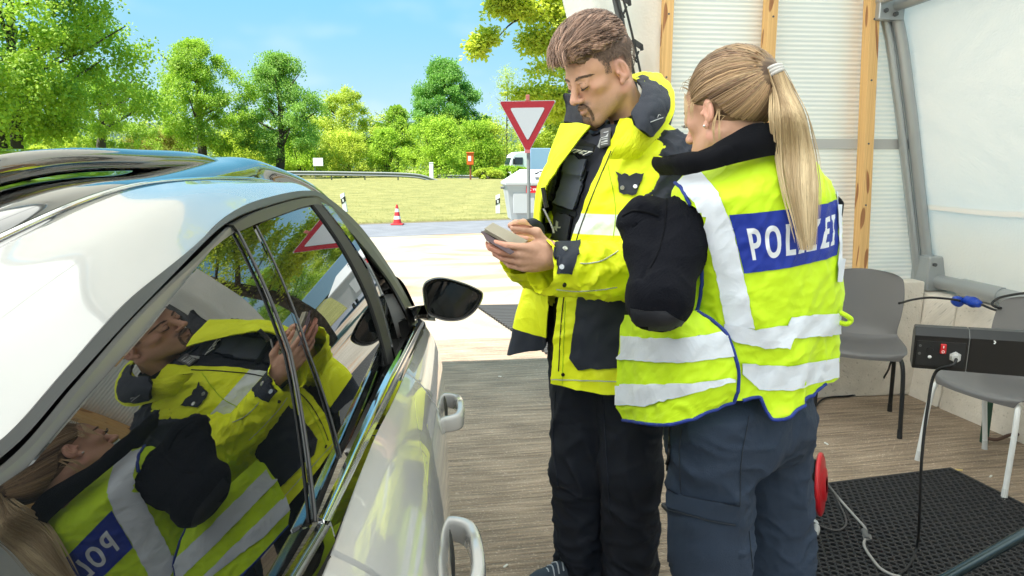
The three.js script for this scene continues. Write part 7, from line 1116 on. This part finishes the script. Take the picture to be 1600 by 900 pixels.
  wpart('tape_wrap', [rod(fl(1350, 829, 0.019), fl(1355, 843, 0.019), 0.011, 0.012), slab([fl(1347, 836, 0.02), fl(1361, 832, 0.03), fl(1363, 843, 0.02), fl(1350, 846, 0.02)], V(0, 1, 0), 0.002)], std(C(0.12, 0.12, 0.12), 0.6), g2);
  const g3 = thing('dark_cable_loop', 'thin dark cable loop beside the red cable reel', 'cable', fl(1316, 812)); wpart('cable', tube([fl(1272, 726, 0.26), fl(1290, 752, 0.12), fl(1310, 785, 0.03), fl(1322, 812), fl(1319, 824), fl(1305, 829), fl(1285, 823), fl(1266, 814)], 0.0042, 60, 8), std(C(0.06, 0.055, 0.055), 0.6), g3);
}
{ // cable reel beside the woman's leg
  const c = P(1262, 754, 2.42), o = thing('cable_reel', 'red cable reel partly hidden behind the leg of the woman', 'cable reel', V(c.x, 0, c.z)), rd = std(C(0.55, 0.012, 0.02), 0.35), ax = V(0.86, 0.10, 0.5).normalize(), q = new THREE.Quaternion().setFromUnitVectors(V(0, 1, 0), ax);
  const prof = [[0.03, 0.012], [0.06, 0.010], [0.066, 0.002], [0.105, 0.0], [0.116, -0.004], [0.119, -0.012], [0.114, -0.018], [0.04, -0.014], [0.03, -0.01]].map(([r, y]) => new THREE.Vector2(r, y));
  for (const s of [1, -1]) wpart('flange', new THREE.LatheGeometry(prof, 44).scale(1, s, 1).translate(0, s * 0.055, 0).applyQuaternion(q).translate(c.x, c.y, c.z), rd, o);
  wpart('drum', new THREE.CylinderGeometry(0.06, 0.06, 0.1, 28).applyQuaternion(q).translate(c.x, c.y, c.z), rubber, o);
  const wnd = []; for (let i = 0; i < 7; i++) wnd.push(new THREE.TorusGeometry(0.082 + 0.003 * (i % 2), 0.006, 8, 36).rotateX(Math.PI / 2).translate(0, -0.036 + i * 0.012, 0).applyQuaternion(q).translate(c.x, c.y, c.z)); wpart('wound_cable', wnd, rubber, o);
  wpart('stand', tube([G(1225, 800, 0.012), G(1255, 840, 0.012), G(1270, 838, 0.012), G(1277, 826, 0.012), G(1271, 814, 0.012), G(1256, 812, 0.02), P(1260, 762, 2.44)], 0.011, 50, 8), std(C(0.45, 0.45, 0.45), 0.4), o);
}
// ---------------------------------------------------------------- mats
{
  const c0 = G(1485, 735), c1 = G(1285, 760), u = c1.clone().sub(c0).setY(0).normalize(), v = V(u.z, 0, -u.x); if (v.z < 0) v.negate();
  const o = thing('rubber_ring_mat', 'black honeycomb rubber mat on the floor at the right', 'rubber mat', c0), Wd = 1.5, Ln = 1.25, p = 0.031, rm = std(C(0.016, 0.016, 0.018), 0.55);
  const at = (a, b, h = 0) => c0.clone().addScaledVector(u, a).addScaledVector(v, b).setY(h);
  wpart('base_sheet', slab([at(0, 0, 0.0025), at(Wd, 0, 0.0025), at(Wd, Ln, 0.0025), at(0, Ln, 0.0025)], V(0, 1, 0), 0.002), std(C(0.006, 0.006, 0.007), 0.9), o);
  wpart('edge', [bar(at(-0.004, 0, 0.007), at(Wd, 0, 0.007), 0.012, 0.014), bar(at(0, -0.004, 0.007), at(0, Ln, 0.007), 0.012, 0.014), bar(at(Wd, 0, 0.007), at(Wd, Ln, 0.007), 0.012, 0.014), bar(at(0, Ln, 0.007), at(Wd, Ln, 0.007), 0.012, 0.014)], rm, o);
  const ring = new THREE.LatheGeometry([[0.0108, 0.002], [0.0108, 0.0115], [0.0122, 0.013], [0.0152, 0.013], [0.0166, 0.0115], [0.0166, 0.002]].map(([a, b]) => new THREE.Vector2(a, b)), 10), list = [];
  for (let j = 0; j * p * 0.866 < Ln - 0.015; j++) for (let i = 0; i * p < Wd - 0.03; i++) list.push(at(0.017 + i * p + (j % 2) * p / 2, 0.017 + j * p * 0.866));
  const im = new THREE.InstancedMesh(ring, rm, list.length), M = new THREE.Matrix4(); list.forEach((q, i) => { M.makeRotationY(0.3).setPosition(q.clone().sub(o.position)); im.setMatrixAt(i, M); }); im.name = 'rubber_ring'; im.userData.kind = 'stuff'; im.castShadow = im.receiveShadow = true; o.add(im);
}
{
  const a = G(745, 480), b = G(862, 560), o = thing('slatted_floor_mat', 'dark slatted floor mat lying in the sun behind the man', 'floor mat', a), m = std(C(0.045, 0.042, 0.04), 0.7), L = 2.1, q = G(1000, 476);
  const ud = q.clone().sub(a).setY(0).normalize(), vd = b.clone().sub(a).setY(0).normalize(), len = b.clone().sub(a).length();
  for (let i = 0; i < 30; i++) { const p = a.clone().addScaledVector(vd, len * i / 29).setY(0.012); wpart('slat', bar(p, p.clone().addScaledVector(ud, L), 0.05, 0.018), m, o); }
  for (let i = 0; i < 9; i++) { const p = a.clone().addScaledVector(ud, 0.02 + i * 0.25).setY(0.006); wpart('cross_slat', bar(p, p.clone().addScaledVector(vd, len), 0.025, 0.010), m, o); }
}
{ // cables and plugs on the concrete blocks
  const o = thing('blue_plug_connector', 'blue round plug connectors lying on the concrete block by the base rail', 'plug', P(1512, 472, 3.5)), bl = std(C(0.012, 0.06, 0.42), 0.4), h = 0.682, q = (px, py, hh = h) => G(px, py, hh);
  const ax = q(1534, 477).sub(q(1508, 469)).normalize(), up = new THREE.Quaternion().setFromUnitVectors(V(0, 1, 0), ax), lathe = (pts, c) => new THREE.LatheGeometry(pts.map(([r, y]) => new THREE.Vector2(r, y)), 20).applyQuaternion(up).translate(c.x, c.y, c.z);
  wpart('plug_body', lathe([[0.0, -0.055], [0.024, -0.055], [0.026, -0.05], [0.026, -0.01], [0.030, -0.008], [0.030, 0.012], [0.024, 0.015], [0.02, 0.05], [0.012, 0.06], [0, 0.06]], q(1520, 472, h + 0.01)), bl, o);
  wpart('plug_ribs', [0, 1, 2, 3, 4].map((i) => new THREE.TorusGeometry(0.023 - i * 0.0012, 0.0025, 6, 20).applyQuaternion(new THREE.Quaternion().setFromUnitVectors(V(0, 0, 1), ax)).translate(...q(1520, 472, h + 0.01).addScaledVector(ax, 0.02 + i * 0.008).toArray())), bl, o);
  wpart('socket_cap', lathe([[0, -0.03], [0.026, -0.028], [0.03, -0.01], [0.03, 0.012], [0.0, 0.012]], q(1497, 471, h)), bl, o);
  const c = thing('black_extension_cable', 'black extension cable lying along the concrete blocks with a loose loop', 'cable', P(1450, 466, 3.7)); wpart('cable', tube([q(1405, 474, 0.70), q(1428, 468, 0.70), q(1455, 465, 0.70), q(1490, 468, 0.70), q(1500, 470, 0.70)], 0.0065, 40, 8), rubber, c);
  wpart('cable', tube([q(1534, 476, 0.71), q(1548, 482, 0.70), q(1562, 486, 0.70), q(1568, 482, 0.74), q(1556, 480, 0.75), q(1550, 475, 0.76), q(1558, 467, 0.78), q(1580, 461, 0.79), q(1620, 456, 0.78)], 0.0065, 60, 8), rubber, c);
  const f = thing('floor_cable', 'black cable on the floor under the chair with black legs', 'cable', G(1330, 615)); wpart('cable', tube([G(1270, 640, 0.012), G(1290, 622, 0.012), G(1330, 618, 0.012), G(1368, 608, 0.03), G(1384, 585, 0.15), G(1392, 566, 0.32)], 0.006, 50, 8), rubber, f); wpart('cable', tube([G(1275, 612, 0.012), G(1310, 607, 0.012), G(1350, 605, 0.012), G(1384, 602, 0.012)], 0.008, 30, 8), rubber, f);
}
{ // cigarette ends and scraps on the floor
  const bits = [[1498, 734, 1.2, 'pale yellow cigarette end by the rear corner of the rubber mat'], [1548, 744, 0.9, 'white paper scrap right of the yellow cigarette end'], [1291, 693, 1.0, 'white scrap on the floor left of the black legged chair'], [781, 588, 0.8, 'tiny white scrap on the shaded floor nearest the sunlit edge'], [790, 884, 0.8, 'white scrap on the floor beside the rear door handle']];
  bits.forEach(([px, py, k, label], i) => { const g = new RoundedBoxGeometry(0.028 * k, 0.007, 0.009, 2, 0.003); const p = g.attributes.position; for (let j = 0; j < p.count; j++) p.setY(j, p.getY(j) + 0.002 * N3(p.getX(j) * 90, i, 0)); const m = new THREE.Mesh(g, std(i ? C(0.7, 0.68, 0.62) : C(0.66, 0.5, 0.2), 0.9)); m.name = numbered(i ? 'paper_scrap' : 'cigarette_end'); m.position.copy(G(px, py, 0.0045)); m.rotation.y = i * 1.1 - 0.4; m.castShadow = m.receiveShadow = true; tag(m, label, i ? 'scrap' : 'cigarette end'); scene.add(m); });
}
renderer.setSize(1024, 576);
renderer.render(scene, camera);
